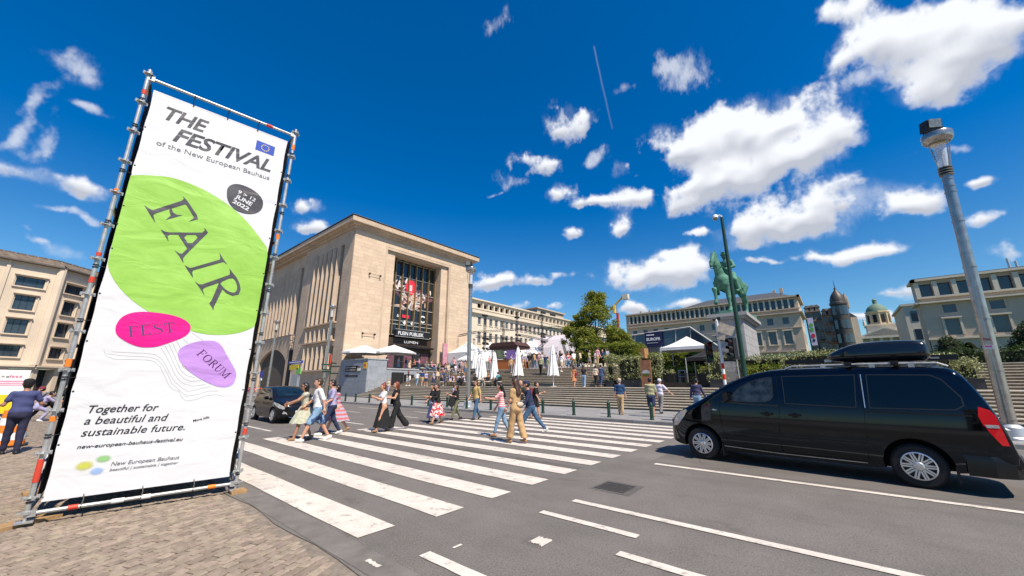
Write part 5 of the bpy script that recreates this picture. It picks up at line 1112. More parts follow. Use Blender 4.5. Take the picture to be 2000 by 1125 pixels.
class CarShape:
    def __init__(s, top, bot, wid, tum, rad=.13, crown=.035): s.top = smooth_tab(top); s.bot = bot; s.wid = smooth_tab(wid); s.tum = smooth_tab(tum); s.rad = rad; s.crown = crown
    def Y(s, x, z): return interp(s.wid, x)*interp(s.tum, z)
    def section(s, x, nv=13, na=6, nt=7):
        zt = interp(s.top, x); zb = interp(s.bot, x); r = min(s.rad, (zt-zb)*.45); P = [(0, zb), (s.Y(x,zb)*.6, zb)]
        for k in range(nv): z = zb+.01+(zt-r-zb-.01)*k/(nv-1); P.append((s.Y(x, z)-(.03*(1-k/2) if k < 2 else 0), z))
        ye = P[-1][0]; c = ye-r*.95
        for k in range(1, na+1): a = k/na*math.pi/2*.92; P.append((c+r*.95*math.cos(a), zt-r+r*math.sin(a)))
        ye = P[-1][0]; z0 = P[-1][1]
        for k in range(1, nt+1): q = 1-k/nt; P.append((ye*q, z0+(zt+s.crown-z0)*(1-q*q)))
        return P
    def body(s, xs):
        b = MB(); secs = [s.section(x) for x in xs]; n = len(secs[0]); v = []
        for x, S in zip(xs, secs):
            v += [(x, y, z) for y, z in S]+[(x, -y, z) for y, z in S[-2:0:-1]]
        m = 2*n-2; f = []
        for i in range(len(xs)-1):
            for j in range(m): f.append((i*m+j, (i+1)*m+j, (i+1)*m+(j+1)%m, i*m+(j+1)%m))
        f.append(tuple(range(m))); f.append(tuple((len(xs)-1)*m+j for j in range(m-1,-1,-1)))
        return b.add(v, f)
    def top_z(s, x, y):
        S = s.section(x)[::-1]
        for (y0, z0), (y1, z1) in zip(S[:-1], S[1:]):
            if y0 <= abs(y) <= y1: return z0+(z1-z0)*((abs(y)-y0)/max(1e-6,y1-y0))
        return s.section(x)[-1][1]
    def side_patch(s, pts, side, off=.005, th=.004):
        """panel following the flank; pts in (x,z)"""
        bm = bmesh.new(); P = []
        for a, c in zip(pts, pts[1:]+pts[:1]):
            k = max(1, int(math.hypot(c[0]-a[0], c[1]-a[1])/.12))
            for i in range(k): P.append((a[0]+(c[0]-a[0])*i/k, a[1]+(c[1]-a[1])*i/k))
        vs = [bm.verts.new((x, side*(s.Y(x,z)+off), z)) for x, z in P]; ed = [bm.edges.new((vs[i], vs[(i+1)%len(vs)])) for i in range(len(vs))]
        r = bmesh.ops.triangle_fill(bm, edges=ed, use_beauty=True); bmesh.ops.subdivide_edges(bm, edges=[e for e in bm.edges if e.calc_length() > .25], cuts=2, use_grid_fill=True)
        for v in bm.verts: v.co.y = side*(s.Y(v.co.x, v.co.z)+off)
        b = MB(); b.v = [tuple(v.co) for v in bm.verts]; bm.verts.index_update(); b.f = [tuple(v.index for v in f.verts) for f in bm.faces]; b.m = [0]*len(b.f); bm.free(); return b
    def side_line(s, pts, side, w=.007, off=.0035):
        b = MB(); P = []
        for a, c in zip(pts[:-1], pts[1:]):
            k = max(1, int(math.hypot(c[0]-a[0], c[1]-a[1])/.08)); P += [(a[0]+(c[0]-a[0])*i/k, a[1]+(c[1]-a[1])*i/k) for i in range(k)]
        P.append(pts[-1])
        for (x0, z0), (x1, z1) in zip(P[:-1], P[1:]):
            L_ = math.hypot(x1-x0, z1-z0) or 1; nx, nz = -(z1-z0)/L_*w/2, (x1-x0)/L_*w/2
            q = [(x0-nx,z0-nz),(x1-nx,z1-nz),(x1+nx,z1+nz),(x0+nx,z0+nz)]; b.add([(x, side*(s.Y(x,z)+off), z) for x, z in q], [(0,1,2,3)])
        return b
def carve(o, cutters):
    for c in cutters:
        m = o.modifiers.new('cut', 'BOOLEAN'); m.operation = 'DIFFERENCE'; m.object = c; m.solver = 'EXACT'
        try: m.material_mode = 'TRANSFER'
        except Exception: pass
    dg = bpy.context.evaluated_depsgraph_get(); dg.update(); me = bpy.data.meshes.new_from_object(o.evaluated_get(dg)); o.modifiers.clear(); o.data = me
    for c in cutters: bpy.data.objects.remove(c)
def wheel(parent, x, y, side, r, w, rim_r, style='paired', steer=0):
    b = MB(); prof = [(rim_r-.02,-w/2),(r-.035,-w/2),(r-.008,-w/2+.025),(r,-w/2+.05),(r,w/2-.05),(r-.008,w/2-.025),(r-.035,w/2),(rim_r-.02,w/2)]
    b.lathe(prof, n=40); Mx = Matrix.Rotation(math.pi/2,4,'X')
    for k in range(60):     # tread blocks
        a = 2*math.pi*k/60; b.obox((math.cos(a)*(r+.001),math.sin(a)*(r+.001),0), (.008,.012,w*.7), Matrix.Rotation(a,4,'Z'))
    root = thing('wheel', None, None); root.parent = parent; root.location = (x, y, r); root.rotation_euler.z = steer
    b.xf(Mx).build('tyre', M_rubber, root, 35)
    h = MB(); h.lathe([(rim_r,0),(rim_r,.02),(rim_r-.018,.028),(rim_r-.02,.0)], n=36).lathe([(.001,0),(.062,0),(.066,.024),(.05,.036),(.001,.038)], n=20)
    n = 20 if style == 'paired' else 6
    for k in range(n):
        a = 2*math.pi*(k//2 if style == 'paired' else k)/(10 if style == 'paired' else n)+(.0 if style != 'paired' else .0); o2 = .0165*(1 if k%2 else -1) if style == 'paired' else 0; wd = .023 if style == 'paired' else .075
        c = rim_r*.52; h.obox((c*math.cos(a)-o2*math.sin(a), c*math.sin(a)+o2*math.cos(a), .014), (rim_r*.94-.03, wd, .02), Matrix.Rotation(a,4,'Z'))
    h.add([(rim_r*.98*math.cos(i*math.pi/12),rim_r*.98*math.sin(i*math.pi/12),-.012) for i in range(24)], [tuple(range(24))], 1)
    h.xf(Matrix.Translation((0,side*(w/2-.012),0))@(Matrix.Rotation(-math.pi/2,4,'X') if side > 0 else Matrix.Rotation(math.pi/2,4,'X')))
    h.build('rim', [M_hub, M_vwell], root, 30)
    e = MB().lathe([(.001,0),(.03,0),(.028,.006),(.001,.007)], n=14).xf(Matrix.Translation((0,side*(w/2+.026),0))@(Matrix.Rotation(-math.pi/2,4,'X') if side > 0 else Matrix.Rotation(math.pi/2,4,'X'))); e.build('hub_badge', M_chrome, root, 30)

# ---- black van
VAN = CarShape(
 top=[(-1.10,.50),(-1.07,.66),(-1.03,.90),(-.97,1.18),(-.89,1.42),(-.80,1.64),(-.71,1.80),(-.60,1.885),(-.3,1.915),(.6,1.93),(1.5,1.925),(1.9,1.90),(2.3,1.81),(2.65,1.67),(3.0,1.47),(3.3,1.29),(3.6,1.135),(3.85,1.01),(4.03,.88),(4.13,.74),(4.18,.60),(4.19,.45)],
 bot=[(-1.10,.42),(-1.0,.36),(-.4,.27),(0,.24),(3.3,.22),(3.9,.25),(4.19,.33)],
 wid=[(-1.10,.80),(-1.0,.875),(-.8,.915),(-.4,.935),(0,.94),(2.6,.94),(3.1,.93),(3.5,.905),(3.8,.85),(4.0,.77),(4.12,.66),(4.19,.50)],
 tum=[(.2,.955),(.35,.985),(.55,1.0),(.8,1.0),(1.0,.995),(1.2,.98),(1.4,.945),(1.6,.905),(1.8,.865),(1.95,.84)], rad=.14)
van = thing('black_van', 'black passenger van with tinted windows, silver hubcaps and a roof box, seen from its side', 'van', (9.33+.93*math.sin(R(84)), -.8-.93*math.cos(R(84)), .008), R(84))
xs = sorted(set([round(-1.10+.012*i,3) for i in range(9)]+[round(-1.0+.03*i,3) for i in range(14)]+[round(-.6+.1*i,3) for i in range(33)]+[round(2.7+.05*i,3) for i in range(22)]+[round(3.8+.025*i,3) for i in range(13)]+[4.12,4.14,4.16,4.175,4.185,4.19]))
vb = VAN.body(xs).build('body', [M_vblack, M_vwell], van, 40)
def archcut(x, y0, y1, r, zc):
    return MB().tube((x,y0,zc),(x,y1,zc),r,None,40).build('cut', M_vwell, None)
cuts = []
for x in (0, 3.36):
    for s in (1, -1):
        c = archcut(x, s*.62, s*1.2, .415, .345); c.parent = van; cuts.append(c)
bpy.context.view_layer.update(); carve(vb, cuts)
for p in vb.data.polygons: p.use_smooth = True
vb.data.set_sharp_from_angle(angle=R(38))
for x in (0, 3.36):
    for s in (1, -1): wheel(van, x, s*.80, s, .335, .22, .215)
    MB().tube((x,-.75,.335),(x,.75,.335),.04,None,8).build('axle', M_vwell, van)
MB().box(.5,-.75,.22,2.9,.75,.3).build('underbody', M_vwell, van)
win_front = [(2.74,1.265),(2.70,1.33),(2.50,1.53),(2.30,1.65),(2.12,1.72),(1.95,1.755),(1.86,1.765),(1.87,1.38),(1.92,1.31),(2.02,1.27),(2.25,1.26)]
win_mid = [(1.68,1.25),(1.68,1.775),(.56,1.79),(.62,1.22)]
win_rear = [(.44,1.22),(.40,1.79),(-.38,1.775),(-.50,1.70),(-.66,1.42),(-.66,1.30),(-.56,1.23)]
for s in (1, -1):
    for pts, m in ((win_front, M_clearw), (win_mid, M_tint), (win_rear, M_tint)): VAN.side_patch(pts, s).build('window', m, van, 60)
    for ln in ([(1.78,1.82),(1.78,1.2),(1.83,.9),(1.86,.45),(1.84,.32)], [(.50,1.83),(.52,1.2),(.56,.8),(.60,.34)], [(2.86,1.34),(2.92,1.1),(2.9,.7),(2.82,.42)], [(1.78,1.215),(.5,1.19),(-.68,1.18)]): VAN.side_line(ln, s).build('door_gap', M_gap, van)
    for pts in (win_front, win_mid, win_rear): VAN.side_line(pts+[pts[0]], s, .016, .0075).build('window_seal', M_seal, van)
    VAN.side_line([(.475,1.80),(.50,1.22)], s, .012, .010).build('pillar_highlight', M_hub, van); VAN.side_line([(2.9,.335),(1.9,.30),(.62,.30)], s, .012, .014).build('sill_strip', M_galv, van)  # thin grey line paints the bright highlight on the chrome door pillar
    VAN.side_line([(1.81,1.20),(2.4,1.215),(2.86,1.25)], s, .03, .006).build('waist_trim', M_trim, van)
    VAN.side_line([(2.75,.60),(1.9,.60),(.6,.59),(.5,.585)], s, .055, .012).build('rub_strip', M_vblack, van)
    VAN.side_line([(.52,1.155),(-.72,1.15)], s, .022, .006).build('slide_rail', M_gap, van)
    for x in (2.02, 1.55): 
        b = MB(); b.box(x-.10,s*(VAN.Y(x,1.04)+.004),1.02,x+.10,s*(VAN.Y(x,1.04)+.045),1.06).ball((x,s*(VAN.Y(x,1.04)-.005),1.03),(.07,.02,.05)); b.build('door_handle', M_vblack, van, 40)
    VAN.side_patch([(-.80,1.29),(-.905,1.245),(-.95,1.16),(-.97,1.02),(-.985,.86),(-1.0,.74),(-.93,.74),(-.87,.86),(-.80,1.02),(-.775,1.15)], s, .008).build('tail_lamp', M_tail, van)
    VAN.side_patch([(-.815,1.03),(-.95,1.03),(-.955,.985),(-.83,.985)], s, .012).build('reverse_lamp', M_lampc, van)
    VAN.side_patch([(4.03,.66),(4.02,.76),(3.93,.90),(3.80,1.005),(3.66,1.05),(3.63,1.02),(3.72,.90),(3.84,.76),(3.92,.68)], s, .008).build('headlight', M_lampc, van)
    MB().ball((3.02,s*(VAN.Y(3.02,1.07)+.003),1.07),(.055,.012,.018),8).build('side_repeater', M_lampc, van, 50)
    # mirror
    b = MB(); y = s*(VAN.Y(2.76,1.36)); b.prism([(0,-.07),(.10,-.12),(.14,.0),(.12,.10),(.03,.12),(0,.08)], 0, .17, lambda a,c,h: (2.64+a, y+s*(.05+h), 1.36+c), top=[(.02,-.06),(.09,-.10),(.12,.0),(.10,.08),(.03,.10),(.02,.07)]); b.box(2.70,y-s*.02,1.27,2.76,y+s*.10,1.31)
    b.build('wing_mirror', M_vblack, van, 40)
    # mud flap, roof rail
    MB().box(2.93,s*.70,.12,2.96,s*.90,.36).build('mud_flap', M_trim, van); MB().box(-.43,s*.70,.14,-.40,s*.90,.38).build('mud_flap', M_trim, van)
    b = MB(); yr = s*.70; b.path([(1.62,yr,1.925),(1.5,yr,1.975),(.5,yr,1.985),(-.5,yr,1.975),(-.62,yr,1.915)], .018, 8)
    for x in (1.0, .3, -.2): b.box(x-.04,yr-.02,1.90,x+.04,yr+.02,1.985)
    b.build('roof_rail', M_galv, van, 40)
MB().box(-1.10,-.62,.30,-.95,.62,.56).build('rear_bumper_core', M_trim, van)
b = MB(); rp_ = [(-1.14,.0),(-1.14,.50),(-1.11,.70),(-1.00,.86),(-.80,.955),(-.52,.95)]
for k in range(len(rp_)-1):
    (x0, y0), (x1, y1) = rp_[k], rp_[k+1]
    for s in (1,-1):
        b.add([(x0,s*y0,.28),(x1,s*y1,.28),(x1,s*y1,.36),(x0,s*y0,.36),(x0-.015,s*y0*1.005,.48),(x1-.01,s*y1*1.005,.48),(x0+.02,s*y0*.985,.575),(x1+.02,s*y1*.985,.575),(x0+.2,s*y0*.8,.58),(x1+.2,s*y1*.8,.58)], [(0,1,2,3),(3,2,5,4),(4,5,7,6),(6,7,9,8)])
b.build('rear_bumper', mat('satin_bumper',(.006,.006,.007),.3,var=.1), van, 50)
# windscreen and tailgate glass as panels lying on the skin
def skin_patch(shape, xa, xb, ya, yb, off=.006, nx=14, ny=14, inset=None):
    b = MB()
    for i in range(nx+1):
        x = xa+(xb-xa)*i/nx; e = inset(i/nx) if inset else 1
        for j in range(ny+1): y = (ya+(yb-ya)*j/ny)*e; b.v.append((x, y, shape.top_z(x, y)+off))
    for i in range(nx):
        for j in range(ny): a = i*(ny+1)+j; b.f.append((a,a+1,a+ny+2,a+ny+1)); b.m.append(0)
    return b
skin_patch(VAN, 2.22, 3.22, -.76, .76, .008, inset=lambda t: .97+.03*t).build('windscreen', M_clearw, van, 60)
skin_patch(VAN, -.93, -.73, -.68, .68, .012, 8).build('tailgate_glass', M_tint, van, 60)
for s in (-1, 1): MB().path([(3.1,s*.1,VAN.top_z(3.1,.1)+.02),(3.0,s*.5,VAN.top_z(3.0,.5)+.03),(2.9,s*.65,VAN.top_z(2.9,.65)+.03)], .009, 5).build('wiper', M_trim, van)
MB().box(4.15,-.42,.62,4.215,.42,.78).build('grille', M_trim, van); MB().box(4.17,-.26,.36,4.22,.26,.47).build('number_plate', mat('plate_white',(.7,.7,.66),.5,var=0), van); MB().box(-1.11,-.26,.80,-1.07,.26,.92).build('number_plate', MATS['plate_white'], van)
b = MB(); b.tube((3.25,.97,.30),(3.25,.97,.305),.01); 
for k, x in enumerate((.62, .0)):
    b = MB(); b.box(x-.035,-.82,1.985,x+.035,.82,2.012); b.box(x-.05,.66,1.965,x+.05,.76,2.03).box(x-.05,-.76,1.965,x+.05,-.66,2.03); b.build('cross_bar', M_black, van)
# roof box: a thing carried by the van
rb_ = thing('roof_box', 'glossy black aerodynamic roof box strapped on top of the black van', 'roof box', van.location.copy(), R(84))
BOX = CarShape(top=[(-.47,2.20),(-.45,2.33),(-.38,2.385),(-.2,2.41),(.2,2.415),(.5,2.39),(.75,2.31),(.92,2.22),(1.0,2.14)], bot=[(-.47,2.10),(-.38,2.035),(.6,2.035),(.9,2.08),(1.0,2.12)], wid=[(-.47,.34),(-.42,.40),(-.3,.42),(.3,.42),(.6,.40),(.85,.31),(.96,.2),(1.0,.06)], tum=[(2.0,.86),(2.12,.98),(2.17,1.0),(2.25,.98),(2.42,.90)], rad=.10, crown=.02)
xsb = sorted(set([round(-.47+.01*i,3) for i in range(8)]+[round(-.38+.06*i,3) for i in range(20)]+[round(.8+.02*i,3) for i in range(11)]+[1.0]))
bo = BOX.body(xsb); bo.v = [(x,y-.08,z) for x,y,z in bo.v]; bo.build('shell', mat('box_black',(.008,.009,.011),.22,var=.05,coat=.6), rb_, 45)
sl_ = BOX.side_line([(-.44,2.17),(.95,2.15)], 1, .014, .004); sl_.v = [(x,y-.08,z) for x,y,z in sl_.v]; sl_.build('lid_seam', M_gap, rb_)
aw = thing('rolled_awning', 'long flat black ski carrier bar lying across the far side of the van roof', 'roof carrier', van.location.copy(), R(84))
MB().box(-.84,-.70,2.07,1.85,-.62,2.17).build('case', M_black, aw); MB().box(1.0,-.62,2.09,1.12,-.615,2.15).box(-.6,-.62,2.10,-.48,-.615,2.13).build('sticker', M_galv, aw)
for x in (.62, 0): MB().box(x-.03,-.72,2.010,x+.03,-.6,2.07).build('clamp', M_black, aw)

# ---- dark hatchback waiting at the crossing
HB = CarShape(
 top=[(-.72,.50),(-.69,.72),(-.62,.92),(-.5,1.10),(-.3,1.30),(-.05,1.43),(.35,1.485),(.9,1.49),(1.3,1.465),(1.7,1.36),(2.1,1.17),(2.45,1.0),(2.8,.90),(3.1,.83),(3.28,.76),(3.38,.64),(3.42,.48)],
 bot=[(-.72,.36),(-.5,.24),(0,.2),(2.6,.19),(3.2,.2),(3.42,.30)],
 wid=[(-.72,.68),(-.6,.78),(-.3,.86),(.2,.90),(2.2,.90),(2.7,.88),(3.0,.82),(3.2,.72),(3.34,.56),(3.42,.36)],
 tum=[(.18,.95),(.35,.99),(.6,1.0),(.85,.985),(.95,.96),(1.1,.90),(1.3,.80),(1.5,.70)], rad=.12)
car = thing('dark_hatchback', 'dark grey hatchback halted before the crossing with swept headlights', 'car', (7.28, 21.15, .008), R(-92))
xs = sorted(set([round(-.72+.015*i,3) for i in range(10)]+[round(-.55+.1*i,3) for i in range(36)]+[round(3.0+.03*i,3) for i in range(11)]+[3.32,3.34,3.36,3.38,3.40,3.41,3.42]))
cb_ = HB.body(xs).build('body', [mat('dark_car_paint',(.008,.008,.009),.2,var=0,coat=.2,spec=.35), M_vwell], car, 40); cuts = []
for x in (0, 2.6):
    for s in (1, -1): c = archcut(x, s*.60, s*1.2, .365, .32); c.parent = car; cuts.append(c)
bpy.context.view_layer.update(); carve(cb_, cuts)
for p in cb_.data.polygons: p.use_smooth = True
cb_.data.set_sharp_from_angle(angle=R(38))
for x in (0, 2.6):
    for s in (1, -1): wheel(car, x, s*.78, s, .315, .2, .21, 'single')
for s in (1, -1):
    HB.side_patch([(1.95,.985),(1.75,1.16),(1.45,1.32),(1.2,1.375),(1.05,1.38),(1.03,.97)], s).build('window', M_clearw, car, 60)
    HB.side_patch([(.95,.97),(.97,1.385),(.45,1.37),(.1,1.27),(-.12,1.10),(-.1,1.0)], s).build('window', M_tint, car, 60)
    HB.side_line([(2.15,.95),(2.1,.5),(1.0,.32),(.98,.9)], s).build('door_gap', M_gap, car)
    HB.side_patch([(3.30,.60),(3.27,.70),(3.05,.80),(2.72,.86),(2.62,.84),(2.85,.72),(3.1,.62),(3.25,.575)], s, .012).build('headlight', M_lampc, car)
    HB.side_patch([(3.36,.36),(3.34,.46),(3.27,.50),(3.24,.40)], s, .012).build('fog_lamp', M_lampc, car)
    b = MB(); b.ball((1.82,s*(HB.Y(1.82,1.0)+.11),1.02),(.07,.10,.075),10); b.box(1.79,s*.78,.96,1.85,s*(HB.Y(1.82,1)+.08),1.0); b.build('wing_mirror', M_vblack, car, 50)
    MB().box(1.12,s*(HB.Y(1.1,.83)+.0),.80,1.28,s*(HB.Y(1.1,.83)+.03),.83).build('door_handle', M_vblack, car)
skin_patch(HB, 1.42, 2.32, -.62, .62, .008, inset=lambda t: .86+.2*t).build('windscreen', mat('windscreen_blue',(.008,.018,.028),.05,var=.7,scale=4,spec=.45), car, 60)
MB().box(3.40,-.45,.30,3.44,.45,.40).build('grille', M_gap, car); MB().box(3.42,-.26,.42,3.455,.26,.52).build('number_plate', MATS['plate_white'], car); MB().tube((3.43,0,.62),(3.45,0,.62),.05,None,16).build('bonnet_badge', M_chrome, car)
b = MB(); b.path([(3.20,.62,.30),(3.42,.30,.24),(3.45,0,.23),(3.42,-.30,.24),(3.20,-.62,.30)], .014, 6); b.build('bumper_trim', M_chrome, car, 40)
# ---------------- equestrian statue
ped = thing('statue_pedestal', 'tall grey granite pedestal under the green horseman', 'pedestal')
M_ped = mat('pedestal_granite', (.36,.35,.34), .7, var=.1, scale=1.2, streak=.3, piece=.05)
MB().box(36.05,5.25,1.6,42.95,7.35,6.9).build('granite_core', M_ped, ped)
masonry(ped, fnX(36.05), 5.27, 7.33, 2.9, 6.85, 1.1, .66, (), M_ped, 12, 'granite_stone', 21, .03, .02); masonry(ped, fnY(5.25), 36.1, 42.9, 2.9, 6.85, 1.4, .66, (), M_ped, 30, 'granite_stone', 22, .03, .02)
MB().box(35.8,5.0,6.9,43.2,7.6,7.12).box(35.6,4.8,7.12,43.4,7.8,7.4).build('pedestal_cornice', M_ped, ped); MB().box(35.7,4.9,2.6,43.3,7.7,2.95).box(35.5,4.7,1.6,43.5,7.9,2.6).build('plinth', M_ped, ped)
M_verd = mat('verdigris', (.045,.17,.12), .75, .1, var=.4, scale=1.6, bump=.4, bscale=9, col2=(.12,.30,.21))
ks = 2.12; hp = [((-.62,0,1.33),(0,0,1.30),.36,.34,(1,.85)),((0,0,1.30),(.5,0,1.38),.34,.35,(1,.82)),((-.78,0,1.38),(-.6,0,1.42),.31,.33,(1,.9)),((.62,0,1.28),(.66,0,1.42),.25,.26),
 ((.60,0,1.50),(.84,0,2.05),.27,.19,(1,.7)),((.84,0,2.05),(.95,0,2.42),.19,.15,(1,.7)),((.97,0,2.46),(1.22,.0,2.12),.145,.10,(1,.75)),((1.22,0,2.12),(1.31,0,1.95),.10,.075,(1,.8)),((.96,.07,2.52),(.98,.09,2.70),.035,.012),((.96,-.07,2.52),(.98,-.09,2.70),.035,.012),
 ((.50,0,1.85),(.78,0,2.46),.06,.05),((.45,-.18,1.2),(.9,-.2,1.02),.16,.09),((.9,-.2,1.02),(.84,-.2,.60),.085,.055),((.84,-.2,.60),(.90,-.2,.42),.06,.085),
 ((.50,.18,1.15),(.56,.18,.62),.15,.08),((.56,.18,.62),(.53,.18,.18),.07,.055),((.53,.18,.18),(.60,.18,.05),.07,.095),
 ((-.75,.2,1.25),(-.62,.22,.95),.24,.16),((-.62,.22,.95),(-.93,.2,.60),.14,.08),((-.93,.2,.60),(-.88,.2,.18),.075,.055),((-.88,.2,.18),(-.80,.2,.05),.07,.095),
 ((-.70,-.2,1.25),(-.50,-.22,.95),.24,.16),((-.50,-.22,.95),(-.74,-.2,.60),.14,.08),((-.74,-.2,.60),(-.66,-.2,.18),.075,.055),((-.66,-.2,.18),(-.58,-.2,.05),.07,.095),
 ((-1.0,0,1.5),(-1.2,0,1.15),.08,.12),((-1.2,0,1.15),(-1.18,0,.6),.12,.05)]
rp = [((-.05,0,1.72),(-.03,0,2.0),.20,.18,(.8,1)),((-.03,0,2.0),(.0,0,2.26),.19,.19,(.75,1.1)),((0,0,2.38),(.03,0,2.52),.075,.075),((.04,0,2.60),(.05,0,2.66),.115,.105),((.0,.22,2.34),(.06,.34,2.06),.085,.065),((.06,.34,2.06),(.36,.12,1.94),.06,.045),((.0,-.22,2.34),(.06,-.34,2.06),.085,.065),((.06,-.34,2.06),(.36,-.12,1.94),.06,.045),
 ((0,.20,1.72),(.30,.40,1.42),.15,.105),((.30,.40,1.42),(.12,.43,.98),.10,.06),((.12,.43,.95),(.30,.43,.93),.055,.045),((0,-.20,1.72),(.30,-.40,1.42),.15,.105),((.30,-.40,1.42),(.12,-.43,.98),.10,.06),((.12,-.43,.95),(.30,-.43,.93),.055,.045),((-.25,.28,1.55),(-.35,.36,1.15),.10,.07),((-.2,.30,1.5),(-.55,.40,.85),.03,.02)]
def scl(pr): return [tuple([tuple(v*ks for v in p[0]), tuple(v*ks for v in p[1]), p[2]*ks, p[3]*ks]+list(p[4:])) for p in pr]
horse = thing('bronze_horse', 'green bronze horse with one foreleg raised, on the pedestal behind the green pole', 'statue', (38.75,6.3,7.72), R(165))
sdf_mb(scl(hp), .055, .10).build('horse_body', M_verd, horse, 180)
MB().prism([(-1.3*ks,-.38*ks),(1.0*ks,-.38*ks),(1.15*ks,0),(1.0*ks,.38*ks),(-1.3*ks,.38*ks)], -.32, .04).build('bronze_base', M_verd, horse)
b = MB(); b.path([(1.3*ks,.06*ks,2.0*ks),(1.0*ks,.2*ks,1.95*ks),(.4*ks,.13*ks,1.96*ks)], .03, 5).path([(1.3*ks,-.06*ks,2.0*ks),(1.0*ks,-.2*ks,1.95*ks),(.4*ks,-.13*ks,1.96*ks)], .03, 5).path([(1.02*ks,.12*ks,2.5*ks),(1.2*ks,.1*ks,2.15*ks)],.03,5); b.build('bridle', M_verd, horse)
b = MB(); b.prism([(-.42,1.62),(.22,1.62),(.18,1.12),(-.40,1.05)], .33, .37, lambda a,c,h:(a*ks,h*ks,c*ks)).prism([(-.42,1.62),(.22,1.62),(.18,1.12),(-.40,1.05)], -.37, -.33, lambda a,c,h:(a*ks,h*ks,c*ks)); b.build('saddle_cloth', M_verd, horse)
rider = thing('bronze_rider', 'green bronze uniformed rider sitting on the bronze horse', 'statue', (38.75,6.3,7.72), R(165))
sdf_mb(scl(rp), .04, .06).build('rider_body', M_verd, rider, 180); MB().lathe([(.155*ks,0),(.15*ks,.02*ks),(.10*ks,.035*ks),(.115*ks,.12*ks),(.06*ks,.15*ks)], (.05*ks,0,2.67*ks), 14).build('cap', M_verd, rider, 30)

# ---------------- street lamps
M_lglass = mat('lamp_glass', (.75,.78,.80), .15, var=0, spec=.8, alpha=.55)
def street_lamp(label, x, y, r=.152, h=9.45, tilt=(0,0), flood=True, z0=.12, s=1.0, group='steel street lamps along the street'):
    t = thing('street_lamp', label, 'street lamp', (x,y,z0), group=group); t.rotation_euler = (tilt[0], tilt[1], 0)
    b = MB(); b.tube((0,0,.3),(0,0,h-1.35),r,r*.82,24).build('post', M_steel, t, 40)
    b = MB(); b.lathe([(r*2.0,0),(r*2.0,.06),(r*1.75,.10),(r*1.7,.34),(r*1.25,.40),(r*1.02,.42)], n=24); b.build('foot', mat('pale_steel_foot',(.55,.58,.60),.45,.6,var=.1), t, 35)
    for z in (.55,1.9,3.4,5.0,6.5,h-1.75,h-1.95,h-1.5):
        rr_ = r*(1-.18*z/(h-1.35)); b = MB(); b.lathe([(rr_,-.02),(rr_*1.13,-.015),(rr_*1.13,.015),(rr_,.02)], (0,0,z), 24); b.build('collar_ring', M_steel, t, 30)
    for k in range(4): z = h-1.35+k*.085; b = MB(); b.lathe([(r*.8,-.015),(r*1.12,-.015),(r*1.12,.015),(r*.8,.015)], (0,0,z), 20); b.build('cooling_ring', mat('bronze_ring',(.30,.26,.19),.4,.8,var=.1), t, 30)
    MB().tube((0,0,h-1.37),(0,0,h-1.06),r*.75,None,16).build('neck', M_black, t, 40)
    MB().lathe([(r*.72,h-1.06),(r*.98,h-.28)], n=20).build('glass_cone', M_lglass, t, 60)
    MB().tube((0,0,h-1.05),(0,0,h-.6),.03,None,8).ball((0,0,h-.55),(.06,.06,.12),8).build('bulb', M_white, t, 50)
    for k in range(4): a = k*math.pi/2+.5; MB().tube((r*1.05*math.cos(a),r*1.05*math.sin(a),h-1.12),(r*1.95*math.cos(a),r*1.95*math.sin(a),h-.24),.016,None,6).build('stay_rod', M_steel, t)
    b = MB(); b.lathe([(r*1.0,h-.16),(r*1.8,h-.19),(r*2.25,h-.12),(r*2.42,h-.04),(r*2.45,h+.0),(r*2.45,h+.12),(r*2.38,h+.15),(.02,h+.16)], n=32); b.build('canopy', M_steel, t, 40)
    if flood:
        f = MB().obox((-.12,.10,h+.42),(.30,.42,.36),Matrix.Rotation(.5,4,'Z')@Matrix.Rotation(-.15,4,'Y')).build('floodlight', M_black, t)
        MB().obox((-.275,.02,h+.44),(.02,.34,.28),Matrix.Rotation(.5,4,'Z')@Matrix.Rotation(-.15,4,'Y')).build('floodlight_glass', mat('flood_glass',(.25,.25,.24),.2,.3,var=.4,scale=12), f)
        MB().tube((-.12,.3,h+.14),(-.12,.3,h+.5),.015,None,5).tube((-.12,-.1,h+.14),(-.12,-.1,h+.5),.015,None,5).build('bracket', M_black, f)
    return t
L1 = street_lamp('big stainless street lamp with a floodlight on top, behind the rear of the van', 17.55, -3.5, tilt=(R(2.0),R(-.3)))
o = MB().box(-.04,-.04,0,.04,.04,.02); MB().obox((-.150,.055,2.55),(.012,.17,.11),Matrix.Rotation(-.35,4,'Z')).build('sticker', M_white, L1); MB().obox((-.156,.057,2.57),(.012,.13,.03),Matrix.Rotation(-.35,4,'Z')).build('sticker_print', M_bpink, L1); MB().obox((-.15,.06,2.78),(.01,.15,.05),Matrix.Rotation(-.35,4,'Z')@Matrix.Rotation(.3,4,'X')).build('torn_sticker', mat('faded_red',(.35,.12,.09),.6), L1)
street_lamp('stainless street lamp with a floodlight standing before the right edge of the hall', 18.0, 18.9, tilt=(R(-.4),0))
street_lamp('street lamp before the slotted side of the hall, near the green direction arms', 18.0, 40.2, flood=False)
street_lamp('street lamp before the round street arch of the hall', 18.0, 55.9, flood=False)
street_lamp('small street lamp on the terrace beside the portal', 45.3, 46.5, r=.09, h=5.6, flood=False, z0=3.3, group='small lamps on the terrace')
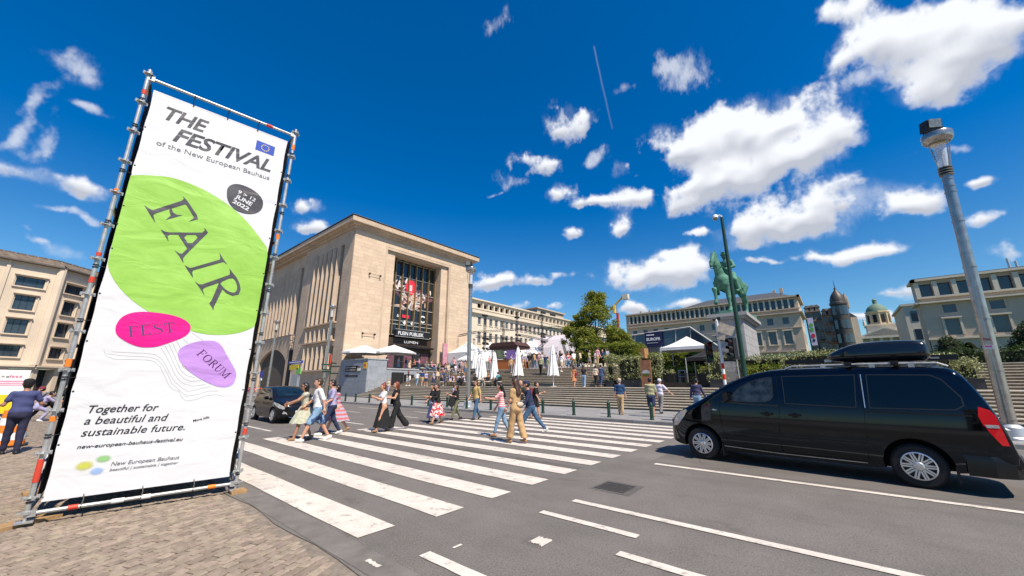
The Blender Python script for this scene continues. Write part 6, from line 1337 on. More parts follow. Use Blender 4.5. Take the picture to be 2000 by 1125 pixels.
# ---------------- bollards along the kerb
bb = MB(); bb.lathe([(.095,0),(.095,.05),(.075,.07),(.072,.46),(.085,.48),(.085,.51),(.060,.53),(.058,.56),(.078,.58),(.080,.62),(.060,.68),(.03,.72),(.028,.735),(.001,.75)], n=16); bme = bb.mesh('bollard', M_green, 30)
ys_ = [6.36,8.35,10.23,12.1,14.0,15.85,17.9,19.75,21.7,23.6,25.5,27.4,29.35,31.55,33.3,35.6,37.6,39.6,41.6,43.6]
bl = ['nearest green bollard, in front of the man in striped shirt','green bollard in front of the man in the navy polo shirt','green bollard third from the van, on the bare pavement','green bollard just right of the striding man in jeans','green bollard left of the woman in the pink striped top','green bollard right of the man in the yellow checked shirt','green bollard beside the man in the yellow checked shirt','green bollard behind the woman in the floral dress']
for k, y in enumerate(ys_):
    o = link('bollard', bme, None, (16.95,y,.12)); tag(o, bl[k] if k < 8 else ('%s green bollard of the kerbside row, counting away from the van' % ['ninth','tenth','eleventh','twelfth','thirteenth','fourteenth','fifteenth','sixteenth','seventeenth','eighteenth','nineteenth','last'][k-8]), 'bollard', 'green bollards along the kerb')
# ---------------- green camera pole
t = thing('camera_pole', 'tall dark green pole with a white dome camera in front of the statue', 'pole', (18.0,2.82,.12))
MB().lathe([(.13,0),(.13,.8),(.10,.9),(.095,2.5),(.062,8.75)], n=18).build('post', M_green, t, 30)
b = MB(); b.path([(0,0,8.6),(0,0,8.82),(-.06,.10,8.86),(-.08,.18,8.84)], .03, 6); b.build('camera_arm', M_white, t, 40); MB().lathe([(.001,.13),(.09,.11),(.125,.03),(.125,-.03)], (-.09,.24,8.78), 16).build('camera_housing', M_white, t, 40); MB().ball((-.09,.24,8.74),(.105,.105,.11),14).build('camera_dome', mat('smoked_dome',(.25,.2,.15),.1,var=.2), t, 60)
# ---------------- traffic lights
def signal_head(parent, x, y, z, rz, side):
    M_ = Matrix.Translation((x,y,z))@Matrix.Rotation(rz,4,'Z')@Matrix.Scale(.88,4)
    hd = MB().box(-.10,-.14,-.48,.12,.14,.48).xf(M_).build('signal_head', M_black, parent)
    for k in range(3):
        zz_ = .30-k*.30; l = MB(); prof = [(math.cos(a)*.115, math.sin(a)*.115) for a in [i*math.pi/9-.15 for i in range(11)]]
        v = [(-.10,c,zz_+s) for c, s in prof]+[(-.32,c*.9,zz_+s*.92+.03) for c, s in prof]; n = len(prof); l.add(v, [(i,i+1,n+i+1,n+i) for i in range(n-1)])
        l.xf(M_).build('visor', M_black, hd); MB().lathe([(.001,.0),(.10,0),(.10,.01)], n=16).xf(M_@Matrix.Translation((-.11,0,zz_))@Matrix.Rotation(math.pi/2,4,'Y')).build('lens', mat(['lens_red','lens_amber','lens_green'][k], [(.10,.01,.01),(.10,.05,.01),(.01,.08,.05)][k], .2, var=0), hd)
t = thing('traffic_light', 'traffic light with red and white banded pole and black signal heads', 'traffic light', (17.0,3.38,.12))
MB().tube((0,0,0),(0,0,4.0),.055,None,14).ball((0,0,4.0),.06).build('post', M_white, t, 40)
for k in range(3): MB().tube((0,0,1.25+k*.42),(0,0,1.46+k*.42),.058,None,14).build('red_band', mat('signal_red',(.62,.03,.02),.5,var=.05), t, 40)
signal_head(t, -.05, .42, 2.75, R(25), 1); signal_head(t, .10, -.42, 2.85, R(-30), -1)
MB().tube((0,0,3.15),(-.05,.42,3.15),.02).tube((0,0,2.35),(-.05,.42,2.35),.02).tube((0,0,3.2),(.1,-.42,3.2),.02).tube((0,0,2.4),(.1,-.42,2.4),.02).build('bracket', M_black, t)
b = MB(); b.obox((-.06,-.30,3.62),(.30,.55,.38),Matrix.Rotation(.45,4,'X')@Matrix.Rotation(.2,4,'Z')).obox((-.08,-.12,3.32),(.24,.28,.22),Matrix.Rotation(.3,4,'X')); b.build('weathered_box', mat('beige_box',(.52,.44,.34),.7,var=.3,scale=9), t)
b = MB(); b.box(-.04,.02,4.0,.04,.14,4.08).box(-.04,-.14,4.0,.04,-.02,4.14); b.build('sensor', M_black, t); MB().lathe([(.05,0),(.08,.05),(.075,.28),(.04,.32)], (-.02,-.06,.95), 12).build('push_button_box', M_orange, t, 30)
t = thing('traffic_light', 'small distant traffic light beyond the banner post', 'traffic light', (4.2,36,0)) if False else None
# ---------------- direction arms and bus stop sign
t = thing('direction_post', 'green post with many small direction arms before the hall corner', 'signpost', (18.0,39.0,.12))
MB().tube((0,0,0),(0,0,3.7),.05,None,10).build('post', M_green, t)
for k in range(7): a = [.2,2.1,3.3,1.2,-.9,2.7,.6][k]; MB().obox((math.cos(a)*.45,math.sin(a)*.45,2.5+k*.17),(.9,.03,.13),Matrix.Rotation(a,4,'Z')).build('arm', M_green, t)
b = MB(); b.box(-.05,.2,3.2,.05,.55,4.4); b.build('red_pennant', M_red, t)
t = thing('bus_stop_sign', 'bus stop sign with a blue name strip, yellow route panel and green tab', 'sign', (18.0,47.6,.12))
MB().tube((0,-1.2,0),(0,-1.2,4.2),.05,None,10).tube((0,1.3,0),(0,1.3,4.2),.05,None,10).build('post', M_galv, t)
sn = MB().box(-.06,-1.5,3.75,.06,2.4,4.05).build('name_strip', mat('sign_blue',(.03,.04,.30),.4,var=0), t); MB().box(-.07,-1.2,3.85,-.062,2.0,3.95).build('sign_print', M_let, sn)
MB().box(-.06,-.6,3.05,.06,1.9,3.6).build('route_panel', mat('sign_yellow',(.62,.48,.03),.5,var=.2,scale=6), t); MB().box(-.06,-1.4,2.55,.06,-.2,3.2).build('green_tab', mat('sign_green',(.18,.50,.12),.5,var=.1), t); MB().box(-.05,-.9,.6,.05,1.0,2.5).build('timetable_case', mat('glass_case',(.35,.38,.40),.3,var=.4,scale=5), t)
t = thing('blue_parking_sign', 'blue sign with a white tab on a post before the street arch', 'sign', (18.5,60.5,.12)); MB().tube((0,0,0),(0,0,3.2),.04).build('post', M_galv, t); MB().box(-.04,-.5,2.3,.04,.5,3.2).build('blue_plate', MATS['sign_blue'], t); MB().box(-.045,-.4,1.9,.045,.4,2.2).build('white_tab', M_white, t)
t = thing('round_hoop_sign', 'oval white hoop sign on a post near the parked bicycles', 'sign', (18.6,66.5,.12)); b = MB(); b.path([(0,.45*math.cos(a),2.6+.75*math.sin(a)) for a in [i*math.pi/8 for i in range(17)]], .05, 6); b.build('hoop', M_white, t, 40); MB().tube((0,0,0),(0,0,1.85),.04).build('post', M_galv, t)
# ---------------- parked bicycles
def bicycle(x, y, rz, m, label):
    t = thing('bicycle', label, 'bicycle', (x,y,.12), rz, 'bicycles parked before the street arch')
    for xx in (-.52,.52):
        w = MB(); w.path([(xx+.33*math.cos(a),0,.33+.33*math.sin(a)) for a in [i*math.pi/9 for i in range(19)]], .02, 5)
        w.build('wheel', M_rubber, t)
    b = MB(); b.path([(-.52,0,.33),(-.12,0,.32),(.38,0,.78),(-.22,0,.80),(-.12,0,.32)], .018, 6).path([(-.52,0,.33),(-.22,0,.80),(-.24,0,.92)], .014, 5).path([(.52,0,.33),(.38,0,.78),(.36,0,.98)], .018, 6); b.build('frame', m, t)
    MB().path([(.30,-.27,1.0),(.38,0,.98),(.30,.27,1.0)], .014, 5).build('handlebar', M_black, t); MB().ball((-.25,0,.95),(.13,.07,.04),8).build('saddle', M_black, t); MB().box(.50,-.14,.72,.72,.14,.92).build('basket', m, t)
for k, (x, y, a, m, l) in enumerate(((18.9,63.0,.3,M_red,'red bicycle nearest the street lamp by the arch'),(19.0,64.2,.2,M_white,'white bicycle beside the red one by the arch'),(18.9,65.4,.4,M_bpink,'pink bicycle between two others by the arch'),(19.1,67.6,.1,M_red,'red bicycle behind the oval hoop sign'))): bicycle(x, y, a, m, l)
# ---------------- stage trusses, tents, parasols
def truss(b, p, q, w=.28, r=.03):
    p = Vector(p); q = Vector(q); d = (q-p); L_ = d.length; d.normalize(); u = d.orthogonal().normalized(); v = d.cross(u); u, v = (Vector((0,0,1)), d.cross(Vector((0,0,1))).normalized()) if abs(d.z) < .5 else (Vector((1,0,0)), Vector((0,1,0)))
    cn = [(u*a+v*c)*w/2 for a, c in ((1,1),(1,-1),(-1,-1),(-1,1))]
    for c in cn: b.tube(p+c, q+c, r, None, 5)
    n = max(2, int(L_/.6))
    for k in range(n):
        for i in range(4): a, c = cn[i], cn[(i+1)%4]; b.tube(p+d*(L_*k/n)+a, p+d*(L_*(k+1)/n)+c, r*.5, None, 4)
stg = thing('stage_truss', 'black aluminium lighting truss rig in front of the white marquees', 'stage rig')
for (x, y, z) in ((44.5,43.2,12.6),(49.2,43.2,12.2),(52.9,43.2,14.0),(60.7,43.2,15.6),(68.5,43.2,11.0)): truss(b := MB(), (x,y,3.3), (x,y,z)); b.build('tower', M_black, stg)
for p, q in (((42.5,43.2,9.6),(54,43.2,11.3)),((42.5,43.2,8.9),(54,43.2,9.4)),((54,43.2,11.3),(76,43.2,10.4)),((54,43.2,10.2),(70,43.2,9.6)),((42.5,43.2,9.6),(44,49,9.6)),((53,43.2,11.3),(56,36,11.2)),((56,36,11.2),(70,36,10.6))): truss(b := MB(), p, q); b.build('beam', M_black, stg)
rr = random.Random(12)
for x, zs in ((44.5,(6.2,7,7.8,8.6)),(49.2,(5.6,6.4,7.2,8.0,9.0)),(52.9,(5.5,6.3,7.1,7.9,9,10)),(60.7,(9.4,10.4,11)),(63,(9.2,)),(64.2,(9.2,))):
    for z in zs:
        for dx in (-.45,.45): MB().tube((x+dx,42.75,z),(x+dx,43.1,z+.15),.16,.22,9).box(x+dx-.04,43.0,z+.1,x+dx+.04,43.2,z+.35).build('stage_lamp', M_black, stg)
for x, z in ((44.5,12.4),(52.9,13.2),(60.7,14.6)): MB().box(x-.4,42.9,z,x+.4,43.5,z+.3).build('speaker_cap', M_black, stg)
truss(b := MB(), (84,40,3), (84,40,15.5), .5, .06); tag(b.build('distant_mast', M_black), 'thin dark mast rising between the marquees and the tree', 'mast')
def marquee(x0, x1, y0, y1, ze, za, label, m=None, wall_=True, z0=3.15, group='white marquees behind the stage rig'):
    t = thing('marquee', label, 'tent', group=group); m = m or M_wcloth; b = MB(); cx, cy = (x0+x1)/2, (y0+y1)/2; n = 6; cs = [(x0,y0),(x1,y0),(x1,y1),(x0,y1)]
    for i in range(4):
        a, c = cs[i], cs[(i+1)%4]
        for k in range(n):
            t0, t1 = k/n, (k+1)/n; f = lambda t_: (t_**1.35)
            def P_(q, t_): return (q[0]+(cx-q[0])*t_, q[1]+(cy-q[1])*t_, ze+(za-ze)*f(t_))
            b.add([P_(a,t0),P_(c,t0),P_(c,t1),P_(a,t1)], [(0,1,2,3)])
        b.add([(a[0],a[1],ze),(c[0],c[1],ze),(c[0],c[1],ze-.25),(a[0],a[1],ze-.25)], [(0,1,2,3)])
    b.build('roof', m, t, 40)
    for (x, y) in cs: MB().tube((x,y,z0),(x,y,ze),.04,None,6).build('leg', M_galv, t)
    if wall_: MB().box(x0+.05,y1-.05,z0,x1-.05,y1,ze-.26).box(x0,y0+.1,z0,x0+.04,y1-.1,ze-.26).build('side_wall', m, t)
    return t
marquee(41.5,46.5,44.2,48.8,6.5,8.6,'white peaked marquee nearest the hall'); marquee(46.8,52.0,44.2,48.8,6.6,8.9,'white peaked marquee behind the second truss tower'); marquee(52.3,57.5,44.2,48.8,6.8,9.4,'white peaked marquee behind the middle truss towers'); marquee(57.8,65.5,43.8,49.2,7.4,10.6,'largest white marquee behind the tall truss tower')
t = thing('stage_roof', 'big pale arched stage cover beside the tree', 'stage'); b = MB(); n = 10
for k in range(n):
    a0, a1 = k/n*math.pi, (k+1)/n*math.pi; p = lambda a: (66-math.cos(a)*5.5, 3.1+8.2*math.sin(a)**.8)
    (xa, za_), (xb, zb_) = p(a0), p(a1); b.quad((xa,40,za_),(xb,40,zb_),(xb,48,zb_),(xa,48,za_)); b.quad((xa,40.01,3.1),(xb,40.01,3.1),(xb,40.01,zb_),(xa,40.01,za_))
b.build('cover', mat('pale_tarpaulin',(.58,.53,.56),.75,var=.08,scale=1.2,bump=.3,bscale=6), t, 30)
for k in range(3): MB().path([(62.3+k*.35,39.9,10.2),(63.6+k*.4,39.9,7.4),(66+k*.4,39.9,4.4)], .05, 5).build('cable', M_black, t)
marquee(31.9,35.0,7.3,10.8,4.5,5.45,'white pop-up gazebo in the garden left of the statue', None, False, 1.7, 'garden gazebos'); marquee(29.4,31.7,4.95,8.2,3.45,4.3,'black pop-up gazebo partly behind the traffic light', M_blackmat, False, 1.7, 'garden gazebos')
def parasol(x, y, z0, zt, r, label, n=8):
    t = thing('open_parasol', label, 'parasol', (x,y,z0), group='open white parasols on the terrace'); h = zt-z0
    v = [(0,0,h)]+[(r*math.cos(2*math.pi*i/n+.4),r*math.sin(2*math.pi*i/n+.4),h-.95-(.0 if i%2 else .03)) for i in range(n)]; b = MB().add(v, [(0,1+i,1+(i+1)%n) for i in range(n)]); b.add([(p[0],p[1],p[2]) for p in v[1:]]+[(p[0],p[1],p[2]-.22) for p in v[1:]], [(i,(i+1)%n,n+(i+1)%n,n+i) for i in range(n)]); b.build('canopy', M_wcloth, t)
    MB().tube((0,0,0),(0,0,h+.12),.035,None,8).build('pole', M_galv, t)
    for i in range(n): MB().tube((0,0,h-1.25),tuple(Vector(v[1+i])*.62+Vector((0,0,(h)*.38-.02))),.012,None,4).build('rib', M_galv, t)
parasol(28.6,44.5,3.3,6.6,3.0,'open white parasol over the terrace corner beside the portal'); parasol(25.6,46.6,3.3,6.5,2.7,'open white parasol at the left end of the granite block'); parasol(34.5,35.5,3.15,5.5,2.2,'open white parasol beside the mid street lamp'); parasol(37.5,36.0,3.15,5.8,2.4,'open white parasol behind the folded ones near the marquees')
def folded(x, y, z0, h, label):
    t = thing('folded_parasol', label, 'parasol', (x,y,z0), group='folded white parasols on the steps'); b = MB(); n = 18; prof = [(.10,h-.02),(.16,h-.35),(.20,h-.8),(.27,h-1.5),(.38,h-2.2),(.44,h-2.55)]; v = []; f = []
    for j, (r, z) in enumerate(prof):
        for i in range(n): a = 2*math.pi*i/n; q = r*(1+.22*(1 if i%2 else -1)*min(1,j/2)); v.append((q*math.cos(a),q*math.sin(a),z-(.08 if i%2 and j == len(prof)-1 else 0)))
    for j in range(len(prof)-1):
        for i in range(n): f.append((j*n+i,j*n+(i+1)%n,(j+1)*n+(i+1)%n,(j+1)*n+i))
    f.append(tuple(range(n))); b.add(v, f).build('canopy', M_wcloth, t); MB().tube((0,0,0),(0,0,h+.1),.035,None,8).build('pole', M_white, t); MB().lathe([(.19,h-.78),(.215,h-.76),(.215,h-.70),(.19,h-.68)], n=12).build('strap', M_white, t); MB().lathe([(.3,0),(.3,.05),(.05,.08)], n=12).build('foot', M_galv, t)
folded(31.5,32.0,2.7,3.2,'folded white parasol left of the mid street lamp'); folded(27.9,27.3,1.35,3.45,'tallest folded white parasol, first right of the mid lamp'); folded(28.1,25.85,1.35,3.3,'folded white parasol second right of the mid lamp'); folded(28.0,22.75,1.35,3.6,'folded white parasol behind the woman in the tan jumpsuit'); folded(28.2,18.95,1.35,3.55,'single folded white parasol standing apart at the foot of the upper steps'); folded(28.9,28.8,1.5,3.1,'folded white parasol partly hidden behind the tallest one')
# kiosk
t = thing('kiosk', 'orange timber drinks kiosk with a dark scalloped roof and blue screen', 'kiosk', (35.2,30.0,3.15))
MB().box(-1.0,-2.0,0,1.0,2.0,1.25).build('counter', mat('kiosk_orange',(.42,.13,.035),.6,var=.15), t); MB().box(-1.2,-2.2,2.45,1.3,2.2,2.75).prism([(-2.3,0),(2.3,0),(1.7,.5),(-1.7,.5)],-1.3,1.3,lambda a,c,h:(h,a,2.75+c)).build('roof', mat('kiosk_roof',(.07,.03,.025),.7,var=.2), t); MB().box(-.95,.2,1.3,-.85,1.7,2.4).build('blue_screen', mat('screen_blue',(.06,.30,.50),.4,var=.5,scale=1.5,col2=(.5,.5,.15)), t); MB().box(-.95,-1.7,1.3,-.85,-.4,2.3).build('violet_poster', M_bpurp, t)
for y in (-1.95,1.95): MB().box(-.98,y-.05,1.25,-.88,y+.05,2.45).build('post', M_black, t)
# glass pavilion with navy sign
t = thing('glass_pavilion', 'dark blue glass pavilion with slanted side and a navy sign board', 'building')
b = MB(); b.prism([(16.0,2.9),(27.5,2.9),(26.4,9.1),(15.6,9.75)], 60, 75, lambda a,c,h:(h,a,c)).prism([(8,2.9),(15.98,2.9),(15.58,9.75)], 60.02, 74.98, lambda a,c,h:(h,a,c)); b.build('glass_volume', mat('pavilion_glass',(.03,.055,.09),.08,var=.3,scale=.5,spec=.8), t)
for k in range(6): MB().tube((59.95,27.2-k*2.2,2.9),(59.95,26.2-k*2.13,9.1+k*.1),.06,None,5).build('mullion', M_frame, t)
MB().tube((59.9,26.4,9.15),(59.9,15.6,9.8),.12,None,6).tube((59.9,15.6,9.8),(59.9,8,3.1),.12,None,6).build('roof_edge', M_frame, t)
sg = MB().box(59.6,19.7,7.2,59.75,22.4,9.45).build('sign_board', mat('navy_board',(.008,.010,.06),.5,var=0), t); words_on(sg, 'EUROPE', (59.55,22.15,8.15), .62, M_let, rz=-math.pi/2, bold=.02, sx=.95); MB().box(59.55,20.9,8.95,59.59,22.1,9.1).box(59.55,20.4,7.75,59.59,22.1,7.8).build('sign_print', M_let, sg)
# info board, crate, fence, pots
t = thing('information_board', 'rusty upright information board between two ivy columns', 'sign', (28.2,10.72,1.35)); MB().box(-.05,-.38,0,.05,.38,1.98).build('rusty_panel', mat('rust_panel',(.24,.11,.06),.8,var=.35,scale=5,bump=.2), t); MB().add([(-.055,.30*math.cos(a),1.0+.26*math.sin(a)) for a in [i*math.pi/10 for i in range(11)]], [tuple(range(11))]).build('arch_print', M_galv, t); MB().box(-.06,-.22,.82,-.054,.22,1.0).build('green_print', M_leafg, t)
t = thing('wooden_crate', 'pale wooden crate standing high among the green hedges', 'crate', (36.2,14.35,3.95)); 
for k in range(6): MB().box(-.5,-.78+k*.262,0,.5,-.78+k*.262+.25,.95).build('plank', mat('orange_wood',(.42,.22,.09),.7,var=.2,scale=6,piece=.15), t)
MB().box(-.3,-.3,-1.3,.3,.3,0).build('post', M_bark, t)
t = thing('garden_fence', 'black metal garden fence above the steps behind the hooded man', 'fence'); 
for k in range(4): 
    b = MB(); y = 6.7+k*.78
    for j in range(9): b.box(28.98,y+j*.085,1.4,29.0,y+j*.085+.02,2.3)
    b.box(28.97,y,2.27,29.01,y+.70,2.32).box(28.97,y,1.4,29.01,y+.70,1.44); b.build('fence_panel', M_black, t)
for k in range(5): MB().box(28.95,6.62+k*.78,1.35,29.03,6.69+k*.78,2.36).build('fence_post', M_black, t)
for k, (y, l) in enumerate(((7.15,'black cube pot behind the fence, near the variegated column'),(9.4,'black cube pot behind the fence, near the white gazebo leg'))): 
    t = thing('cube_pot', l, 'pot', (29.6,y,1.7)); MB().box(-.3,-.3,0,.3,.3,.55).build('pot', M_black, t); leaves([(0,0,.75,.32,.32,.25)], 220, .12, M_leaf2, 'plant', t, seed=60+k)
t = thing('slatted_side_table', 'small white slatted frame standing on the garden terrace', 'table', (32.6,9.45,1.7)); b = MB()
for (x, y) in ((-.2,-.25),(.2,-.25),(-.2,.25),(.2,.25)): b.tube((x,y,0),(x,y,.95),.02,None,5)
b.box(-.22,-.27,.93,.22,.27,.97).box(-.22,-.27,.45,.22,.27,.48); b.build('frame', M_white, t)
# cafe terrace: bistro tables and chairs
def bistro(x, y, z, k):
    t = thing('bistro_table', 'small black bistro table on the %s' % ('landing among the folded parasols' if z < 3 else 'upper terrace before the portal'), 'table', (x,y,z), group='bistro tables on the cafe terraces'); MB().lathe([(.35,.72),(.35,.75)], n=12).build('tabletop', M_black, t); MB().tube((0,0,0),(0,0,.72),.03,None,6).lathe([(.2,0),(.2,.02)], n=10).build('stem', M_black, t)
CH = None
def chair(x, y, z, rz):
    global CH
    if CH is None:
        CH = thing('cafe_chair', 'small dark cafe chair on the landing among the folded parasols', 'chair', group='cafe chairs on the terraces')
        MB().box(-.2,-.2,.43,.2,.2,.47).build('seat', M_wcloth, CH); MB().box(-.22,-.2,.55,-.19,.2,.88).build('backrest', M_black, CH)
        for a in (-.18,.18):
            for c in (-.18,.18): MB().tube((a,c,0),(a,c,.43 if a > 0 else .88),.014,None,5).build('leg', M_black, CH)
        CH.location = (x,y,z); CH.rotation_euler.z = rz; return CH
    return copy_tree(CH, (x,y,z), rz, 'small dark cafe chair on the upper terrace before the portal' if z > 3 else None)
rr = random.Random(31)
for (x, y, z) in [(27.2,29.8,1.35),(27.9,30.9,1.35),(27.3,28.2,1.35),(27.5,26.6,1.35),(27.3,25.0,1.35),(27.3,31.8,1.35)]+[(33+i*1.7,44.4,3.31) for i in range(5)]+[(34+i*1.8,46.3,3.31) for i in range(4)]:
    bistro(x, y, z, 0)
    for k in range(3): a = rr.random()*.6+k*2.1; chair(x+.62*math.cos(a), y+.62*math.sin(a), z, a+math.pi)
# ---------------- festival stand on the far left
t = thing('sponsor_board', 'white sponsor board reading onofood at the picture edge', 'board', (-1.4,19.0,-.02)); MB().box(-.9,-.02,1.36,.97,.02,2.06).build('panel', M_wcloth, t); MB().tube((-.85,0,0),(-.85,0,1.4),.02).tube((.93,0,0),(.93,0,1.4),.02).build('leg', M_galv, t)
words_on(t, 'ono', (.36,-.03,1.84), .10, M_bgrey, sx=1.25, space=1.3); words_on(t, 'food', (.60,-.03,1.84), .10, M_bpink, sx=1.05, space=1.2)
b = MB()
for z in (1.72,1.665,1.61): b.box(.22,-.024,z,.9,-.022,z+.018)
b.build('red_print', M_bpink, t)
t = thing('yellow_banner', 'yellow and white counter front behind the man in the cap', 'counter', (-1.15,18.2,-.02)); MB().box(-.9,-.3,.85,.62,-.26,1.36).build('yellow_panel', mat('yellow_vinyl',(.80,.58,.02),.5,var=.15), t); MB().box(-.9,-.31,.62,.62,-.25,.85).build('navy_strip', mat('navy_vinyl',(.02,.03,.09),.5), t); MB().box(-.9,-.30,0,.5,.3,.62).build('white_front', M_white, t)
words_on(t, 'MAKING', (.18,-.315,.70), .11, M_let); MB().box(.05,-.305,1.0,.25,-.302,1.3).ball((-.1,-.28,1.1),(.15,.03,.15)).build('fruit_print', M_bink, t)
t = thing('road_barrel', 'orange and white striped road barrel behind the legs of the man in the cap', 'barrel', (-.42,17.35,-.01))
for k in range(5): r0 = .30-.016*k; MB().lathe([(r0,k*.19),(r0-.012,k*.19+.185)], n=24).build('band', [M_orange, M_white][k%2], t, 30)
MB().lathe([(.36,0),(.36,.05),(.3,.06)], n=20).build('base_ring', M_black, t)
t = thing('temporary_signal', 'traffic signal on a thin pole beyond the bending people', 'traffic light', (.55,34.0,0)); MB().tube((0,0,0),(0,0,2.5),.04).build('post', M_white, t); signal_head(t, 0, .12, 2.6, R(-60), 1)
for k,(x,y,l) in enumerate(((-2.4,40,'white van-like stall box far behind the sponsor board'),)): 
    t = thing('market_stall', l, 'stall', (x,y,0)); MB().box(-2,-1,0,1.2,1,2.2).build('stall_body', M_white, t); MB().box(-2.3,-1.5,2.2,1.5,1.1,2.35).build('awning', M_wcloth, t)
# ---------------- people
def cloth(name, c, pat=None, c2=None, sc_=1., rough=.85):
    if name in MATS: return MATS[name]
    m = mat(name, c, rough, var=.10, scale=14, bump=.25, bscale=30)
    if pat:
        nt = m.node_tree; N = nt.nodes; L = nt.links; b = N['Principled BSDF']; tc = N.new('ShaderNodeTexCoord')
        if pat == 'floral':
            t = N.new('ShaderNodeTexNoise'); t.inputs['Scale'].default_value = 13*sc_; t.inputs['Detail'].default_value = 1; L.new(tc.outputs['Object'], t.inputs['Vector']); s = t.outputs[0]; lo, hi = .50, .53
        elif pat == 'check':
            a = N.new('ShaderNodeTexWave'); a.bands_direction = 'Z'; a.inputs['Scale'].default_value = 4.2*sc_; L.new(tc.outputs['Object'], a.inputs['Vector']); d = N.new('ShaderNodeTexWave'); d.bands_direction = 'Y'; d.inputs['Scale'].default_value = 4.2*sc_; L.new(tc.outputs['Object'], d.inputs['Vector'])
            mm = N.new('ShaderNodeMath'); mm.operation = 'MULTIPLY'; L.new(a.outputs['Fac'], mm.inputs[0]); L.new(d.outputs['Fac'], mm.inputs[1]); s = mm.outputs[0]; lo, hi = .25, .35
        else:
            a = N.new('ShaderNodeTexWave'); a.bands_direction = 'Z' if pat == 'hoops' else 'Y'; a.inputs['Scale'].default_value = 3.4*sc_; L.new(tc.outputs['Object'], a.inputs['Vector']); s = a.outputs['Fac']; lo, hi = .45, .55
        mr = N.new('ShaderNodeMapRange'); mr.inputs[1].default_value = lo; mr.inputs[2].default_value = hi; L.new(s, mr.inputs[0]); mx = N.new('ShaderNodeMixRGB'); mx.inputs[1].default_value = (*c,1); mx.inputs[2].default_value = (*c2,1); L.new(mr.outputs[0], mx.inputs[0]); L.new(mx.outputs[0], b.inputs['Base Color'])
    return m
SKIN = mat('skin_light', (.55,.29,.19), .55, var=.08, scale=12); SKIN2 = mat('skin_tan', (.38,.19,.115), .55, var=.08, scale=12)
HAIRS = dict(brown=mat('hair_brown',(.055,.028,.016),.5,var=.4,scale=30), black=mat('hair_black',(.012,.010,.010),.45,var=.3,scale=30), fair=mat('hair_fair',(.22,.13,.06),.5,var=.3,scale=30), grey=mat('hair_grey',(.25,.23,.21),.6,var=.2), auburn=mat('hair_auburn',(.16,.035,.018),.5,var=.3))
def hand_mb(p, d, side, fwd):
    """palm, four fingers of unequal length curling forward, thumb from the side of the palm"""
    b = MB(); d = Vector(d).normalized(); f = Vector(fwd); f = (f-d*f.dot(d)).normalized(); w = d.cross(f)*side
    p = Vector(p); b.tube(p-d*.01, p+d*.085, .030, .034, 7)
    for i, L_ in enumerate((.062,.078,.074,.058)):
        q = p+d*.08+f*(.030-.02*i); k = q+d*L_*.5+w*-.006; b.tube(q, k, .0095, .0088, 5).tube(k, k+(d*.8+w*-.45).normalized()*L_*.55, .0088, .007, 5)
    t0 = p+d*.03+f*.028; t1 = t0+(d*.6+f*.8).normalized()*.04; b.tube(t0, t1, .012, .010, 5).tube(t1, t1+d*.03, .010, .008, 5)
    return b
def rotv(v, a, ax='Y'): return Matrix.Rotation(a, 3, ax)@Vector(v)
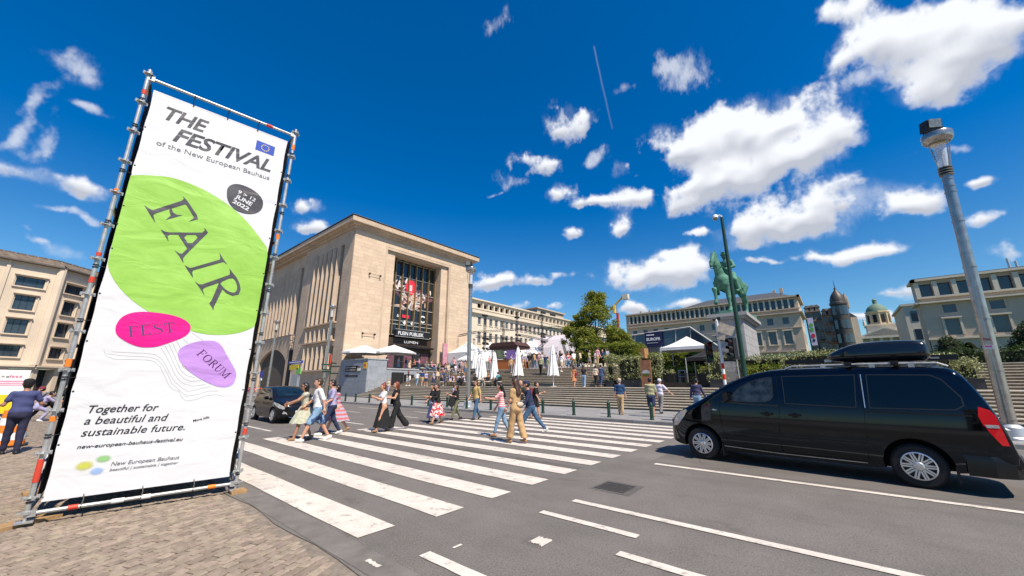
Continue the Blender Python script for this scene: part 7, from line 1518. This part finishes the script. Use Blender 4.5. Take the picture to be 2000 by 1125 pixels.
def person(label, x, y, z, head, H=1.75, pose=None, top=None, sleeve=1, hem=.90, leg='trousers', bottom=None, leghem=.08, wide=0, shoe=None, hair='brown', hairstyle='short', fem=False, skin=None, group=None, hat=None, sun=False, bag=None, res=.02, sit=False, jacket=None, belt=None, name='person', beard=None):
    s = H/1.75; P = dict(hl=(20,5), hr=(-15,15), al=(-15,8,15), ar=(15,8,20), lean=2, turn=0); P.update(pose or {}); skin = skin or SKIN
    root = thing(name, label, 'person', (x,y,z), R(head), group)
    V = lambda a,b,c: Vector((a,b,c))
    hipz, shz = .92, 1.42; sw = .155 if fem else .185; hw = .095 if fem else .088
    lean = R(P['lean']); hip = V(0,0,hipz)
    # drop the pelvis so the lower foot touches the ground
    def legpts(sd, ha, kb, hz):
        h = V(0, sd*hw, hz-.02); k = h+rotv((0,0,-.43), -R(ha)); a = k+rotv((0,0,-.41), -R(ha-kb)); return h, k, a, R(ha-kb)
    mz = min(min(legpts(1,*P['hl'],hipz)[2].z, legpts(-1,*P['hr'],hipz)[2].z), 9)
    hz = hipz-(mz-.085)
    if sit: hz = P.get('seat', .50)
    LL = legpts(1, *P['hl'], hz); LR = legpts(-1, *P['hr'], hz); hip = V(0,0,hz)
    up = lambda q: hip+rotv(Vector(q)-V(0,0,hipz), lean)
    neck = up((0,0,1.47)); headc = up((.02,0,1.60))+V(.01,0,0)
    sh = [up((0,sd*sw,shz-.03)) for sd in (1,-1)]
    arms = []
    for sd, (sa, ab, eb), s0 in ((1,P['al'],sh[0]),(-1,P['ar'],sh[1])):
        dr = rotv(rotv((0,0,-1), -R(sa)), R(ab)*sd, 'X'); el = s0+dr*.285; ax = Vector((0,1,0)); d2 = Matrix.Rotation(-R(eb), 3, 'Y')@dr
        if abs(P.get('inward', 0)) > 0: d2 = (d2+V(0,-sd*P['inward'],0)).normalized()
        wr = el+d2*.245; arms.append((s0, el, wr, d2))
    tor = [(up((.0,0,.98)), up((.0,0,1.12)), .125 if fem else .130, .112 if fem else .130, (.78,1.15)), (up((0,0,1.12)), up((.015,0,1.30)), .112 if fem else .130, .125 if fem else .140, (.80,1.12)), (up((-.01,.10,1.36)), up((-.01,-.10,1.36)), .075, .075)]
    if fem: tor += [(up((.085,.065,1.26)), up((.085,.065,1.27)), .062, .06), (up((.085,-.065,1.26)), up((.085,-.065,1.27)), .062, .06)]
    pel = [(hip+V(0,.05,.02), hip+V(0,-.05,.02), .125, .125, (.85,1.0)), (hip+V(-.03,.06,-.04), hip+V(-.03,-.06,-.04), .105, .105)]
    def leg_pr(e=0., e2=0.): 
        o = []
        for (h, k, a, an) in (LL, LR): o += [(h, k, .088+e, .056+e+e2*.4), (k, a, .058+e+e2*.4, .038+e+e2)]
        return o
    hd = [(headc+V(0,0,.035), headc+V(.01,0,-.005), .093, .088, (1.06,.88)), (headc+V(.035,0,-.055), headc+V(.04,0,-.06), .058, .055), (neck-V(0,0,.05), headc-V(0.01,0,.05), .056, .052), (headc+V(.098,0,.0), headc+V(.112,0,-.025), .012, .016), (headc+V(0,.082,-.01), headc+V(0,.084,.015), .016, .02), (headc+V(0,-.082,-.01), headc+V(0,-.084,.015), .016, .02)]
    arm_pr = []
    for (a, e, w, d2) in arms: arm_pr += [(a, e, .048, .038), (e, w, .038, .026)]
    legs_body = leg_pr() if leg != 'long' else leg_pr()
    S_ = Matrix.Scale(s, 4)
    body = sdf_mb(tor+pel+legs_body+hd+arm_pr, res, .03)
    for (a, e, w, d2), sd in zip(arms, (1,-1)): body.join(hand_mb(w-d2*.01, d2, sd, (1,0,0)))
    body.xf(S_).build('body', skin, root, 180)
    root.name = name
    def part(nm, prims, m, k=.03, cut=None, r=None): 
        q = sdf_mb(prims, r or res, k, cut, .0055 if nm in ('shirt','jacket','trousers','shorts') else .003 if nm == 'hair' else 0)
        if q.v: return q.xf(S_).build(nm, m, root, 180)
    n_up = rotv((0,0,1), lean); n_f = rotv((1,0,0), lean)
    # top garment
    if top:
        e = .014; pr = [(a, b, ra+e, rb+e, *f) for a, b, ra, rb, *f in tor]
        if hem < .93: pr += [(hip+V(0,.045,.03), hip+V(0,-.045,.03), .125+e+.008, .125+e+.008, (.88,1.0)), (up((0,0,1.0)), hip+V(0,0,-.02), .12, .135, (.82,1.15))]
        if sleeve:
            for (a, el, w, d2) in arms:
                if sleeve < 1: pr.append((a, a+(el-a)*sleeve, .062, .060))
                else: pr += [(a, el, .062, .052), (el, el+(w-el)*min(1,sleeve-1+.02), .052, .042)]
        hm = hip.z+(hem-hipz)
        part('shirt' if not jacket else 'jacket', pr, top, cut=lambda X,Y,Z: np.maximum(hm-Z-.0*X, (X-neck.x)*n_up.x+(Z-neck.z)*n_up.z+.015))
    # legs
    if leg == 'trousers':
        pr = leg_pr(.012, wide)+[(a, b, ra+.014, rb+.014, *f) for a, b, ra, rb, *f in pel]
        pr = [(a, b, ra, rb, *f) for a, b, ra, rb, *f in pr]; part('trousers', pr, bottom, cut=lambda X,Y,Z: leghem-Z)
    elif leg == 'shorts':
        pr = [(a, b, ra+.016, rb+.016, *f) for a, b, ra, rb, *f in pel]
        for (h, k, a, an) in (LL, LR): pr.append((h, h+(k-h)*leghem, .105, .098))
        zc = min(LL[0].z, LR[0].z)-.43*leghem; part('shorts', pr, bottom, cut=lambda X,Y,Z: zc-Z)
    elif leg == 'skirt':
        mid = (LL[1]+LR[1])/2; low = (LL[2]+LR[2])/2; spread = abs(LL[2].x-LR[2].x)
        z0 = hip.z+.10; z1 = leghem; b = MB(); n = 36; m_ = 9
        for j in range(m_):
            t = j/(m_-1); z = z0+(z1-z0)*t; ra = .130+(.045+wide)*t**.8+spread*.20*t; rb = .140+(.035+wide*.7)*t**.8; cx = low.x*t*.8
            for i in range(n): a = 2*math.pi*i/n; q = 1+.07*math.sin(a*9+j*.3)*t; b.v.append((cx+ra*math.cos(a)*q, rb*math.sin(a)*q, z+.012*math.sin(a*9)*t))
        for j in range(m_-1):
            for i in range(n): b.f.append((j*n+i,(j+1)*n+i,(j+1)*n+(i+1)%n,j*n+(i+1)%n)); b.m.append(0)
        b.f.append(tuple(range(n))); b.m.append(0); b.xf(S_).build('skirt', bottom, root, 80)
    # shoes
    for (h, k, a, an) in (LL, LR):
        fa = max(-.9, min(.9, -an*.0+ -an)) if abs(an) > .35 else 0
        toe = rotv((.15,0,-.045), 0 if not abs(an) > .35 else -an*.8 if an < 0 else -an*.3); heel = rotv((-.045,0,-.045), 0 if not abs(an) > .35 else -an*.8 if an < 0 else -an*.3)
        part('shoe', [(a+heel, a+toe*.8, .042, .034, (1,.95)), (a+V(0,0,-.01), a+V(.03,0,-.04), .044, .042)], shoe or M_black, k=.02, r=max(.016,res*.8), cut=lambda X,Y,Z: -(Z-min(a.z+heel.z,a.z+toe.z)+.036))
    # hair
    hm = HAIRS.get(hair)
    if hm and hairstyle != 'bald':
        pr = [(headc+V(-.012,0,.042), headc+V(-.012,0,.0), .101, .097, (1.06,.92))]
        if hairstyle == 'long': pr += [(headc+V(-.06,0,.02), up((-.12,0,1.30)), .092, .075, (.7,1.15))]
        if hairstyle == 'bob': pr += [(headc+V(-.05,0,.02), headc+V(-.06,0,-.11), .095, .085, (.85,1.08))]
        if hairstyle == 'bun': pr += [(headc+V(-.05,0,.14), headc+V(-.055,0,.15), .045, .045)]
        fx = headc.x+.045; part('hair', pr, hm, .03, cut=lambda X,Y,Z: np.maximum(np.minimum(X-fx, .075-(Z-headc.z)), (X-fx)*.0-1 if hairstyle != 'short' else -(Z-headc.z+.075)), r=.014)
    if beard: part('beard', [(headc+V(.045,0,-.075), headc+V(.03,0,-.08), .056, .05)], HAIRS[beard], r=.014)
    b = MB()
    for sd in (1,-1): b.ball(headc+V(.092,sd*.032,.018), (.010,.014,.009), 6, 0, 4)
    if res < .024: b.xf(S_).build('eyes', M_bink, root); q = MB().ball(headc+V(.094,0,-.062), (.008,.026,.008), 8, 0, 4); q.xf(S_).build('mouth', mat('lips',(.35,.10,.08),.5,var=0), root)
    if sun: MB().box(headc.x+.085,-.068,headc.z+.002,headc.x+.108,-.008,headc.z+.038).box(headc.x+.085,.008,headc.z+.002,headc.x+.108,.068,headc.z+.038).box(headc.x-.01,-.085,headc.z+.022,headc.x+.10,-.080,headc.z+.030).box(headc.x-.01,.080,headc.z+.022,headc.x+.10,.085,headc.z+.030).box(headc.x+.095,-.01,headc.z+.026,headc.x+.10,.01,headc.z+.032).xf(S_).build('sunglasses', M_bink, root)
    if hat:
        b = MB(); b.lathe([(.104,.045),(.106,.08),(.09,.125),(.04,.148),(.001,.15)], (headc.x-.008,0,headc.z), 16, 0, 1.05, .93); b.prism([(.02,-.08),(.17,-.055),(.185,0),(.17,.055),(.02,.08)], .046, .058, lambda a,c,h:(headc.x+a,c,headc.z+h+.01)) ; b.xf(S_).build('cap', hat, root, 40)
    if belt: part('belt', [(up((0,0,1.04)), up((0,0,1.045)), .140, .140, (.84,1.12))], belt, cut=lambda X,Y,Z: np.abs((Z-up((0,0,1.04)).z))-.02)
    if bag:
        kind, bm = bag; b = MB(); c = up((0,0,1.2))
        if kind == 'backpack': part('backpack', [(up((-.20,0,1.36)), up((-.22,0,1.06)), .10, .12, (.85,1.25))], bm, r=.022); 
        elif kind == 'tote': q = hip+V(-.02,-.24*1,.0); b.prism([(-.17,-.02),(.17,-.02),(.15,.24),(-.15,.24)], -.05, .05, lambda a,c_,h:(q.x+a,q.y+h,q.z+c_)).path([(q.x-.1,q.y,q.z+.24),(sh[1].x,sh[1].y-.03,sh[1].z+.06),(q.x+.1,q.y,q.z+.24)], .012, 5); b.xf(S_).build('shoulder_bag', bm, root, 40)
        elif kind == 'waist': b.ball(up((-.13,-.03,1.0)), (.07,.13,.07), 12, 0, 8); b.xf(S_).build('waist_bag', bm, root, 60)
        elif kind == 'drape': q = arms[0][2]; b.prism([(-.10,-.05),(.14,-.05),(.22,-.48),(.02,-.60),(-.16,-.42)], -.04, .05, lambda a,c_,h:(q.x+a-.05,q.y+h,q.z+c_+.05)); b.xf(S_).build('carried_jacket', bm, root, 40)
    return root
W = lambda c, n: cloth(n, c)
c_white = cloth('shirt_white',(.74,.73,.74)); c_navy = cloth('navy_cloth',(.022,.03,.075)); c_navy2 = cloth('navy_polo',(.015,.05,.13)); c_blk = cloth('black_cotton',(.012,.012,.013)); c_jean = cloth('denim',(.05,.11,.20)); c_jeanl = cloth('pale_denim',(.19,.30,.42)); c_khaki = cloth('khaki',(.46,.32,.17)); c_tan = cloth('tan_linen',(.46,.29,.14)); c_grey = cloth('grey_cotton',(.21,.20,.20)); c_red = cloth('red_floral',(.58,.02,.03),'floral',(.75,.68,.66)); c_pinkst = cloth('pink_stripe',(.72,.16,.18),'hoops',(.80,.62,.60),1.6); c_yel = cloth('yellow_check',(.52,.40,.15),'check',(.40,.24,.12),1.6); c_str = cloth('olive_hoops',(.55,.53,.30),'hoops',(.06,.065,.045),1.5)
c_green = cloth('sage_dress',(.42,.45,.34),'floral',(.55,.50,.40)); c_plaid = cloth('blue_floral_shorts',(.22,.36,.52),'floral',(.05,.09,.20),.6); c_mixd = cloth('pastel_dress',(.42,.36,.44),'hoops',(.50,.14,.16),.7); c_flor = cloth('floral_dress',(.55,.52,.60),'floral',(.16,.20,.35)); c_olive = cloth('olive_trousers',(.15,.16,.09)); c_maroon = cloth('maroon_pack',(.20,.03,.05)); c_purp = cloth('slate_purple',(.045,.045,.10)); c_lilac = cloth('lilac_cloth',(.35,.32,.48)); c_patt = cloth('patterned_trousers',(.35,.33,.36),'floral',(.08,.08,.10),1.6); c_beige = cloth('beige_cloth',(.55,.44,.33)); c_orange = cloth('orange_dress',(.50,.20,.09)); c_teal = cloth('teal_top',(.06,.36,.42)); c_suit = cloth('blue_suit',(.035,.06,.14)); c_ltee = cloth('pale_lilac_tee',(.62,.58,.66)); c_pink = cloth('pink_cloth',(.60,.25,.32))
s_white = mat('shoe_white',(.70,.70,.68),.6); s_tan = mat('sandal_tan',(.30,.17,.09),.7)
# on the crossing, from left to right; heading in degrees, 90 = along the road to the left
person('tall man in a white T-shirt and blue floral shorts striding over the crossing', 5.32,12.05,.01, 166, 1.86, dict(hl=(26,4),hr=(-20,12),al=(-22,10,14),ar=(20,8,28),lean=3), c_white, .85, .86, 'shorts', c_plaid, .95, 0, s_white, 'brown', 'short', skin=SKIN)
person('woman in sunglasses and sage dress reaching out, beside the man in white', 5.15,12.55,.01, 168, 1.68, dict(hl=(18,4),hr=(-14,10),al=(50,10,20),ar=(40,6,25),lean=4,inward=.2), c_green, .2, .95, 'skirt', c_green, .50, .12, s_tan, 'black', 'bob', True, SKIN2, sun=True)
person('man in sunglasses half hidden behind the man in white', 6.2,13.05,.01, 165, 1.80, dict(hl=(22,4),hr=(-16,14),al=(10,8,50),ar=(-10,8,20)), c_lilac, .8, .88, 'trousers', c_navy, .10, .0, s_white, 'black', 'short', sun=True)
person('dark-haired woman in a pastel striped dress, last of the group of four', 6.6,13.45,.01, 160, 1.64, dict(hl=(24,4),hr=(-24,12),al=(30,6,60),ar=(20,6,50),lean=5), c_mixd, .6, .95, 'skirt', c_mixd, .42, .10, s_tan, 'black', 'bob', True)
person('woman with a hair bun in a white top and long black skirt, arms folded', 7.75,12.45,.01, 168, 1.66, dict(hl=(18,4),hr=(-14,10),al=(30,4,85),ar=(28,4,85),inward=.5), c_white, .6, .98, 'skirt', c_blk, .16, .05, s_tan, 'auburn', 'bun', True)
person('woman in a black sleeveless top and wide black trousers with a shoulder bag', 8.35,12.55,.01, 165, 1.72, dict(hl=(16,4),hr=(-24,16),al=(26,4,70),ar=(30,4,78),inward=.4), c_blk, .15, .96, 'trousers', c_blk, .10, .07, s_white, 'auburn', 'bob', True, bag=('tote', c_blk))
person('woman in a black blazer and red patterned skirt walking left', 10.7,13.1,.01, 170, 1.66, dict(hl=(20,4),hr=(-16,10),al=(32,6,60),ar=(-10,8,25)), c_blk, 1.9, .80, 'skirt', c_red, .34, .08, s_tan, 'black', 'short', True, jacket=True)
person('companion in a lilac skirt mostly hidden behind the woman in red', 11.0,13.75,.01, 165, 1.62, dict(hl=(16,4),hr=(-12,8),al=(34,4,55),ar=(14,5,30)), c_blk, .9, .9, 'skirt', c_lilac, .20, .03, M_black, 'black', 'long', True)
person('woman in a floral summer dress waiting at the kerb', 15.2,17.1,.01, 100, 1.62, dict(hl=(10,3),hr=(-8,5)), c_flor, .1, .96, 'skirt', c_flor, .45, .08, s_tan, 'brown', 'bob', True, SKIN2)
person('person in olive trousers carrying a black jacket over the arm', 12.55,13.95,.01, 165, 1.62, dict(hl=(22,4),hr=(-14,12),al=(28,6,70),ar=(36,6,80)), c_blk, .8, .88, 'trousers', c_olive, .12, 0, M_black, 'black', 'bob', True, bag=('drape', c_blk))
person('man in a yellow checked shirt and jeans coming over the crossing', 13.05,13.15,.01, 176, 1.80, dict(hl=(16,4),hr=(-16,14),al=(-10,10,12),ar=(14,10,15)), c_yel, .85, .84, 'trousers', c_jean, .10, 0, M_black, 'brown', 'short', sun=True, beard='brown')
person('woman in a pink striped top and pale jeans holding out her phone', 9.55,8.45,.01, 130, 1.68, dict(hl=(18,4),hr=(-14,14),al=(46,6,52),ar=(10,6,20),lean=4), c_pinkst, .7, .88, 'trousers', c_jeanl, .12, -.004, s_tan, 'black', 'long', True)
person('woman with long brown hair in a tan jumpsuit with a black waist bag', 8.82,7.25,.01, 88, 1.80, dict(hl=(12,3),hr=(-12,8),al=(8,6,20),ar=(12,6,25)), c_tan, .6, .96, 'trousers', c_tan, .14, .05, s_tan, 'brown', 'long', True, bag=('waist', c_beige), belt=c_blk)
person('man in a navy puffer jacket and jeans taking a long stride', 10.7,8.15,.01, 132, 1.82, dict(hl=(30,6),hr=(-30,10),al=(14,8,30),ar=(-8,8,30),lean=9), c_navy, 1.95, .80, 'trousers', c_jean, .10, 0, s_white, 'black', 'short', jacket=True, hat=c_navy)
person('bald man in a black T-shirt and patterned trousers behind the striding man', 13.6,10.95,.01, 250, 1.76, dict(hl=(6,3),hr=(-6,5),al=(24,6,90),ar=(20,6,80),inward=.3), c_blk, .8, .88, 'trousers', c_patt, .10, .01, M_black, 'grey', 'bald')
person('person in dark shorts with a maroon backpack at the far end of the crossing', 15.3,11.35,.01, 300, 1.72, dict(hl=(14,4),hr=(-10,12),al=(30,6,80),ar=(10,6,20)), c_blk, .8, .88, 'shorts', c_blk, .85, 0, s_tan, 'black', 'short', bag=('backpack', c_maroon))
# on the far pavement
person('man in a navy polo shirt, khaki trousers and a beige flat cap seen from behind', 18.7,8.55,.12, 15, 1.76, dict(hl=(8,3),hr=(-6,4),al=(-6,10,12),ar=(-4,10,12)), c_navy2, .9, .84, 'trousers', c_khaki, .10, .012, s_tan, 'grey', 'short', hat=c_beige)
person('man in an olive and black hooped shirt and navy shorts seen from behind', 18.35,6.85,.12, 12, 1.78, dict(hl=(8,4),hr=(-8,10),al=(8,8,60),ar=(0,8,20)), c_str, .95, .82, 'shorts', c_navy, 1.0, 0, s_tan, 'black', 'short', skin=SKIN2)
person('man in a pale T-shirt, grey trousers and white cap holding his arm out', 20.6,7.2,.12, -10, 1.76, dict(hl=(12,4),hr=(-10,12),al=(-10,10,20),ar=(10,42,10)), c_ltee, .8, .86, 'trousers', c_grey, .10, .02, M_black, 'grey', 'short', hat=c_white)
person('man in a hooded slate jacket walking towards the steps beside the van nose', 19.6,5.15,.12, -5, 1.76, dict(hl=(10,4),hr=(-8,8),al=(-8,12,18),ar=(10,12,24),lean=6), c_purp, 1.95, .82, 'trousers', c_jeanl, .10, .01, s_white, 'black', 'short', jacket=True)
# by the festival stand on the left
person('man in navy T-shirt and black cap with his back turned at the left edge', -.32,15.5,-.01, 100, 1.76, dict(hl=(8,3),hr=(-7,3),al=(5,22,80),ar=(5,24,80),inward=.1), cloth('faded_navy_tee',(.055,.065,.17)), .6, .84, 'trousers', cloth('ink_trousers',(.02,.02,.05)), .10, .005, M_black, 'black', 'short', skin=SKIN2, hat=c_blk)
person('person in a grey T-shirt and maroon cap stretching in a wide lunge', .22,28.0,-.01, 175, 1.74, dict(hl=(48,20),hr=(-30,4),al=(40,20,50),ar=(30,20,60),lean=32), c_grey, .8, .86, 'trousers', c_blk, .10, .01, M_black, 'black', 'short', hat=c_maroon)
person('red-haired woman in a dark jacket behind the lunging person', .75,29.3,-.01, 250, 1.72, dict(hl=(5,2),hr=(-5,2),al=(30,6,80),ar=(20,6,60)), c_blk, 1.9, .82, 'trousers', c_blk, .10, .01, M_black, 'auburn', 'bob', True)
person('person in pale trousers crouching to look at the stand', -.15,27.6,-.01, 10, 1.66, dict(hl=(70,90),hr=(60,90),al=(50,6,40),ar=(50,6,40),lean=30), c_lilac, .8, .88, 'trousers', c_lilac, .10, .0, s_white, 'black', 'short')
# up the steps
person('woman in an orange-brown dress climbing the steps with a dark bag', 27.5,16.45,1.35, 10, 1.68, dict(hl=(14,6),hr=(-10,10)), c_orange, .2, .95, 'skirt', c_orange, .50, .04, s_tan, 'brown', 'bob', True, res=.024, bag=('tote', c_maroon))
person('woman in a dark top and blue jeans beside the woman in orange', 27.6,15.6,1.35, 10, 1.70, dict(hl=(10,4),hr=(-8,6)), c_blk, .5, .9, 'trousers', c_jeanl, .10, .03, s_white, 'brown', 'long', True, res=.024)
person('person in a cream top and black trousers starting up the upper steps', 28.0,14.75,1.35, 5, 1.70, dict(hl=(16,10),hr=(-14,14)), c_beige, .7, .9, 'trousers', c_blk, .10, .0, s_tan, 'black', 'short', True, res=.024)
person('man in a blue suit starting up the steps next to the ivy column', 28.2,13.95+.45,1.35, 5, 1.78, dict(hl=(18,12),hr=(-14,14)), c_suit, 1.95, .80, 'trousers', c_suit, .10, .0, s_tan, 'black', 'short', res=.024, jacket=True)
person('woman in a white top and jeans going up the steps by the granite wall', 27.4,37.4,1.35, 20, 1.66, dict(hl=(16,8),hr=(-10,10)), c_white, .6, .88, 'trousers', c_jeanl, .10, .01, s_tan, 'fair', 'bob', True, res=.026)
person('man in a blue shirt and shorts going up the steps by the granite wall', 27.5,36.6,1.35, 20, 1.78, dict(hl=(14,8),hr=(-10,10)), c_navy2, .9, .84, 'shorts', c_khaki, .9, 0, s_tan, 'brown', 'short', res=.026)
person('woman in a pale top and pale trousers standing on the left of the steps', 24.6,38.8,.54, 200, 1.62, dict(hl=(10,3),hr=(-8,4)), c_beige, .6, .86, 'trousers', c_lilac, .10, .02, s_tan, 'grey', 'bob', True, res=.026)
# the crowd: a few built people, copied with other clothes
protos = [person('x', 0,0,0,0,1.74,dict(hl=(10,4),hr=(-8,6)),c_white,.85,.86,'trousers',c_jean,.10,.01,s_white,'brown','short',res=.03),
 person('x', 0,0,0,0,1.66,dict(hl=(8,3),hr=(-6,4),al=(20,6,70),ar=(10,6,30)),c_pink,.6,.9,'skirt',c_blk,.42,.06,s_tan,'brown','long',True,res=.03),
 person('x', 0,0,0,0,1.78,dict(hl=(5,2),hr=(-5,2),al=(25,6,85),ar=(6,8,20)),c_navy,1.9,.82,'trousers',c_khaki,.10,.0,M_black,'black','short',res=.03),
 person('x', 0,0,0,0,1.70,dict(hl=(12,5),hr=(-9,8)),c_teal,.8,.86,'shorts',c_beige,.9,0,s_white,'fair','bob',True,res=.03),
 person('x', 0,0,0,0,1.72,dict(hl=(85,88),hr=(80,85),al=(35,6,60),ar=(30,6,55),seat=.56),c_beige,.8,.9,'trousers',c_blk,.0,.0,M_black,'brown','short',sit=True,res=.03),
 person('x', 0,0,0,0,1.66,dict(hl=(84,86),hr=(82,88),al=(40,6,70),ar=(20,6,40),seat=.56),c_white,.5,.9,'trousers',c_jeanl,.0,.0,s_tan,'black','long',True,sit=True,res=.03)]
TOPS = [('white',c_white),('pink',c_pink),('navy',c_navy),('black',c_blk),('teal',c_teal),('beige',c_beige),('lilac',c_lilac),('grey',c_grey),('floral',c_flor),('red patterned',c_red),('striped pink',c_pinkst),('tan',c_tan),('pale',c_ltee),('blue',c_navy2),('orange',c_orange),('olive hooped',c_str)]
BOTS = [('jeans',c_jean),('pale jeans',c_jeanl),('black bottoms',c_blk),('khaki bottoms',c_khaki),('grey bottoms',c_grey),('olive bottoms',c_olive),('navy bottoms',c_navy),('beige bottoms',c_beige)]
used = [False]*len(protos); rr = random.Random(77); seen = set()
def crowd(x, y, z, kinds, head, place, group):
    k = rr.choice(kinds); p = protos[k]
    for _ in range(40):
        ti, bi = rr.randrange(len(TOPS)), rr.randrange(len(BOTS)); key = (k in (1,3,5), ti, bi, place)
        if key not in seen: break
    seen.add(key); who = 'woman' if k in (1,3,5) else 'man'
    lab = '%s in %s top and %s %s' % (who, TOPS[ti][0], BOTS[bi][0], place)
    o = copy_tree(p, (x,y,z), R(head), lab) if used[k] else p; used[k] = True
    o.location = (x,y,z); o.rotation_euler.z = R(head); o['label'] = lab; o['group'] = group; s_ = rr.uniform(.94,1.05); o.scale = (s_,s_,s_)
    hm = rr.choice(list(HAIRS.values()))
    for c in o.children:
        n = c.name.split('.')[0]; m = {'shirt':TOPS[ti][1],'jacket':TOPS[ti][1],'trousers':BOTS[bi][1],'skirt':BOTS[bi][1],'shorts':BOTS[bi][1],'hair':hm,'body':rr.choice([SKIN,SKIN,SKIN2])}.get(n)
        if m: sl = c.material_slots[0]; sl.link = 'OBJECT'; sl.material = m
CROWD = [(33.44,28.19),(33.63,27.3),(33.52,26.57),(33.66,25.71),(33.68,25.02),(33.34,23.8),(33.31,21.5),(33.8,20.77),(33.46,19.94),(33.44,19.19),(33.9,18.46),(33.58,17.58),(33.8,16.94),(33.59,16.31),(35.58,30.6),(35.29,28.6),(35.58,27.47),(35.72,25.85),(35.51,24.87),(35.64,24.05),(35.6,22.6),(35.24,21.9),(38.6,24.88),(38.9,23.35),(39.5,16.9),(39.2,26.4),(33.14,31.3),(34.8,22.9),(34.9,25.3),(36.9,26.6),(37.1,24.3),(36.8,28.3),(38.2,29.2),(34.6,18.0),(33.0,17.1),(34.2,16.7)]
for (x, y) in CROWD: crowd(x, y, 3.152, [0,1,2,3], rr.uniform(0,360), 'in the crowd on the upper plaza', 'festival crowd on the upper plaza')
for (x, y, z) in [(30.6,22.0,2.403),(30.7,21.25,2.403),(30.0,24.6,2.103),(31.4,26.5,2.703),(31.2,20.0,2.703)]: crowd(x, y, z, [0,2,3], rr.uniform(-30,30), 'on the upper steps below the plaza', 'people on the upper steps')
for (x, y) in [(27.0,35.2),(27.1,34.0),(27.6,33.1),(27.3,32.6),(26.9,38.4)]: crowd(x, y, 1.353, [0,1,2,3], rr.uniform(0,360), 'on the landing near the mid lamp', 'people on the left of the landing')
for (x, y, z) in [(30.35,35.4,2.253),(30.3,34.1,2.253),(31.1,33.2,2.553),(30.0,36.9,2.103),(31.7,34.6,2.853),(32.1,36.4,3.003)]: crowd(x, y, z, [0,1,3], rr.uniform(0,360), 'on steps below the cafe terrace', 'people on the steps below the cafe terrace')
for k, (x, y) in enumerate([(33.63,43.9),(34.43,43.7),(35.25,43.9),(36.0,44.0),(36.94,43.8),(37.72,43.9),(38.72,44.1),(39.74,43.9),(35.13,45.5),(36.15,45.5),(37.11,45.5),(38.69,45.5),(39.92,45.5),(41.0,44.6),(42.1,44.0)]): crowd(x, y, 3.312, [4,5], rr.uniform(0,360), 'seated at the terrace tables', 'people seated on the cafe terrace')
for k, (x, y) in enumerate([(32.6,44.2),(36.6,46.6),(40.6,46.6),(31.9,45.5),(34.0,47.2)]): crowd(x, y, 3.312, [0,1,2], rr.uniform(0,360), 'standing on the terrace before the portal', 'people standing on the terrace')
for k, (x, y) in enumerate([(24.9,46.8),(25.6,45.8),(26.0,44.4),(25.5,47.9),(27.3,44.0),(29.0,43.9),(30.3,44.0)]): crowd(x, y, 3.302, [4,5] if k < 4 else [0,1], rr.uniform(0,360), 'behind the granite parapet', 'people behind the granite parapet')
for k, (x, y) in enumerate([(27.0,29.0),(27.5,30.4),(27.2,27.6),(27.4,26.0),(27.1,24.4),(27.8,31.5),(26.9,31.0)]): crowd(x, y, 1.352, [4,5], rr.uniform(0,360), 'seated among the folded parasols', 'people seated on the landing')
for k, p in enumerate(protos):
    if not used[k]:
        for c in list(p.children): bpy.data.objects.remove(c)
        bpy.data.objects.remove(p)
